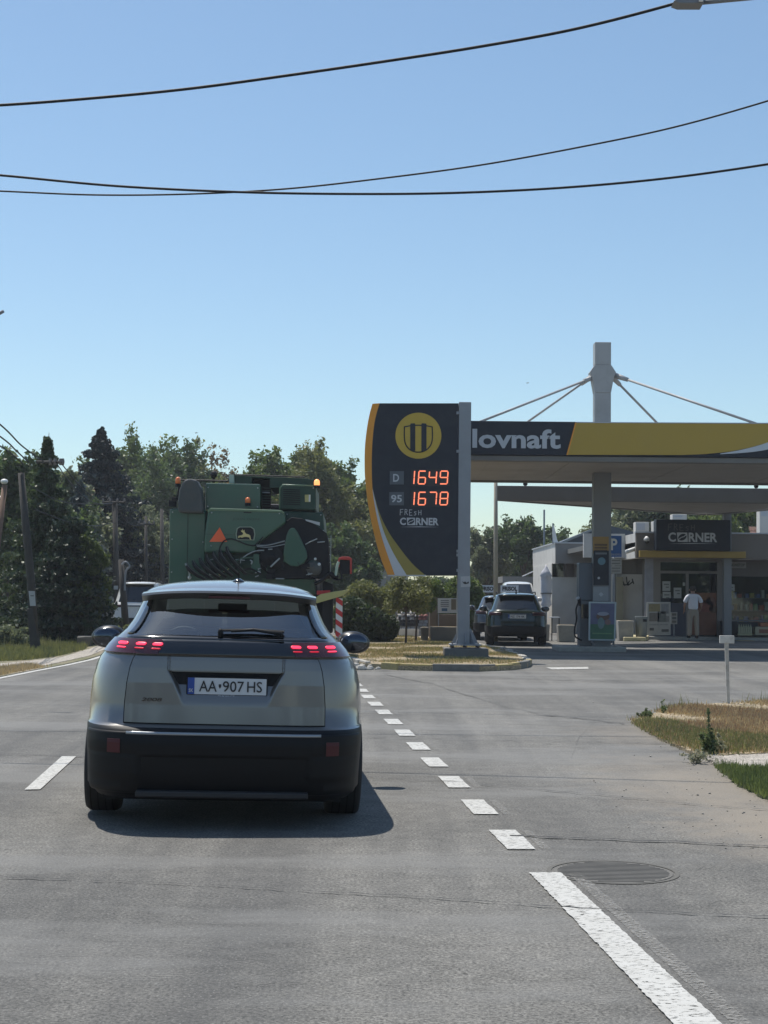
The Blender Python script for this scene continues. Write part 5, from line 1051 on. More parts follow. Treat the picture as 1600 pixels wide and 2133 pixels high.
# rooftop units
for (a, b_, c, d_, Y_, lb) in ((1324, 1352, 1088, 1112, 53, 'white air-conditioning box on the shop roof left of the dark sign'), (1361, 1368, 1086, 1111, 52.5, 'narrow white vent box on the roof touching the left end of the dark sign'), (1401, 1431, 1071, 1084, 54, 'white rooftop unit peeping over the top of the dark sign'), (1583, 1606, 1060, 1080, 56, 'white roof box at the far right above the parapet')):
    o = thing('rooftop_unit', lb, 'air conditioner', (X((a+b_)/2, Y_), Y_, zt - .3), group='white boxes on the shop roof')
    bx('casing', X(a, Y_), X(b_, Y_), Y_, Y_ + .5, zt - .3, Z(c, Y_), mWallW, o, .015); bx('grille', X(a, Y_) + .04, X(a, Y_) + .04 + (X(b_, Y_) - X(a, Y_)) * .6, Y_ - .006, Y_ - .001, Z(d_, Y_) + .12, Z(c, Y_) - .05, mLetter, o)
# cameras
def cctv(px, py, Y_, lb, dome=True):
    o = P(px, py, Y_); c = thing('security_camera', lb, 'camera', tuple(o))
    if dome: obj('housing', MB().lathe([(.09, .0), (.10, .07), (.03, .16)], (o.x, o.y, o.z), 12), mWhiteP, c, smooth=True); obj('dome', MB().ball((o.x, o.y, o.z - .01), .07), mGloss, c, smooth=True)
    else: obj('housing', MB().tube([(o.x - .2, o.y - .25, o.z - .08), (o.x + .15, o.y, o.z + .04)], .07, 10), mWhiteP, c, smooth=True); obj('arm', MB().tube([(o.x + .1, o.y, o.z), (o.x + .2, o.y + .25, o.z - .12)], .025, 6), mWhiteP, c)
cctv(1347, 1127, SY - .12, 'white dome camera on the brown parapet left of the dark shop sign'); cctv(1315, 1145, SY + .3, 'white bullet camera on the sunlit corner of the shop parapet', False)
# ice chest, leaflet rack, bin, planters in front of the shop
def framed(name, label, cat, pts, Y_, shapes, base=(.36, .35, .33)):
    t = thing(name, label, cat, (X(pts[0][0], Y_), Y_, .1)); flat('frame', pts, Y_, Y_, M('white_frame', (.42, .42, .40), .4), t, .08, .006)
    pn = flat('poster', sub4(.04, .03, .96, .97, pts), Y_, Y_ - .004, M(name + '_base', base, .5, var=.15, scale=8), t, .003)
    for (u0, v0, u1, v1, c) in shapes: flat('poster_shape', sub4(u0, v0, u1, v1, pts), Y_, Y_ - .008, M(name + str(round(u0*100)) + str(round(v0*100)), c, .5, var=.4, scale=14), pn, .003)
    return t
AB = framed('pavement_sign', 'white framed pavement poster stand with grey pictures, left of the shop door', 'sign stand', [(1348, 1255), (1397, 1254), (1397, 1323), (1347, 1323)], SY - .8,
    [(.08, .05, .55, .28, (.24, .20, .10)), (.6, .05, .92, .35, (.20, .21, .22)), (.10, .32, .52, .58, (.16, .14, .12)), (.45, .28, .80, .6, (.12, .13, .12)), (.78, .42, .94, .6, (.18, .18, .17)), (.12, .78, .30, .86, (.04, .04, .045)), (.62, .82, .92, .90, (.05, .05, .05)), (.1, .66, .9, .70, (.24, .25, .24))])
rk = framed('leaflet_rack', 'small white leaflet rack right beside the pavement poster stand', 'rack', [(1398, 1275), (1411, 1275), (1411, 1300), (1398, 1300)], SY - .6, [(.15, .1, .85, .3, (.15, .14, .12)), (.15, .4, .85, .6, (.12, .12, .13)), (.15, .7, .85, .9, (.16, .15, .13))])
obj('stand_leg', MB().tube([P(1404, 1300, SY - .55), (P(1404, 1300, SY - .55).x, SY - .55, .1)], .02, 6), mSteel, rk)
cb2 = P(1336, 1322, SY - 1.2); BN = thing('waste_bin', 'grey cylindrical waste bin between the planter and the poster stand', 'bin', (cb2.x, SY - 1.2, 0))
obj('bin_body', MB().lathe([(.17, .05), (.21, .75), (.22, .78), (.19, .78)], (cb2.x, SY - 1.2, .0), 20), M('bin_grey', (.20, .225, .23), .5, var=.1, dirt=.3), BN, smooth=True); obj('bin_slot', MB().box(cb2.x + .02, cb2.x + .14, SY - 1.42, SY - 1.38, .62, .70), mBlackPl, BN)
mLeafP = leaf_mat('planter_leaf', (.10, .13, .04)); mFl = leaf_mat('flower_red', (.45, .08, .05)); mFlo = leaf_mat('flower_orange', (.42, .20, .12)); mRosy = leaf_mat('flower_pale', (.36, .30, .20))
def leafblob(c, rr, n, size, seed, flatn=.0):
    rg = np.random.default_rng(seed); d = rg.normal(size=(n, 3)); d /= np.linalg.norm(d, axis=1)[:, None]; r = rg.random(n) ** (1/2.2)
    p = np.array(c) + d * r[:, None] * np.array(rr); return leafquads(p, size, rg)
def leafquads(p, size, rg, droop=None):
    n = len(p); a = rg.normal(size=(n, 3)); a /= np.linalg.norm(a, axis=1)[:, None]
    b = rg.normal(size=(n, 3)); b -= a * (a * b).sum(1)[:, None]; b /= np.linalg.norm(b, axis=1)[:, None]
    s = (size * rg.uniform(.55, 1.35, n))[:, None]; V = np.zeros((n, 4, 3)); V[:, 0] = p - a * s; V[:, 1] = p + b * s * .55; V[:, 2] = p + a * s; V[:, 3] = p - b * s * .55; return V
def planter(label, px0, px1, ytop, ybot, Y_, fl, seed, mconc=None, h=None, group='concrete planters at the station'):
    xa, xb = X(px0, Y_), X(px1, Y_); z1 = Z(ytop, Y_, px0); t = thing('planter', label, 'planter', ((xa+xb)/2, Y_, 0), group=group)
    mb = MB(); mb.prism([(xa + .03, 0), (xb - .03, 0), (xb, z1), (xa, z1)], Y_, Y_ + .5); obj('trough', mb, mconc or mConc, t, bevel=.015); obj('soil', MB().box(xa + .05, xb - .05, Y_ + .05, Y_ + .45, z1 - .01, z1 + .01), mSoil, t)
    V = [leafblob((xa + (xb-xa)*u, Y_ + .25, z1 + .12), (.28, .22, .18), 260, .05, seed + k) for k, u in enumerate(np.linspace(.1, .9, max(3, int((xb-xa)/.35))))]
    obj('plants', quads('plants', np.concatenate(V)), mLeafP, t); V = [leafblob((xa + (xb-xa)*u, Y_ + .2, z1 + .18), (.3, .24, .18), 60, .04, seed + 50 + k) for k, u in enumerate(np.linspace(.1, .9, 5))]
    obj('flowers', quads('flowers', np.concatenate(V)), fl, t); return t
planter('concrete planter with small red flowers between the P sign and the waste bin', 1288, 1321, 1293, 1322, 49.5, mFl, 31); planter('concrete planter with green bush and orange flowers left of the fuel pump', 1163, 1200, 1302, 1330, 47.5, mFlo, 41)
planter('concrete planter half hidden behind the right rear corner of the black SUV', 1128, 1146, 1300, 1330, 48.5, mLeafP, 47)
mTrough = M('dark_trough', (.15, .145, .13), .85, var=.2, dirt=.5, bump=.3)
planter('long grey planter with faded flowers just left of the sign post', 897, 958, 1306, 1331, 44.5, mRosy, 61, mTrough); planter('short grey planter at the left end of the row before the brown wall', 877, 894, 1307, 1329, 44.9, mRosy, 71, mTrough)
o = P(1178, 1290, 47.7); V = [leafblob((o.x + dx, 47.8, 1.0 + dz), (.3, .3, .4), 700, .06, 90 + k) for k, (dx, dz) in enumerate(((-.1, 0), (.2, .15), (.35, 0), (0, .3)))]
SHB = thing('small_bush', 'pale green feathery bush growing in the planter left of the fuel pump', 'bush', (o.x, 47.8, .7)); obj('foliage', quads('foliage', np.concatenate(V)), leaf_mat('feathery_leaf', (.20, .24, .10)), SHB)
# pale kerb island at the shop
kb = [tuple(G(x, y)[:2]) for x, y in ((1286, 1330), (1300, 1326), (1345, 1326), (1352, 1332), (1345, 1336), (1300, 1336))]
YB = obj('yellow_kerb', MB().slab(kb, .0, .13), M('kerb_cream', (.50, .44, .26), .8, dirt=.5, dscale=4), bevel=.02); tag(YB, 'low yellow and white kerb block in the sun in front of the waste bin', 'kerb')
# ---------------------------------------------------------------- person at the door
def skin_mesh(name, joints, edges, mat, parent, label=None, sub=1, root=0, w=True):
    me = bpy.data.meshes.new(name); iv = W[parent.name].inverted(); me.from_pydata([tuple(iv @ Vector(j[:3])) for j in joints], edges, [])
    o = bpy.data.objects.new(name, me); COL.objects.link(o); o.parent = parent; W[o.name] = W[parent.name]; me.materials.append(mat)
    sk = o.modifiers.new('skin', 'SKIN'); sk.use_smooth_shade = True
    for i, v in enumerate(me.skin_vertices[0].data): v.radius = (joints[i][3], joints[i][4] if len(joints[i]) > 4 else joints[i][3]); v.use_root = (i == root)
    s = o.modifiers.new('sub', 'SUBSURF'); s.levels = s.render_levels = sub
    return o
PY = 49.6; pc = P(1444, 1336, PY); gz = 0.10
PS = thing('person', 'person in white short-sleeved shirt and beige trousers standing at the shop door, seen from behind', 'person', (pc.x, PY, gz))
def J(x, y, z, *r): return (pc.x + x, PY + y, gz + z, *r)
K = .96
mSkin = M('skin', (.30, .17, .12), .6); mShirt = M('white_shirt', (.66, .67, .74), .8, var=.06, bump=.2, bscale=12); mTr = M('beige_trousers', (.27, .24, .20), .85, var=.1, bump=.2, bscale=10); mHair = M('dark_hair', (.03, .025, .022), .8, bump=.4)
jj = [J(0, 0, .92*K, .095, .07), J(0, .01, 1.10*K, .11, .08), J(0, .02, 1.30*K, .14, .10), J(0, .03, 1.43*K, .10, .08), J(0, .05, 1.50*K, .052), J(0, .08, 1.58*K, .075, .085), J(0, .095, 1.65*K, .082, .09), J(0, .09, 1.715*K, .055, .06)]
ee = [(0, 1), (1, 2), (2, 3), (3, 4), (4, 5), (5, 6), (6, 7)]
for s in (-1, 1):
    b0 = len(jj); jj += [J(s*.19, .02, 1.40*K, .055), J(s*.25, .0, 1.22*K, .045), J(s*.27, .02, 1.10*K, .038), J(s*.255, .14, .98*K, .030), J(s*.245, .22, .92*K, .026), J(s*.24, .27, .89*K, .034, .018)]
    ee += [(3, b0)] + [(b0+i, b0+i+1) for i in range(5)]
    hb = b0 + 5
    for k in range(4): f0 = len(jj); a = (k - 1.5) * .019; L_ = (.07, .08, .075, .06)[k]; jj += [J(s*.24 + a*.4, .30, .885*K + a, .009), J(s*.24 + a*.4, .30 + L_*.6, .87*K + a, .008), J(s*.23 + a*.3, .30 + L_, .84*K + a, .007)]; ee += [(hb, f0), (f0, f0+1), (f0+1, f0+2)]
    f0 = len(jj); jj += [J(s*.205, .27, .91*K, .010), J(s*.19, .31, .91*K, .008)]; ee += [(hb, f0), (f0, f0+1)]
    l0 = len(jj); jj += [J(s*.085, 0, .84*K, .062), J(s*.11, .0, .48*K, .055), J(s*.115, -.02, .30*K, .048), J(s*.12, -.01, .09*K, .035), J(s*.13, .08, .045, .036, .03), J(s*.135, .17, .04, .028, .02)]
    ee += [(0, l0)] + [(l0+i, l0+i+1) for i in range(5)]
body = skin_mesh('body', jj, ee, mSkin, PS, sub=1)
sj = [J(0, 0, .92*K, .180, .140), J(0, .01, 1.10*K, .170, .130), J(0, .02, 1.30*K, .185, .135), J(0, .03, 1.42*K, .12, .10), J(0, .04, 1.47*K, .066)]; se = [(0, 1), (1, 2), (2, 3), (3, 4)]
for s in (-1, 1): b0 = len(sj); sj += [J(s*.185, .02, 1.40*K, .075), J(s*.245, .005, 1.27*K, .072), J(s*.265, .005, 1.18*K, .075)]; se += [(3, b0), (b0, b0+1), (b0+1, b0+2)]
skin_mesh('shirt', sj, se, mShirt, PS, sub=2)
tj = [J(0, 0, .90*K, .162, .125), J(0, 0.005, 1.04*K, .150, .115)]; te = [(0, 1)]
for s in (-1, 1): b0 = len(tj); tj += [J(s*.095, 0, .80*K, .105), J(s*.11, .0, .48*K, .082), J(s*.115, -.02, .30*K, .078), J(s*.12, -.015, .08*K, .080)]; te += [(0, b0), (b0, b0+1), (b0+1, b0+2), (b0+2, b0+3)]
skin_mesh('trousers', tj, te, mTr, PS, sub=2)
obj('hair', MB().ball(J(0, .075, 1.665*K)[:3], .098, .105, .10, 16, 10), mHair, PS, smooth=True)
for s in (-1, 1):
    obj('ear', MB().ball(J(s*.1, .10, 1.62*K)[:3], .014, .02, .032), mSkin, PS, smooth=True); obj('shoe', MB().ball(J(s*.13, .07, .045)[:3], .055, .14, .05), mBlackPl, PS, smooth=True)
    obj('eye', MB().ball(J(s*.033, .183, 1.64*K)[:3], .012), mWhiteP, PS)
obj('nose', MB().ball(J(0, .195, 1.61*K)[:3], .015, .02, .025), mSkin, PS, smooth=True); obj('mouth', MB().ball(J(0, .18, 1.565*K)[:3], .025, .008, .008), M('lips', (.3, .1, .08), .6), PS)
# ---------------------------------------------------------------- middle wing and side building
WG = thing('middle_wing', 'low wing with dark window band and white panels between shop and side building', 'building', (X(1290, 54), 54, 0)); Y2 = 54.2
x2a, x2b = X(1238, Y2), X(1361, YW) + .05
zz1 = Z(1197, Y2)
bx('wall_panel', x2a, X(1340, Y2), Y2, Y2 + .2, 0, zz1, mWallW, WG); bx('window_band', x2a, X(1340, Y2), Y2 + .04, Y2 + .2, zz1 + .003, Z(1160, Y2), M('band_grey', (.19, .175, .16), .6, var=.15, dirt=.3), WG)
for a in (1262, 1290, 1325, 1343): bx('mullion', X(a, Y2), X(a + 3, Y2), Y2 + .0, Y2 + .035, zz1 + .01, Z(1162, Y2), mFrameS, WG)
bx('fascia', x2a - .5, x0 - .01, Y2 - .9, Y2 - .75, Z(1163, Y2 - .9), Z(1113, Y2 - .9), mWallW, WG); bx('roof_slab', x2a - .5, X(1340, Y2), Y2 - .74, Y2 + 5, Z(1150, Y2), Z(1140, Y2), mFasG, WG)
bx('drainpipe', X(1279, Y2 - .2), X(1283, Y2 - .2), Y2 - .2, Y2 - .1, 0, Z(1165, Y2), mFasG, WG); bx('corner_board', X(1344, YW), X(1361, YW), YW, YW + .1, .12, Z(1163, YW), M('poster_bluegrey', (.24, .25, .29), .6, var=.3, scale=4), WG)
bx('stone_pillar', X(1284, Y2 - .3), X(1298, Y2 - .3), Y2 - .3, Y2 - .05, 0, zz1 - .1, M('ochre_pillar', (.32, .29, .20), .8, dirt=.4), WG)
gf = MB(); pts = [[(1292, 1203), (1297, 1210), (1301, 1219), (1308, 1217), (1311, 1210)], [(1305, 1202), (1306, 1212), (1308, 1219), (1313, 1216), (1319, 1211)], [(1317, 1206), (1320, 1216)], [(1296, 1218), (1308, 1218)]]
for s_ in pts: gf.strip([XZ(*p, Y2 - .003) for p in s_], .04, Y2 - .003, .004)
obj('graffiti', gf, mPlateTx, WG)
SB = thing('side_building', 'low flat-roofed side building with white sunlit fascia behind the folded parasol', 'building', (X(1200, 59), 59, 0)); Y3 = 58.0
xa3 = X(1157, Y3); zt3 = Z(1132, Y3, 1157); zb3 = Z(1173.5, Y3, 1157)
bx('fascia', xa3, X(1262, Y3), Y3, Y3 + .15, zb3, zt3, M('fascia_shaded', (.25, .235, .22), .7, var=.08, dirt=.3), SB); bx('side_fascia', xa3, xa3 + .15, Y3 + .16, Y3 + 8.8, zb3, zt3, mWallW, SB); bx('roof_slab', xa3 + .16, X(1262, Y3), Y3 + .16, Y3 + 8.8, zt3 - .4, zt3 - .1, mFasG, SB)  # front fascia coloured dark for its shade, left side white for the sun
bx('coping', xa3 - .04, X(1262, Y3), Y3 - .04, Y3 + 8.9, zt3 + .002, zt3 + .05, mLetter, SB)
Y4 = Y3 + .9; zw = Z(1202, Y4, 1180)
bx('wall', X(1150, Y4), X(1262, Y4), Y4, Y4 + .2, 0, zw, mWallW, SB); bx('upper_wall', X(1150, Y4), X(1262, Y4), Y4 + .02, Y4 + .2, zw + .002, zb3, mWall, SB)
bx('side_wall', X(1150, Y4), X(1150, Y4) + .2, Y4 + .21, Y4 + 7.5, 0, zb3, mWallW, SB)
w_ = bx('window', X(1149, Y4) + .02, X(1175, Y4), Y4 - .02, Y4 + .01, zw, Z(1176, Y4), mGlassD, SB); bx('frame', X(1174, Y4), X(1176, Y4), Y4 - .03, Y4 + .012, zw, Z(1176, Y4), mFrameS, w_)
bx('window', X(1178, Y4), X(1195, Y4), Y4 - .02, Y4 + .01, zw, Z(1176, Y4), M('shutter_brown', (.12, .10, .09), .6), SB); obj('round_sign', MB().lathe([(.10, -.02), (.10, 0)], (X(1205, Y4), Y4 - .02, Z(1181, Y4)), 20, 'y'), M('rust_sign', (.14, .07, .05), .6), SB)
GR = thing('gabled_roof', 'blue-grey sloping roof with pale verge rising behind the side building', 'roof', (X(1220, 72), 72, 0)); Y5 = 72
obj('gable', MB().prism(pz([(1135, 1143), (1262, 1093), (1330, 1110), (1330, 1160), (1135, 1160)], Y5), Y5, Y5 + 6), M('roof_blue', (.06, .075, .10), .6), GR); obj('verge_board', MB().prism(pz([(1130, 1145), (1262, 1089), (1262, 1094), (1132, 1149)], Y5), Y5 - .25, Y5 - .01), M('verge_grey', (.24, .26, .26), .6), GR)
obj('house_wall', MB().box(X(1160, Y5), X(1330, Y5), Y5 + .1, Y5 + 6, 0, Z(1161, Y5)), mWall, GR)
# parasol, flag, banners, shelter, wall sign
PR = thing('parasol', 'folded white parasol tied on its pole beside the side building', 'parasol', (X(1138, 50), 50, 0))
pr = [(.02, 1.0), (.17, .95), (.22, 1.05), (.20, 1.25), (.21, 1.5), (.24, 1.9), (.22, 2.05), (.27, 2.10), (.16, 2.28), (.07, 2.42), (.02, 2.5)]
z0_ = Z(1262, 50, 1138); z1_ = Z(1177, 50, 1138); mb = MB(); mb.lathe([(r * .75, z0_ + (h_ - 1.0) / 1.5 * (z1_ - z0_)) for r, h_ in pr], (X(1138, 50), 50, 0), 20); mb.v = [(x_ + .02 * math.sin(17 * z_ + x_ * 30), y_, z_) for x_, y_, z_ in mb.v]
obj('folded_canopy', mb, M('parasol_cloth', (.56, .56, .60), .8, var=.1, scale=6, bump=.4, bscale=8), PR, smooth=True); obj('strap', MB().lathe([(.19, 0), (.19, .04)], (X(1138, 50), 50, Z(1240, 50)), 16), mFasG, PR); obj('pole', MB().tube([(X(1138, 50), 50, 0), (X(1138, 50), 50, z0_ + .05)], .03, 8), mSteel, PR)
FL = thing('small_flag', 'white and blue feather flag standing on the roof edge of the side building', 'flag', (X(1153, 57), 57, 0)); obj('cloth', MB().prism(pz(bez([(1152, 1090), (1157, 1106), (1160, 1122), (1163, 1132), (1154, 1133), (1151, 1110), (1152, 1090)], 3), 58.3), 58.3, 58.33), mWhiteP, FL); obj('flag_pole', MB().tube([(X(1151.5, 58.3), 58.35, zt3), P(1151.5, 1090, 58.35)], .025, 6), mSteel, FL)
for a, b_, lb, al in ((1000, 1035, 'FRISOL banner on the left, partly behind the price sign post', 'FRISOL'), (1043, 1080, 'FRISOL banner on the right, above the roof of the black SUV', 'FRISOL')):
    Yb = 57; t = thing('banner', 'white ' + lb, 'banner', (X((a+b_)/2, Yb), Yb, 0)); fb = flat('board', [(a, 1219), (b_, 1219), (b_, 1234), (a, 1234)], Yb, Yb, mSignW, t, .05)
    obj('banner_text', text_mesh(al, X(a + 3.5, Yb), X(b_ - 2.5, Yb), Z(1230.5, Yb, a), Z(1221.5, Yb, a), Yb - .001, bold=.05), mPlateTx, fb)
    for u in (a + 3, b_ - 3): obj('post', MB().tube([(X(u, Yb), Yb + .08, 0), (X(u, Yb), Yb + .08, Z(1220, Yb, a))], .025, 6), mSteel, t)
LS = thing('low_shelter', 'low flat-roofed grey shelter behind the banners and the white van', 'shelter', (X(1090, 68), 68, 0)); Y6 = 68
bx('roof', X(1047, Y6), X(1150, Y6), Y6, Y6 + 4, Z(1214, Y6, 1090), Z(1201, Y6, 1090), M('shelter_grey', (.24, .235, .225), .7, dirt=.4), LS); bx('back_wall', X(1047, Y6), X(1150, Y6), Y6 + 3.8, Y6 + 4, 0, Z(1214, Y6, 1090) - .01, mParap, LS)
for u in (1050, 1098, 1147): bx('post', X(u, Y6), X(u + 2.5, Y6), Y6 + .1, Y6 + .2, 0, Z(1214, Y6, 1090) - .005, mSteel, LS)
obj('brace', MB().tube([P(1088, 1201, Y6 + .1), P(1132, 1181, Y6 + .1)], .03, 6), mLetter, LS)
TB = thing('cafe_table', 'small dark table standing behind the black SUV between two planters', 'table', (X(1152, 49), 49, 0)); bx('tabletop', X(1146, 49), X(1166, 49), 48.8, 49.4, .72, .75, mLetter, TB); [bx('leg', X(u, 49), X(u, 49) + .03, 48.85, 48.88, 0, .72, mBlackPl, TB) for u in (1148, 1163)]
WS = thing('notice_board', 'white notice board with grey text fixed to the brown wall left of the sign post', 'notice board', (X(930, 46.5), 46.5, 0)); Yn = 46.5
fb = flat('board', [(912, 1246), (951, 1246), (951, 1277), (912, 1277)], Yn, Yn, M('board_white', (.50, .50, .49), .5), WS, .04)
for k in range(4): flat('text_line', [(918, 1250 + k * 4), (935, 1250 + k * 4), (935, 1251.6 + k * 4), (918, 1251.6 + k * 4)], Yn, Yn - .004, M('print_grey', (.12, .12, .12), .7), fb, .003)
flat('logo_box', [(920, 1267), (932, 1267), (932, 1273), (920, 1273)], Yn, Yn - .004, M('logo_blue', (.06, .12, .2), .6), fb, .003); flat('picture', [(940, 1248), (950, 1248), (950, 1270), (940, 1270)], Yn, Yn - .004, M('logo_brown', (.16, .13, .08), .6), fb, .003)
BW = thing('brown_wall', 'brown rendered wall with a taller pillar behind the flower planters', 'wall', (X(930, 47), 47, 0))
mBr = M('brown_render', (.17, .13, .095), .85, var=.15, dirt=.4); bx('wall_body', X(898, 47), X(965, 47), 47, 47.3, 0, Z(1280, 47, 930), mBr, BW); bx('pillar', X(895, 46.9), X(911, 46.9), 46.9, 47.35, 0, Z(1236, 47, 903), mBr, BW, .02)
for k in (0,): bx('sign_post', X(913, 46.7), X(915, 46.7), 46.6, 46.7, 0, Z(1250, 46.7, 913), mSteel, WS)
# stacked roof-tile samples left of the wall
TS = thing('tile_display', 'display of stacked dark, white and red roof tiles behind the young tree', 'tile display', (X(862, 50), 50, 0)); Yt = 50.0
cols = [M('tile_dark', (.07, .065, .065), .6), M('tile_white', (.42, .41, .40), .6), M('tile_red', (.30, .11, .09), .6)]
for r_ in range(9):
    y0_ = 1266 + r_ * 6.4
    for c_ in range(7):
        if c_ > 4 and r_ in (2, 3): m_ = cols[2]
        elif c_ > 4 or r_ == 6: m_ = cols[1]
        else: m_ = cols[0] if (r_ + c_) % 2 or r_ > 3 else cols[1]
        a = 829 + c_ * 9 - (r_ % 2) * 2; za = Z(y0_ + 5.6, Yt, 860); zb_ = Z(y0_, Yt, 860)
        if za < .05: continue
        obj('tile', MB().add([(X(a, Yt), Yt - .03, za), (X(a + 8.4, Yt), Yt - .03, za), (X(a + 8.4, Yt), Yt + .05, zb_), (X(a, Yt), Yt + .05, zb_), (X(a + 4, Yt), Yt - .07, za + .01), (X(a + 4, Yt), Yt + .02, zb_)], [(0, 4, 5, 3), (4, 1, 2, 5)]), m_, TS)
bx('backing', X(826, Yt), X(896, Yt), Yt + .12, Yt + .2, 0, Z(1262, Yt, 860), mFasG, TS); bx('white_board', X(832, 49), X(874, 49), 48.9, 49.0, Z(1326, 49, 850), Z(1310, 49, 850), mWhiteP, TS)
# marker post in the right verge
g = G(1517, 1470); MK = thing('marker_post', 'white flat-headed marker post standing in the dry grass of the right verge', 'marker post', (g.x, g.y, .03))
zm = XZ(1512, 1340, g.y)[1]; zt_ = XZ(1514, 1324, g.y)[1]
obj('stake', MB().prism([(g.x - .018, .02), (g.x + .020, .02), (XZ(1517.5, 1340, g.y)[0], zm), (XZ(1509.5, 1340, g.y)[0], zm)], g.y - .015, g.y + .015), M('stake_paint', (.50, .48, .44), .7, var=.25, scale=14, dirt=.7, dscale=8, dcol=(.2, .17, .13), bump=.4), MK)
a = XZ(1499, 1340, g.y); c = XZ(1529, 1324, g.y); obj('head_plate', MB().box(a[0], c[0], g.y - .025, g.y + .02, zm - .0, c[1]), M('plate_head', (.58, .57, .53), .6, var=.15, scale=18, dirt=.35, dscale=10), MK, bevel=.004)
# ---------------------------------------------------------------- vegetation
mBark = M('bark', (.085, .065, .05), .9, var=.35, scale=8, bump=.6, bscale=30)
def tree(name, label, x, y, h, rx, n, leaf, mat, seed, z0=0.25, ry=None, trunk=None, clumps=26, top=1.0, group=None, rz=None, cat='tree', shape=1.0, blob=.34):
    """broadleaf tree: clumps of leaf-sized faces spread over an uneven crown, limbs running to the clumps"""
    n = int(n * 2.0); leaf *= .62; rg = np.random.default_rng(seed); t = thing(name, label, cat, (x, y, 0), group=group); rx *= 1.15; ry = ry or rx; zc = h * (z0 + (1 - z0) / 2); rz = rz or h * (1 - z0) / 2
    C = []; V = []
    for k in range(clumps):
        u = rg.normal(size=3); u /= np.linalg.norm(u); r = rg.uniform(.25, .86) ** .6
        zz_ = u[2]; wd = (1 - max(0, zz_) * .35 * shape)
        c = np.array([x + u[0] * rx * r * wd, y + u[1] * ry * r * wd, zc + u[2] * rz * r * top]); br = rx * blob * rg.uniform(.6, 1.25)
        C.append((c, br)); m_ = int(n / clumps * (br / (rx * blob)) ** 2)
        d = rg.normal(size=(m_, 3)); d /= np.linalg.norm(d, axis=1)[:, None]; rr = rg.random(m_) ** .42
        p = c + d * rr[:, None] * br * np.array([1.05, 1.05, .8]) + rg.normal(size=(m_, 3)) * br * .07
        V.append(leafquads(p, leaf, rg))
    # sprays that break the outline
    for k in range(clumps * 3):
        c, br = C[rg.integers(clumps)]; u = c - np.array([x, y, zc - rz * .4]); u /= np.linalg.norm(u) + 1e-6; u += rg.normal(size=3) * .45
        m_ = 110; s_ = rg.random(m_)[:, None]; p = c + u * br * (.6 + s_ * .5) + rg.normal(size=(m_, 3)) * leaf * 1.2; V.append(leafquads(p, leaf, rg))
    V = np.concatenate(V) - np.array([x, y, 0])
    if trunk is None: trunk = h * .022
    mb = MB(); zs = [0, h * .12, h * z0, zc]; mb.tube([(0, 0, -.05)] + [(rg.normal() * h * .006, rg.normal() * h * .006, z_) for z_ in zs[1:]], [trunk * 1.3, trunk, trunk * .8, trunk * .35], 8)
    for c, br in C[:min(16, clumps)]:
        a = Vector((0, 0, h * rg.uniform(z0 * .8, z0 + .25))); b_ = Vector(c - np.array([x, y, 0])); m_ = (a + b_) / 2 + Vector((0, 0, -.05 * h)); mb.tube([a, m_, b_], [trunk * .4, trunk * .25, trunk * .08], 5, cap=False)
    obj('trunk', mb, mBark, t, w=False, smooth=True); obj('crown', quads('crown', V), mat, t, w=False); return t
def conifer(name, label, x, y, h, r, n, mat, seed, z0=.04, leaf=.14, droop=.25, group=None, power=.9, gap=.0, rag=.25):
    rg = np.random.default_rng(seed); t = thing(name, label, 'tree', (x, y, 0), group=group); V = []
    nb = int(n / 46); mb = MB(); mb.tube([(0, 0, -.05), (0, 0, h * .5), (0, 0, h)], [h * .018, h * .01, .012], 7)
    for k in range(nb):
        u = rg.random() ** 1.35; nt_ = max(8, int(h / .42)); u = (int(u * nt_) + .5 + rg.normal() * .16) / nt_; u = min(max(u, 0), .995); z_ = h * (z0 + (1 - z0) * u); R_ = r * (1 - u) ** power * rg.uniform(1 - rag, 1 + rag * .7) + .03
        whorl = math.sin(u * 60) * .12; R_ *= 1 + whorl; a = rg.uniform(0, 2*np.pi); m_ = 46; s_ = rg.random(m_) ** .7
        dz = -droop * R_ * s_ + .35 * droop * R_ * s_ ** 3 + (.12 * R_ if u > .85 else 0) * s_
        sp_ = .025 + .17 * R_ * (1 - s_ * .75)
        p = np.stack([np.cos(a) * R_ * s_ + rg.normal(size=m_) * sp_ * .45, np.sin(a) * R_ * s_ + rg.normal(size=m_) * sp_ * .45, z_ + dz + rg.normal(size=m_) * .05], 1); V.append(leafquads(p, leaf, rg))
        if k % 6 == 0: mb.tube([(0, 0, z_), (math.cos(a) * R_ * .8, math.sin(a) * R_ * .8, z_ - droop * R_ * .6)], [.03, .008], 4, cap=False)
    m_ = 260; zt = h * (1 - .12 * rg.random(m_) ** 1.0); rr_ = (h - zt) * .32 + .02; aa = rg.uniform(0, 6.28, m_); sp2 = rg.random(m_)
    V.append(leafquads(np.stack([np.cos(aa) * rr_ * sp2, np.sin(aa) * rr_ * sp2, zt], 1), leaf * .8, rg))
    obj('trunk', mb, mBark, t, w=False); obj('crown', quads('crown', np.concatenate(V)), mat, t, w=False); return t
mL1 = leaf_mat('leaf_mid', (.105, .150, .045)); mL2 = leaf_mat('leaf_olive', (.140, .160, .062)); mL3 = leaf_mat('leaf_dark', (.075, .115, .045)); mL4 = leaf_mat('leaf_grey', (.150, .180, .105)); mL5 = leaf_mat('leaf_brownish', (.15, .12, .06))
mC1 = leaf_mat('needle_dark', (.028, .050, .027), .15); mC2 = leaf_mat('needle_bluedark', (.020, .034, .034), .12); mC3 = leaf_mat('needle_blue', (.10, .135, .135), .15); mC4 = leaf_mat('needle_green', (.055, .085, .038), .2)
def at(px, py, Y_): p = P(px, py, Y_); return p.x, p.z
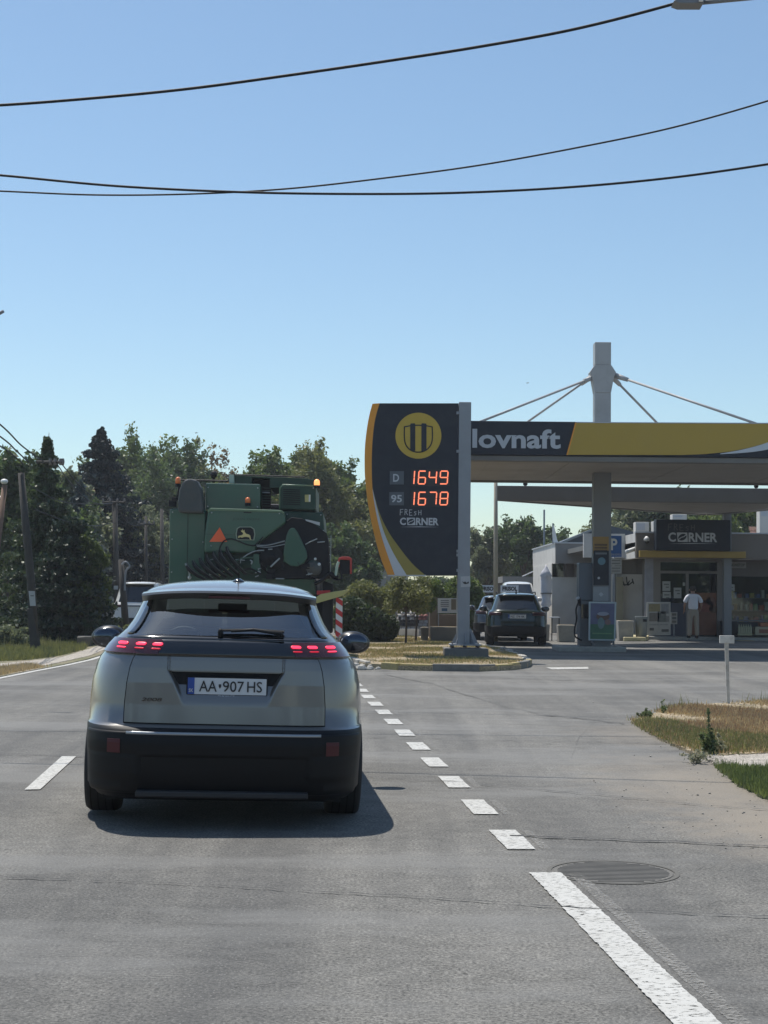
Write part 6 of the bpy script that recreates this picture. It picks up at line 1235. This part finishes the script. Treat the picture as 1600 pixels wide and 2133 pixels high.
def top_h(px, py, Y_): return P(px, py, Y_).z
gC = 'conifers on the left'; gT = 'broadleaf trees behind the combine harvester'; gR = 'trees behind the fuel station'
x_, z_ = at(100, 912, 43); conifer('spruce', 'dark green spruce with a bare pointed leader, nearest conifer on the left', x_, 43, z_, 1.5, 44000, mC4, 101, leaf=.065, rag=.5, power=.95, group=gC)
obj('leader', MB().tube([(0, 0, z_ - .3), (0.03, 0, z_ + .15)], [.015, .006], 5), mBark, bpy.data.objects['spruce'], w=False)
x_, z_ = at(140, 1120, 41); conifer('dark_thuja', 'very dark dense conifer right of the wooden pole, its base in roadside grass', x_, 41.5, 3.4, 1.35, 30000, mC1, 102, leaf=.07, power=.45, rag=.3, group=gC)
x_, z_ = at(70, 1080, 45); conifer('dark_thuja', 'very dark dense conifer directly behind the wooden pole', x_ + .1, 45, 3.9, 1.2, 26000, mC1, 103, leaf=.07, power=.4, rag=.3, group=gC)
x_, z_ = at(211, 893, 64); conifer('tall_spruce', 'tallest blue-black spruce standing above all trees on the left', x_, 64, z_, 3.7, 90000, mC2, 104, leaf=.085, power=.95, rag=.6, group=gC)
x_, z_ = at(168, 1005, 54); conifer('blue_spruce', 'grey-blue spruce between the tile-roofed house and the tall dark spruce', x_, 54, z_, 1.5, 26000, mC3, 105, leaf=.09, rag=.3, group=gC)
for k, (px, py, Y_, rx, n, m_, lb) in enumerate([
    (20, 945, 52, 1.9, 22000, mL3, 'dark leafy tree at the left edge of the photograph'), (55, 985, 58, 1.5, 14000, mL1, 'mid green tree between the left edge and the pointed spruce'), (140, 975, 60, 1.2, 12000, mL4, 'grey-green tree filling the gap behind the pointed spruce'),
    (280, 925, 92, 3.6, 30000, mL1, 'tall rounded green tree just right of the tallest spruce'), (335, 938, 88, 3.0, 22000, mL3, 'dark green narrow tree above the left side of the harvester'), (385, 950, 96, 3.0, 22000, mL2, 'olive green tree behind the grey scoop of the harvester'),
    (445, 968, 100, 2.8, 16000, mL5, 'brownish tree with thin top behind the harvester lights')]):
    x_, z_ = at(px, py, Y_); tree('broadleaf_tree', lb, x_, Y_, z_, rx, n, .10 + .0011 * Y_, m_, 200 + k, z0=.18, group='leafy trees on the left', shape=1.2, clumps=46, top=.9)
x_, z_ = at(300, 1062, 66); tree('pale_tree', 'small pale green tree with an open crown left of the harvester', x_, 66, z_, 1.5, 12000, .11, mL4, 221, z0=.3, group='leafy trees on the left')
x_, z_ = at(335, 1075, 72); tree('pale_tree', 'grey-green tree touching the left side panel of the harvester', x_, 72, z_, 1.4, 12000, .12, mL4, 222, z0=.2, group='leafy trees on the left')
for k, (px, py, Y_, rx, n, m_, lb) in enumerate([
    (560, 942, 80, 2.4, 30000, mL1, 'leafy tree with its crown just above the top of the harvester'), (655, 930, 78, 2.6, 40000, mL2, 'biggest leafy tree right of the harvester, left of the price sign'), (715, 958, 84, 2.0, 26000, mL1, 'leafy tree with gaps in its crown close to the price sign'),
    (605, 922, 88, 2.5, 30000, mL1, 'tallest leafy tree, its crown centred behind the harvester beacon on the right'), (735, 1040, 82, 1.5, 20000, mL2, 'low bushy tree filling the space between harvester and price sign'), (700, 1100, 70, 1.5, 20000, mL3, 'dark bushy tree behind the red-framed lamp of the harvester')]):
    x_, z_ = at(px, py, Y_); tree('poplar', lb, x_, Y_, z_, rx, n, .10 + .001 * Y_, m_, 240 + k, z0=.12, group=gT, clumps=50, shape=1.1, blob=.27, top=.93)
for k, (px, py, Y_, rx, n, m_, lb) in enumerate([
    (1015, 1118, 95, 1.7, 9000, mL4, 'thin-crowned tree just right of the price sign post'), (1093, 1082, 92, 1.3, 7000, mL3, 'pine-like tree with a flat dark top above the black SUV'), (1125, 1105, 98, 1.4, 8000, mL3, 'round dark tree left of the side building roof'),
    (1300, 1058, 85, 2.0, 12000, mL4, 'light leafy tree right of the canopy column'), (1355, 1035, 88, 2.6, 20000, mL3, 'dark tree behind the left end of the shop sign'), (1450, 1045, 90, 3.0, 24000, mL3, 'wide dark tree behind the shop sign'), (1560, 1035, 84, 2.8, 24000, mL1, 'green tree above the right part of the shop roof'), (1660, 1020, 86, 3.0, 16000, mL1, 'green tree beyond the right edge of the shop roof')]):
    x_, z_ = at(px, py, Y_); tree('background_tree', lb, x_, Y_, z_, rx, n, .11 + .001 * Y_, m_, 260 + k, z0=.45 if k in (0, 1, 2) else .2, group=gR, clumps=16 if k < 3 else 30, blob=.4 if k < 3 else .34)
x_, z_ = at(150, 1180, 40.5); tree('ivy_shrub', 'sunlit yellow-green shrub climbing the right flank of the dark conifers', x_ + .35, 41.2, 2.9, .55, 12000, .055, leaf_mat('leaf_lime', (.085, .12, .035)), 281, z0=.05, cat='shrub', clumps=22)
def hedge(name, label, cat, px0, px1, top, Y_, depth, n, leaf, mat, seed, rough=.25, zlo=0.0, group=None):
    if Y_ > 60: n = int(n * 1.6); leaf *= .7
    rg = np.random.default_rng(seed); xa, xb = X(px0, Y_), X(px1, Y_); zt_ = P((px0+px1)/2, top, Y_).z; k = max(3, int((xb - xa) / (zt_ * .35))); V = []
    for i in range(k * 3):
        cx = rg.uniform(xa, xb); cy = Y_ + rg.uniform(0, depth); r = zt_ * rg.uniform(.22, .38); cz = max(r * .6, (zt_ - r * .8) * rg.uniform(.35, 1.0) * (1 - rough * rg.random())); m_ = int(n / (3 * k))
        d = rg.normal(size=(m_, 3)); d /= np.linalg.norm(d, axis=1)[:, None]; V.append(leafquads(np.array([cx, cy, cz]) + d * (rg.random(m_) ** .4)[:, None] * r, leaf, rg))
    t = thing(name, label, cat, ((xa+xb)/2, Y_, 0), group=group); V = np.concatenate(V); V[:, :, 2] = np.maximum(V[:, :, 2], .01); V -= np.array([(xa+xb)/2, Y_, 0])
    obj('foliage', quads('foliage', V), mat, t, w=False); mb = MB()
    for i in range(k): xx = (xb - xa) * ((i + .5) / k - .5); mb.tube([(xx, depth * .4, 0), (xx + .1, depth * .4, zt_ * .6)], [.04, .015], 5)
    obj('stems', mb, mBark, t, w=False); return t
hedge('tree_belt', 'dark green belt of bushes far behind the black SUV and the banners', 'hedge', 975, 1150, 1150, 104, 6, 60000, .2, mL3, 301)
hedge('tree_belt', 'far dark belt of bushes behind the sign post and young tree', 'hedge', 700, 990, 1195, 100, 6, 50000, .2, mL3, 302)
hedge('tree_belt', 'far shaded belt of bushes behind the left-hand house and harvester', 'hedge', 150, 520, 1130, 112, 6, 60000, .22, mL3, 303)
hedge('tree_belt', 'dense dark belt of bushes at the far left behind the poles', 'hedge', -500, 60, 1090, 66, 4, 60000, .13, mL3, 304)
hedge('tree_belt', 'dark belt of bushes behind the right part of the shop', 'hedge', 1250, 2100, 1120, 95, 6, 60000, .2, mL3, 305)
hedge('shrub', 'dark green rounded shrub on the traffic island right behind the mirror of the grey car', 'shrub', 722, 815, 1232, 43.2, 1.2, 42000, .05, leaf_mat('leaf_shrub', (.038, .060, .026)), 311)
hedge('shrub', 'olive shrub with pale sunlit leaves behind the dark rounded shrub', 'shrub', 692, 800, 1200, 46, 1.0, 30000, .055, mL2, 312)
hedge('shrub', 'bright green bush behind the price sign post above the long planter', 'shrub', 885, 980, 1192, 52, 1.5, 34000, .07, mL1, 313)
hedge('shrub', 'small ragged bush at the foot of the wooden pole, far left', 'shrub', -60, 55, 1298, 37.5, .6, 16000, .05, mL4, 314)
hedge('shrub', 'pale roadside weeds and bushes right of the dark conifers, before the wheelie bin', 'shrub', 178, 262, 1303, 46, 2, 16000, .06, leaf_mat('leaf_pale', (.17, .20, .08)), 315)
g = G(845, 1347); 
def young(label, g, hpx, px, rx, seed, lean=0):
    h_ = P(px, hpx, g.y).z; t = thing('young_tree', label, 'tree', (g.x, g.y, .08), group='young trees on the traffic island'); rg = np.random.default_rng(seed); V = []; mb = MB(); mb.tube([(0, 0, 0), (.02, 0, h_ * .3), (lean, 0, h_ * .55)], [.035, .028, .02], 6)
    for k in range(14):
        c = np.array([lean + rg.uniform(-rx, rx), rg.uniform(-rx, rx) * .8, h_ * rg.uniform(.52, .9)]); mb.tube([(lean * .8, 0, h_ * .45), tuple(c)], [.014, .004], 4); d = rg.normal(size=(420, 3)); d /= np.linalg.norm(d, axis=1)[:, None]
        V.append(leafquads(c + d * (rg.random(420) ** .5)[:, None] * rx * .5, .045, rg))
    obj('trunk', mb, mBark, t, w=False); obj('crown', quads('crown', np.concatenate(V)), mL2 if seed % 2 else mL1, t, w=False)
young('young tree with thin crooked trunk in front of the tile display', g, 1198, 845, .62, 321, -.02); g2 = G(866, 1341); young('thinner young tree close behind the crooked one on the traffic island', g2, 1212, 866, .45, 322, .05)
def weed(name, label, g, h_, n, r, seed, mat, parts=9):
    t = thing(name, label, 'plant', (g.x, g.y, .03)); rg = np.random.default_rng(seed); V = []; mb = MB()
    for k in range(parts):
        a = rg.uniform(0, 6.28); q_ = r * rg.random(); hh = h_ * (1 if k == 0 else rg.uniform(.3, .55)); tip = np.array([math.cos(a) * q_ * (0 if k == 0 else 1), math.sin(a) * q_, hh]); mb.tube([(0, 0, 0), tuple(tip * .5 + np.array([0, 0, .02])), tuple(tip)], [.004, .003, .0015], 4)
        s_ = rg.random(n)[:, None]; V.append(leafquads(tip * s_ + rg.normal(size=(n, 3)) * .02 * (1.3 - s_), .017, rg))
    obj('stem', mb, M('stem_green', (.12, .15, .06), .7), t, w=False); obj('leaves', quads('leaves', np.concatenate(V)), mat, t, w=False)
mWd = leaf_mat('leaf_weed', (.10, .135, .06)); mWp = leaf_mat('leaf_weed_pale', (.24, .25, .17))
weed('tall_weed', 'tall upright weed at the corner where the gravel path meets the asphalt', G(1478, 1576), .40, 140, .13, 331, mWd, 16); weed('pale_weed', 'pale grey weed just right of the tall upright weed', G(1500, 1573), .17, 60, .13, 332, mWp, 12); weed('low_weed', 'low spreading weed on the asphalt edge left of the tall weed', G(1450, 1590), .09, 26, .20, 333, mWp, 12)
weed('low_weed', 'small clump of weeds at the left tip of the dry verge', G(1345, 1500), .11, 60, .14, 334, mWd, 12); weed('low_weed', 'dark stub and weeds on the back edge of the dry verge', G(1382, 1490), .16, 30, .05, 335, mWd, 6)
# ---------------------------------------------------------------- left side: poles, house, wall pieces
mPole = M('weathered_wood', (.055, .05, .045), .85, var=.25, scale=6, dirt=.5, dscale=3, dcol=(.06, .055, .05), bump=.4)
mInsul = M('insulator', (.20, .17, .15), .4)
PL = thing('utility_pole', 'leaning wooden power pole on a dark concrete foot with a white notice, far left', 'utility pole', (G(73, 1352).x, 36.2, 0)); Yq = 36.2
obj('foot', MB().prism(pz([(58, 1268), (70, 1266), (84, 1352), (66, 1354)], Yq), Yq - .12, Yq + .12), M('foot_dark', (.055, .05, .047), .85, bump=.4, var=.3), PL, bevel=.01); obj('shaft', MB().tube([P(72, 1335, Yq), P(64, 1200, Yq), P(55, 1110, Yq), P(44, 985, Yq)], [.105, .095, .09, .075], 12), mPole, PL, smooth=True)
flat('notice', [(62, 1231), (75, 1231), (77, 1262), (65, 1262)], Yq, Yq - .12, M('notice_pale', (.42, .43, .44), .6), PL, .004); flat('notice_line', [(66, 1240), (73, 1240), (73, 1242), (66, 1242)], Yq, Yq - .125, M('print_grey', (.12, .12, .12), .7), PL, .003)
obj('crossarm', MB().tube([P(76, 962, Yq + 1), P(133, 963, Yq + 1)], .04, 6), mPole, PL)
for px in (105, 115, 126, 131): obj('insulator', MB().lathe([(.03, -.08), (.045, 0), (.03, .08)], tuple(P(px, 962, Yq + 1)), 8), mInsul, PL)
def pole2(label, b, t_, Y_, r, arms=(), lamp=False, name='utility_pole', mat=None):
    o = thing(name, label, 'utility pole', (P(*b, Y_).x, Y_, 0)); p0 = P(*b, Y_); p0.z = 0; obj('shaft', MB().tube([p0, P(*t_, Y_)], [r * 1.2, r * .8], 10), mat or mPole, o, smooth=True)
    for (a, c) in arms:
        obj('crossarm', MB().tube([P(*a, Y_ - .1), P(*c, Y_ - .1)], .035, 6), mPole, o)
        for u in (.05, .35, .65, .95): q_ = P(*a, Y_ - .1).lerp(P(*c, Y_ - .1), u); obj('insulator', MB().lathe([(.025, 0), (.04, .06), (.02, .14)], tuple(q_), 8), mInsul, o)
    return o
pole2('wooden power pole with cross arms before the dark trees, left of the white car', (246, 1300), (239, 1045), 52, .10, [((212, 1046), (262, 1046))]); w2 = pole2('leaning dark pole with a small lamp bracket at the rear window of the white car', (264, 1310), (252, 1165), 47.5, .10)
obj('bracket', MB().tube([P(*p, 47.3) for p in bez([(254, 1176), (262, 1170), (270, 1180), (262, 1192), (260, 1230)])], .03, 6), mSteel, w2); flat('notice', [(237, 1220), (246, 1220), (246, 1228), (237, 1228)], 51.8, 51.8, M('notice_pale', (.42, .43, .44), .6), bpy.data.objects['utility_pole.001'], .01)
pole2('thin far pole with arms next to the left side of the harvester', (305, 1260), (304, 1075), 62, .07, [((288, 1092), (322, 1092))]); pole2('dark bare pole touching the left side of the harvester', (340, 1260), (337, 1060), 58, .08)
lp_ = thing('street_lamp', 'rusty brown lamp post cut by the left edge with a round white lamp on top', 'street lamp', (P(6, 1200, 40).x, 40, 0)); obj('shaft', MB().tube([(P(0, 0, 40).x, 40, 0), P(10, 1010, 40)], [.12, .07], 10), M('rusty_post', (.20, .12, .08), .8, var=.3, dirt=.4), lp_, smooth=True); obj('lamp_globe', MB().ball(tuple(P(9, 1003, 40)), .1, .1, .07), mWhiteP, lp_, smooth=True); obj('lamp_arm', MB().tube([P(-6, 1036, 40), P(6, 1036, 40)], .04, 6), mWhiteP, lp_)
HS = thing('tile_roof_house', 'house with a brownish red tile roof, mostly hidden by the conifers on the left', 'house', (X(110, 60), 60, 0))
mTile = M('roof_tile', (.21, .10, .075), .8, var=.25, scale=5, dirt=.3, bump=.3)
xa, xb = X(45, 60), X(168, 60); ze, zr = Z(1105, 60, 100), Z(1010, 60, 100)
bx('wall', xa + .2, xb - .2, 60.5, 66, 0, ze, mWall, HS); nrow = 11
for r_ in range(nrow):
    t0 = r_ / nrow; t1 = (r_ + 1) / nrow; nx_ = 10
    for c_ in range(nx_):
        x0_ = xa + (xb - xa) * c_ / nx_ + .01; x1_ = xa + (xb - xa) * (c_ + 1) / nx_ - .01
        obj('tile', MB().add([(x0_, 60 + 2.6 * t0, ze + (zr - ze) * t0 + .03), (x1_, 60 + 2.6 * t0, ze + (zr - ze) * t0 + .03), (x1_, 60 + 2.6 * t1, ze + (zr - ze) * t1), (x0_, 60 + 2.6 * t1, ze + (zr - ze) * t1), (x0_, 60 + 2.6 * t0, ze + (zr - ze) * t0 - .02), (x1_, 60 + 2.6 * t0, ze + (zr - ze) * t0 - .02)], [(0, 1, 2, 3), (4, 5, 1, 0)]), mTile, HS)
obj('roof_back', MB().add([(xa, 62.6, zr), (xb, 62.6, zr), (xb, 66, ze), (xa, 66, ze)], [(0, 1, 2, 3)]), mTile, HS); obj('gable', MB().add([(xa + .2, 60.5, ze), (xa + .2, 62.6, zr - .05), (xa + .2, 66, ze), (xb - .2, 60.5, ze), (xb - .2, 62.6, zr - .05), (xb - .2, 66, ze)], [(0, 1, 2), (3, 5, 4)]), mWall, HS)
WH = thing('white_house', 'pale house front between the poles, its dark roof under the trees', 'house', (X(255, 78), 78, 0)); Yh = 78
bx('wall', X(225, Yh), X(232, Yh), Yh, Yh + 5, 0, Z(1140, Yh, 225), mWallW, WH); bx('wall', X(250, Yh), X(285, Yh), Yh + .5, Yh + 5, 0, Z(1162, Yh, 265), M('house_render', (.44, .42, .40), .85), WH); bx('corner', X(272, Yh), X(276, Yh), Yh + .4, Yh + .6, 0, Z(1160, Yh, 272), mWallW, WH)
obj('roof', MB().prism(pz([(222, 1140), (240, 1135), (288, 1160), (292, 1168), (246, 1166), (222, 1152)], Yh), Yh, Yh + 6), M('roof_dark', (.05, .045, .045), .7), WH); bx('wall', X(233, Yh), X(249, Yh), Yh + 2, Yh + 2.2, 0, Z(1170, Yh, 240), M('shade_wall', (.22, .21, .2), .8), WH)
obj('window', MB().prism(pz([(276, 1200), (283, 1200), (283, 1215), (276, 1215)], Yh + .49), Yh + .47, Yh + .49), mGlassD, WH)
BX = thing('meter_box', 'small grey cabinet with a white lid beside the road, left of the white car', 'cabinet', (X(213, 50), 50, 0)); bx('cabinet', X(205, 50), X(221, 50), 50, 50.4, 0, Z(1262, 50, 213), mConc, BX, .01); bx('lid', X(203, 50), X(223, 50), 49.95, 50.45, Z(1262, 50, 213), Z(1257, 50, 213), mWhiteP, BX); bx('door', X(212, 50), X(219, 50), 49.985, 49.999, .1, Z(1268, 50, 213), M('box_blue', (.13, .16, .2), .5), BX)
CBk = obj('concrete_block', MB().slab([tuple(G(x, y)[:2]) for x, y in ((160, 1349), (190, 1347), (192, 1341), (162, 1343))], 0, .26), M('block_dark', (.12, .115, .10), .85, bump=.4, dirt=.4), bevel=.02); tag(CBk, 'low weathered concrete block on the grass just left of the car mirror', 'concrete block')
# grey hall seen under the orange edge of the price sign
HL = thing('grey_hall', 'pale grey industrial hall visible under the curved edge of the price sign', 'building', (X(790, 88), 88, 0)); Yg = 88
bx('wall', X(757, Yg), X(765, Yg), Yg, Yg + 4, 0, Z(1178, Yg, 760), M('hall_pale', (.38, .40, .43), .7), HL); bx('wall', X(765, Yg) + .02, X(792, Yg), Yg + .3, Yg + 4, 0, Z(1158, Yg, 780), M('hall_grey', (.17, .185, .21), .7), HL); bx('wall', X(792, Yg) + .02, X(850, Yg), Yg, Yg + 4, 0, Z(1176, Yg, 810), M('hall_pale', (.38, .40, .43), .7), HL); bx('roof_edge', X(755, Yg), X(852, Yg), Yg - .3, Yg - .05, Z(1180, Yg, 800), Z(1176, Yg, 800), mFasG, HL)
RH = thing('tile_roof_corner', 'corner of a red tiled roof beyond the right end of the shop', 'roof', (X(1590, 70), 70, 3.5)); 
for r_ in range(6):
    for c_ in range(9): t0, t1 = r_ / 6, (r_ + 1) / 6; x0_ = X(1565 + r_ * 3, 70) + c_ * .28; obj('tile', MB().add([(x0_, 70 + t0 * 2, Z(1114, 70, 1590) + t0 * .45 + .03), (x0_ + .27, 70 + t0 * 2, Z(1114, 70, 1590) + t0 * .45 + .03), (x0_ + .27, 70 + t1 * 2, Z(1114, 70, 1590) + t1 * .45), (x0_, 70 + t1 * 2, Z(1114, 70, 1590) + t1 * .45)], [(0, 1, 2, 3)]), mTile, RH)
bx('wall', X(1568, 70), X(1568, 70) + 3, 70.1, 73, 0, Z(1115, 70, 1590), mWall, RH)
# ---------------------------------------------------------------- wires and lamp overhead
mWire = M('cable', (.012, .013, .016), .6, spec=.2)
def wire(name, label, pts, Y0, Y1, r, group=None, twist=False):
    c = bez(pts, 10); n = len(c); P3 = [P(x, y, Y0 + (Y1 - Y0) * i / (n - 1)) for i, (x, y) in enumerate(c)]
    if twist:
        mb = MB()
        for ph in (0, math.pi): mb.tube([p + Vector((0, r * .55 * math.cos(i * 1.3 + ph), r * .55 * math.sin(i * 1.3 + ph))) for i, p in enumerate(P3)], r * .62, 6)
    else: mb = MB().tube(P3, r, 6)
    return tag(obj(name, mb, mWire, smooth=True), label, 'cable', group)
gw = 'cables crossing the sky'
wire('overhead_cable', 'thick upper cable crossing the sky from left edge up to the lamp head', [(-200, 226), (0, 219), (210, 203), (400, 184), (600, 157), (800, 128), (1000, 97), (1200, 60), (1400, 9), (1560, -40)], 15, 14, .0145, gw)
wire('overhead_cable', 'lowest thick cable sagging across the sky and rising slowly to the right edge', [(-200, 350), (0, 365), (250, 388), (530, 401), (800, 404), (1000, 400), (1200, 389), (1400, 370), (1600, 342), (1800, 308)], 18, 18, .0145, gw)
wire('overhead_cable', 'thin cable that dips at the left and rises steeply to the right edge', [(-200, 390), (0, 398), (200, 406), (400, 404), (600, 393), (800, 371), (1000, 344), (1200, 308), (1400, 266), (1600, 210), (1800, 145)], 22, 20, .0125, gw)
gl_ = 'thin wires running to the poles on the left'
for k, (pts, ya, yb_) in enumerate((([(-120, 790), (0, 884), (45, 928), (90, 960)], 28, 37), ([(-120, 830), (0, 909), (35, 940), (60, 963)], 28, 37), ([(-120, 860), (0, 929), (30, 950), (48, 966)], 28, 37), ([(130, 968), (165, 1010), (200, 1040), (216, 1046)], 37, 51.9), ([(120, 968), (150, 1010), (190, 1045), (236, 1050)], 37, 51.9), ([(60, 1010), (120, 1042), (180, 1050), (236, 1048)], 36, 51.9), ([(70, 1060), (150, 1090), (200, 1095), (238, 1088)], 36, 51.9), ([(240, 1050), (262, 1085), (285, 1095), (305, 1090)], 51.9, 61.8), ([(240, 1090), (258, 1140), (280, 1160), (304, 1140)], 51.9, 61.8))):
    wire('thin_wire', ['uppermost thin wire coming from the left edge to the pole top', 'second thin wire from the left edge to the pole top', 'lowest thin wire from the left edge to the pole top', 'thin wire from the spruce top down to the right cross arm', 'thin wire from the spruce top to the second pole', 'sagging thin wire in front of the conifers at cross arm height', 'lower sagging wire in front of the blue spruce', 'thin wire from the second pole to the far thin pole', 'lowest drooping wire between second and far pole'][k], pts, ya, yb_, .016 if k < 3 else .013, gl_)
LH = thing('street_lamp', 'grey street lamp head on its arm at the top right corner of the sky', 'street lamp', tuple(P(1430, 5, 13.5)))
mLamp = M('lamp_grey', (.20, .21, .23), .5, .2)
obj('lamp_head', MB().prism(pz([(1400, 9), (1414, 14), (1462, 14), (1464, 0), (1466, -12), (1420, -8)], 13.5), 13.42, 13.58), mLamp, LH, bevel=.008); obj('lamp_arm', MB().tube([P(1464, 5, 13.5), P(1560, -3, 13.5), P(1800, -30, 13.5)], [.022, .018, .02], 8), mLamp, LH, smooth=True); obj('lamp_glass', MB().prism(pz([(1456, -4), (1464, -4), (1464, 3), (1456, 3)], 13.4), 13.39, 13.41), mWhiteP, LH)
LT = obj('lamp_tip', MB().tube([P(-30, 668, 20), P(8, 648, 20)], [.035, .02], 8), mLamp, smooth=True); tag(LT, 'dark tip of a street lamp arm entering at the left edge of the sky', 'street lamp')
for px, py, Y_ in ((1100, 798, 120), (410, 902, 110)):
    o = P(px, py, Y_); b_ = obj('bird', MB().tube([(o.x - .12, o.y, o.z), (o.x + .1, o.y, o.z + .02)], [.03, .01], 5).add([(o.x, o.y - .02, o.z), (o.x - .05, o.y - .2, o.z + .06), (o.x + .05, o.y - .02, o.z + .01), (o.x, o.y + .02, o.z), (o.x - .05, o.y + .2, o.z + .06), (o.x + .05, o.y + .02, o.z + .01)], [(0, 1, 2), (3, 4, 5)]), mBlackPl); tag(b_, 'tiny dark bird flying left above the station canopy' if px > 900 else 'tiny dark bird flying above the harvester', 'bird')

# unseen woods added behind the camera to darken reflections in paint and glass
rg = np.random.default_rng(400); nb = 90; V = []
for i in range(nb):
    cx = rg.uniform(-60, 60); cy = -45 + rg.normal() * 3; r = rg.uniform(1.5, 2.8); d = rg.normal(size=(500, 3)); d /= np.linalg.norm(d, axis=1)[:, None]
    V.append(leafquads(np.array([cx, cy, rg.uniform(1, 5)]) + d * (rg.random(500) ** .4)[:, None] * r, .45, rg))
V = np.concatenate(V); V[:, :, 2] = np.maximum(V[:, :, 2], .01)
tag(obj('reflection_wood', quads('reflection_wood', V), mL3), 'unseen dark leafy mass added far behind the viewer to darken reflections', 'woodland', kind='stuff')

# summer air
hb = MB(); hb.box(-140, 140, -60, 135, -1.2, 22); hz = obj('haze', hb, None); hz['kind'] = 'stuff'; hz['label'] = 'thin pale summer haze in the air over the road and the station'
hm = bpy.data.materials.new('haze_air'); hm.use_nodes = True; hN = hm.node_tree.nodes; hN.remove(hN['Principled BSDF'])
pv = hN.new('ShaderNodeVolumePrincipled'); pv.inputs['Color'].default_value = (.9, .93, 1, 1); pv.inputs['Density'].default_value = 0.0006; pv.inputs['Anisotropy'].default_value = 0.3
hm.node_tree.links.new(pv.outputs[0], hN['Material Output'].inputs['Volume']); hz.data.materials.append(hm)
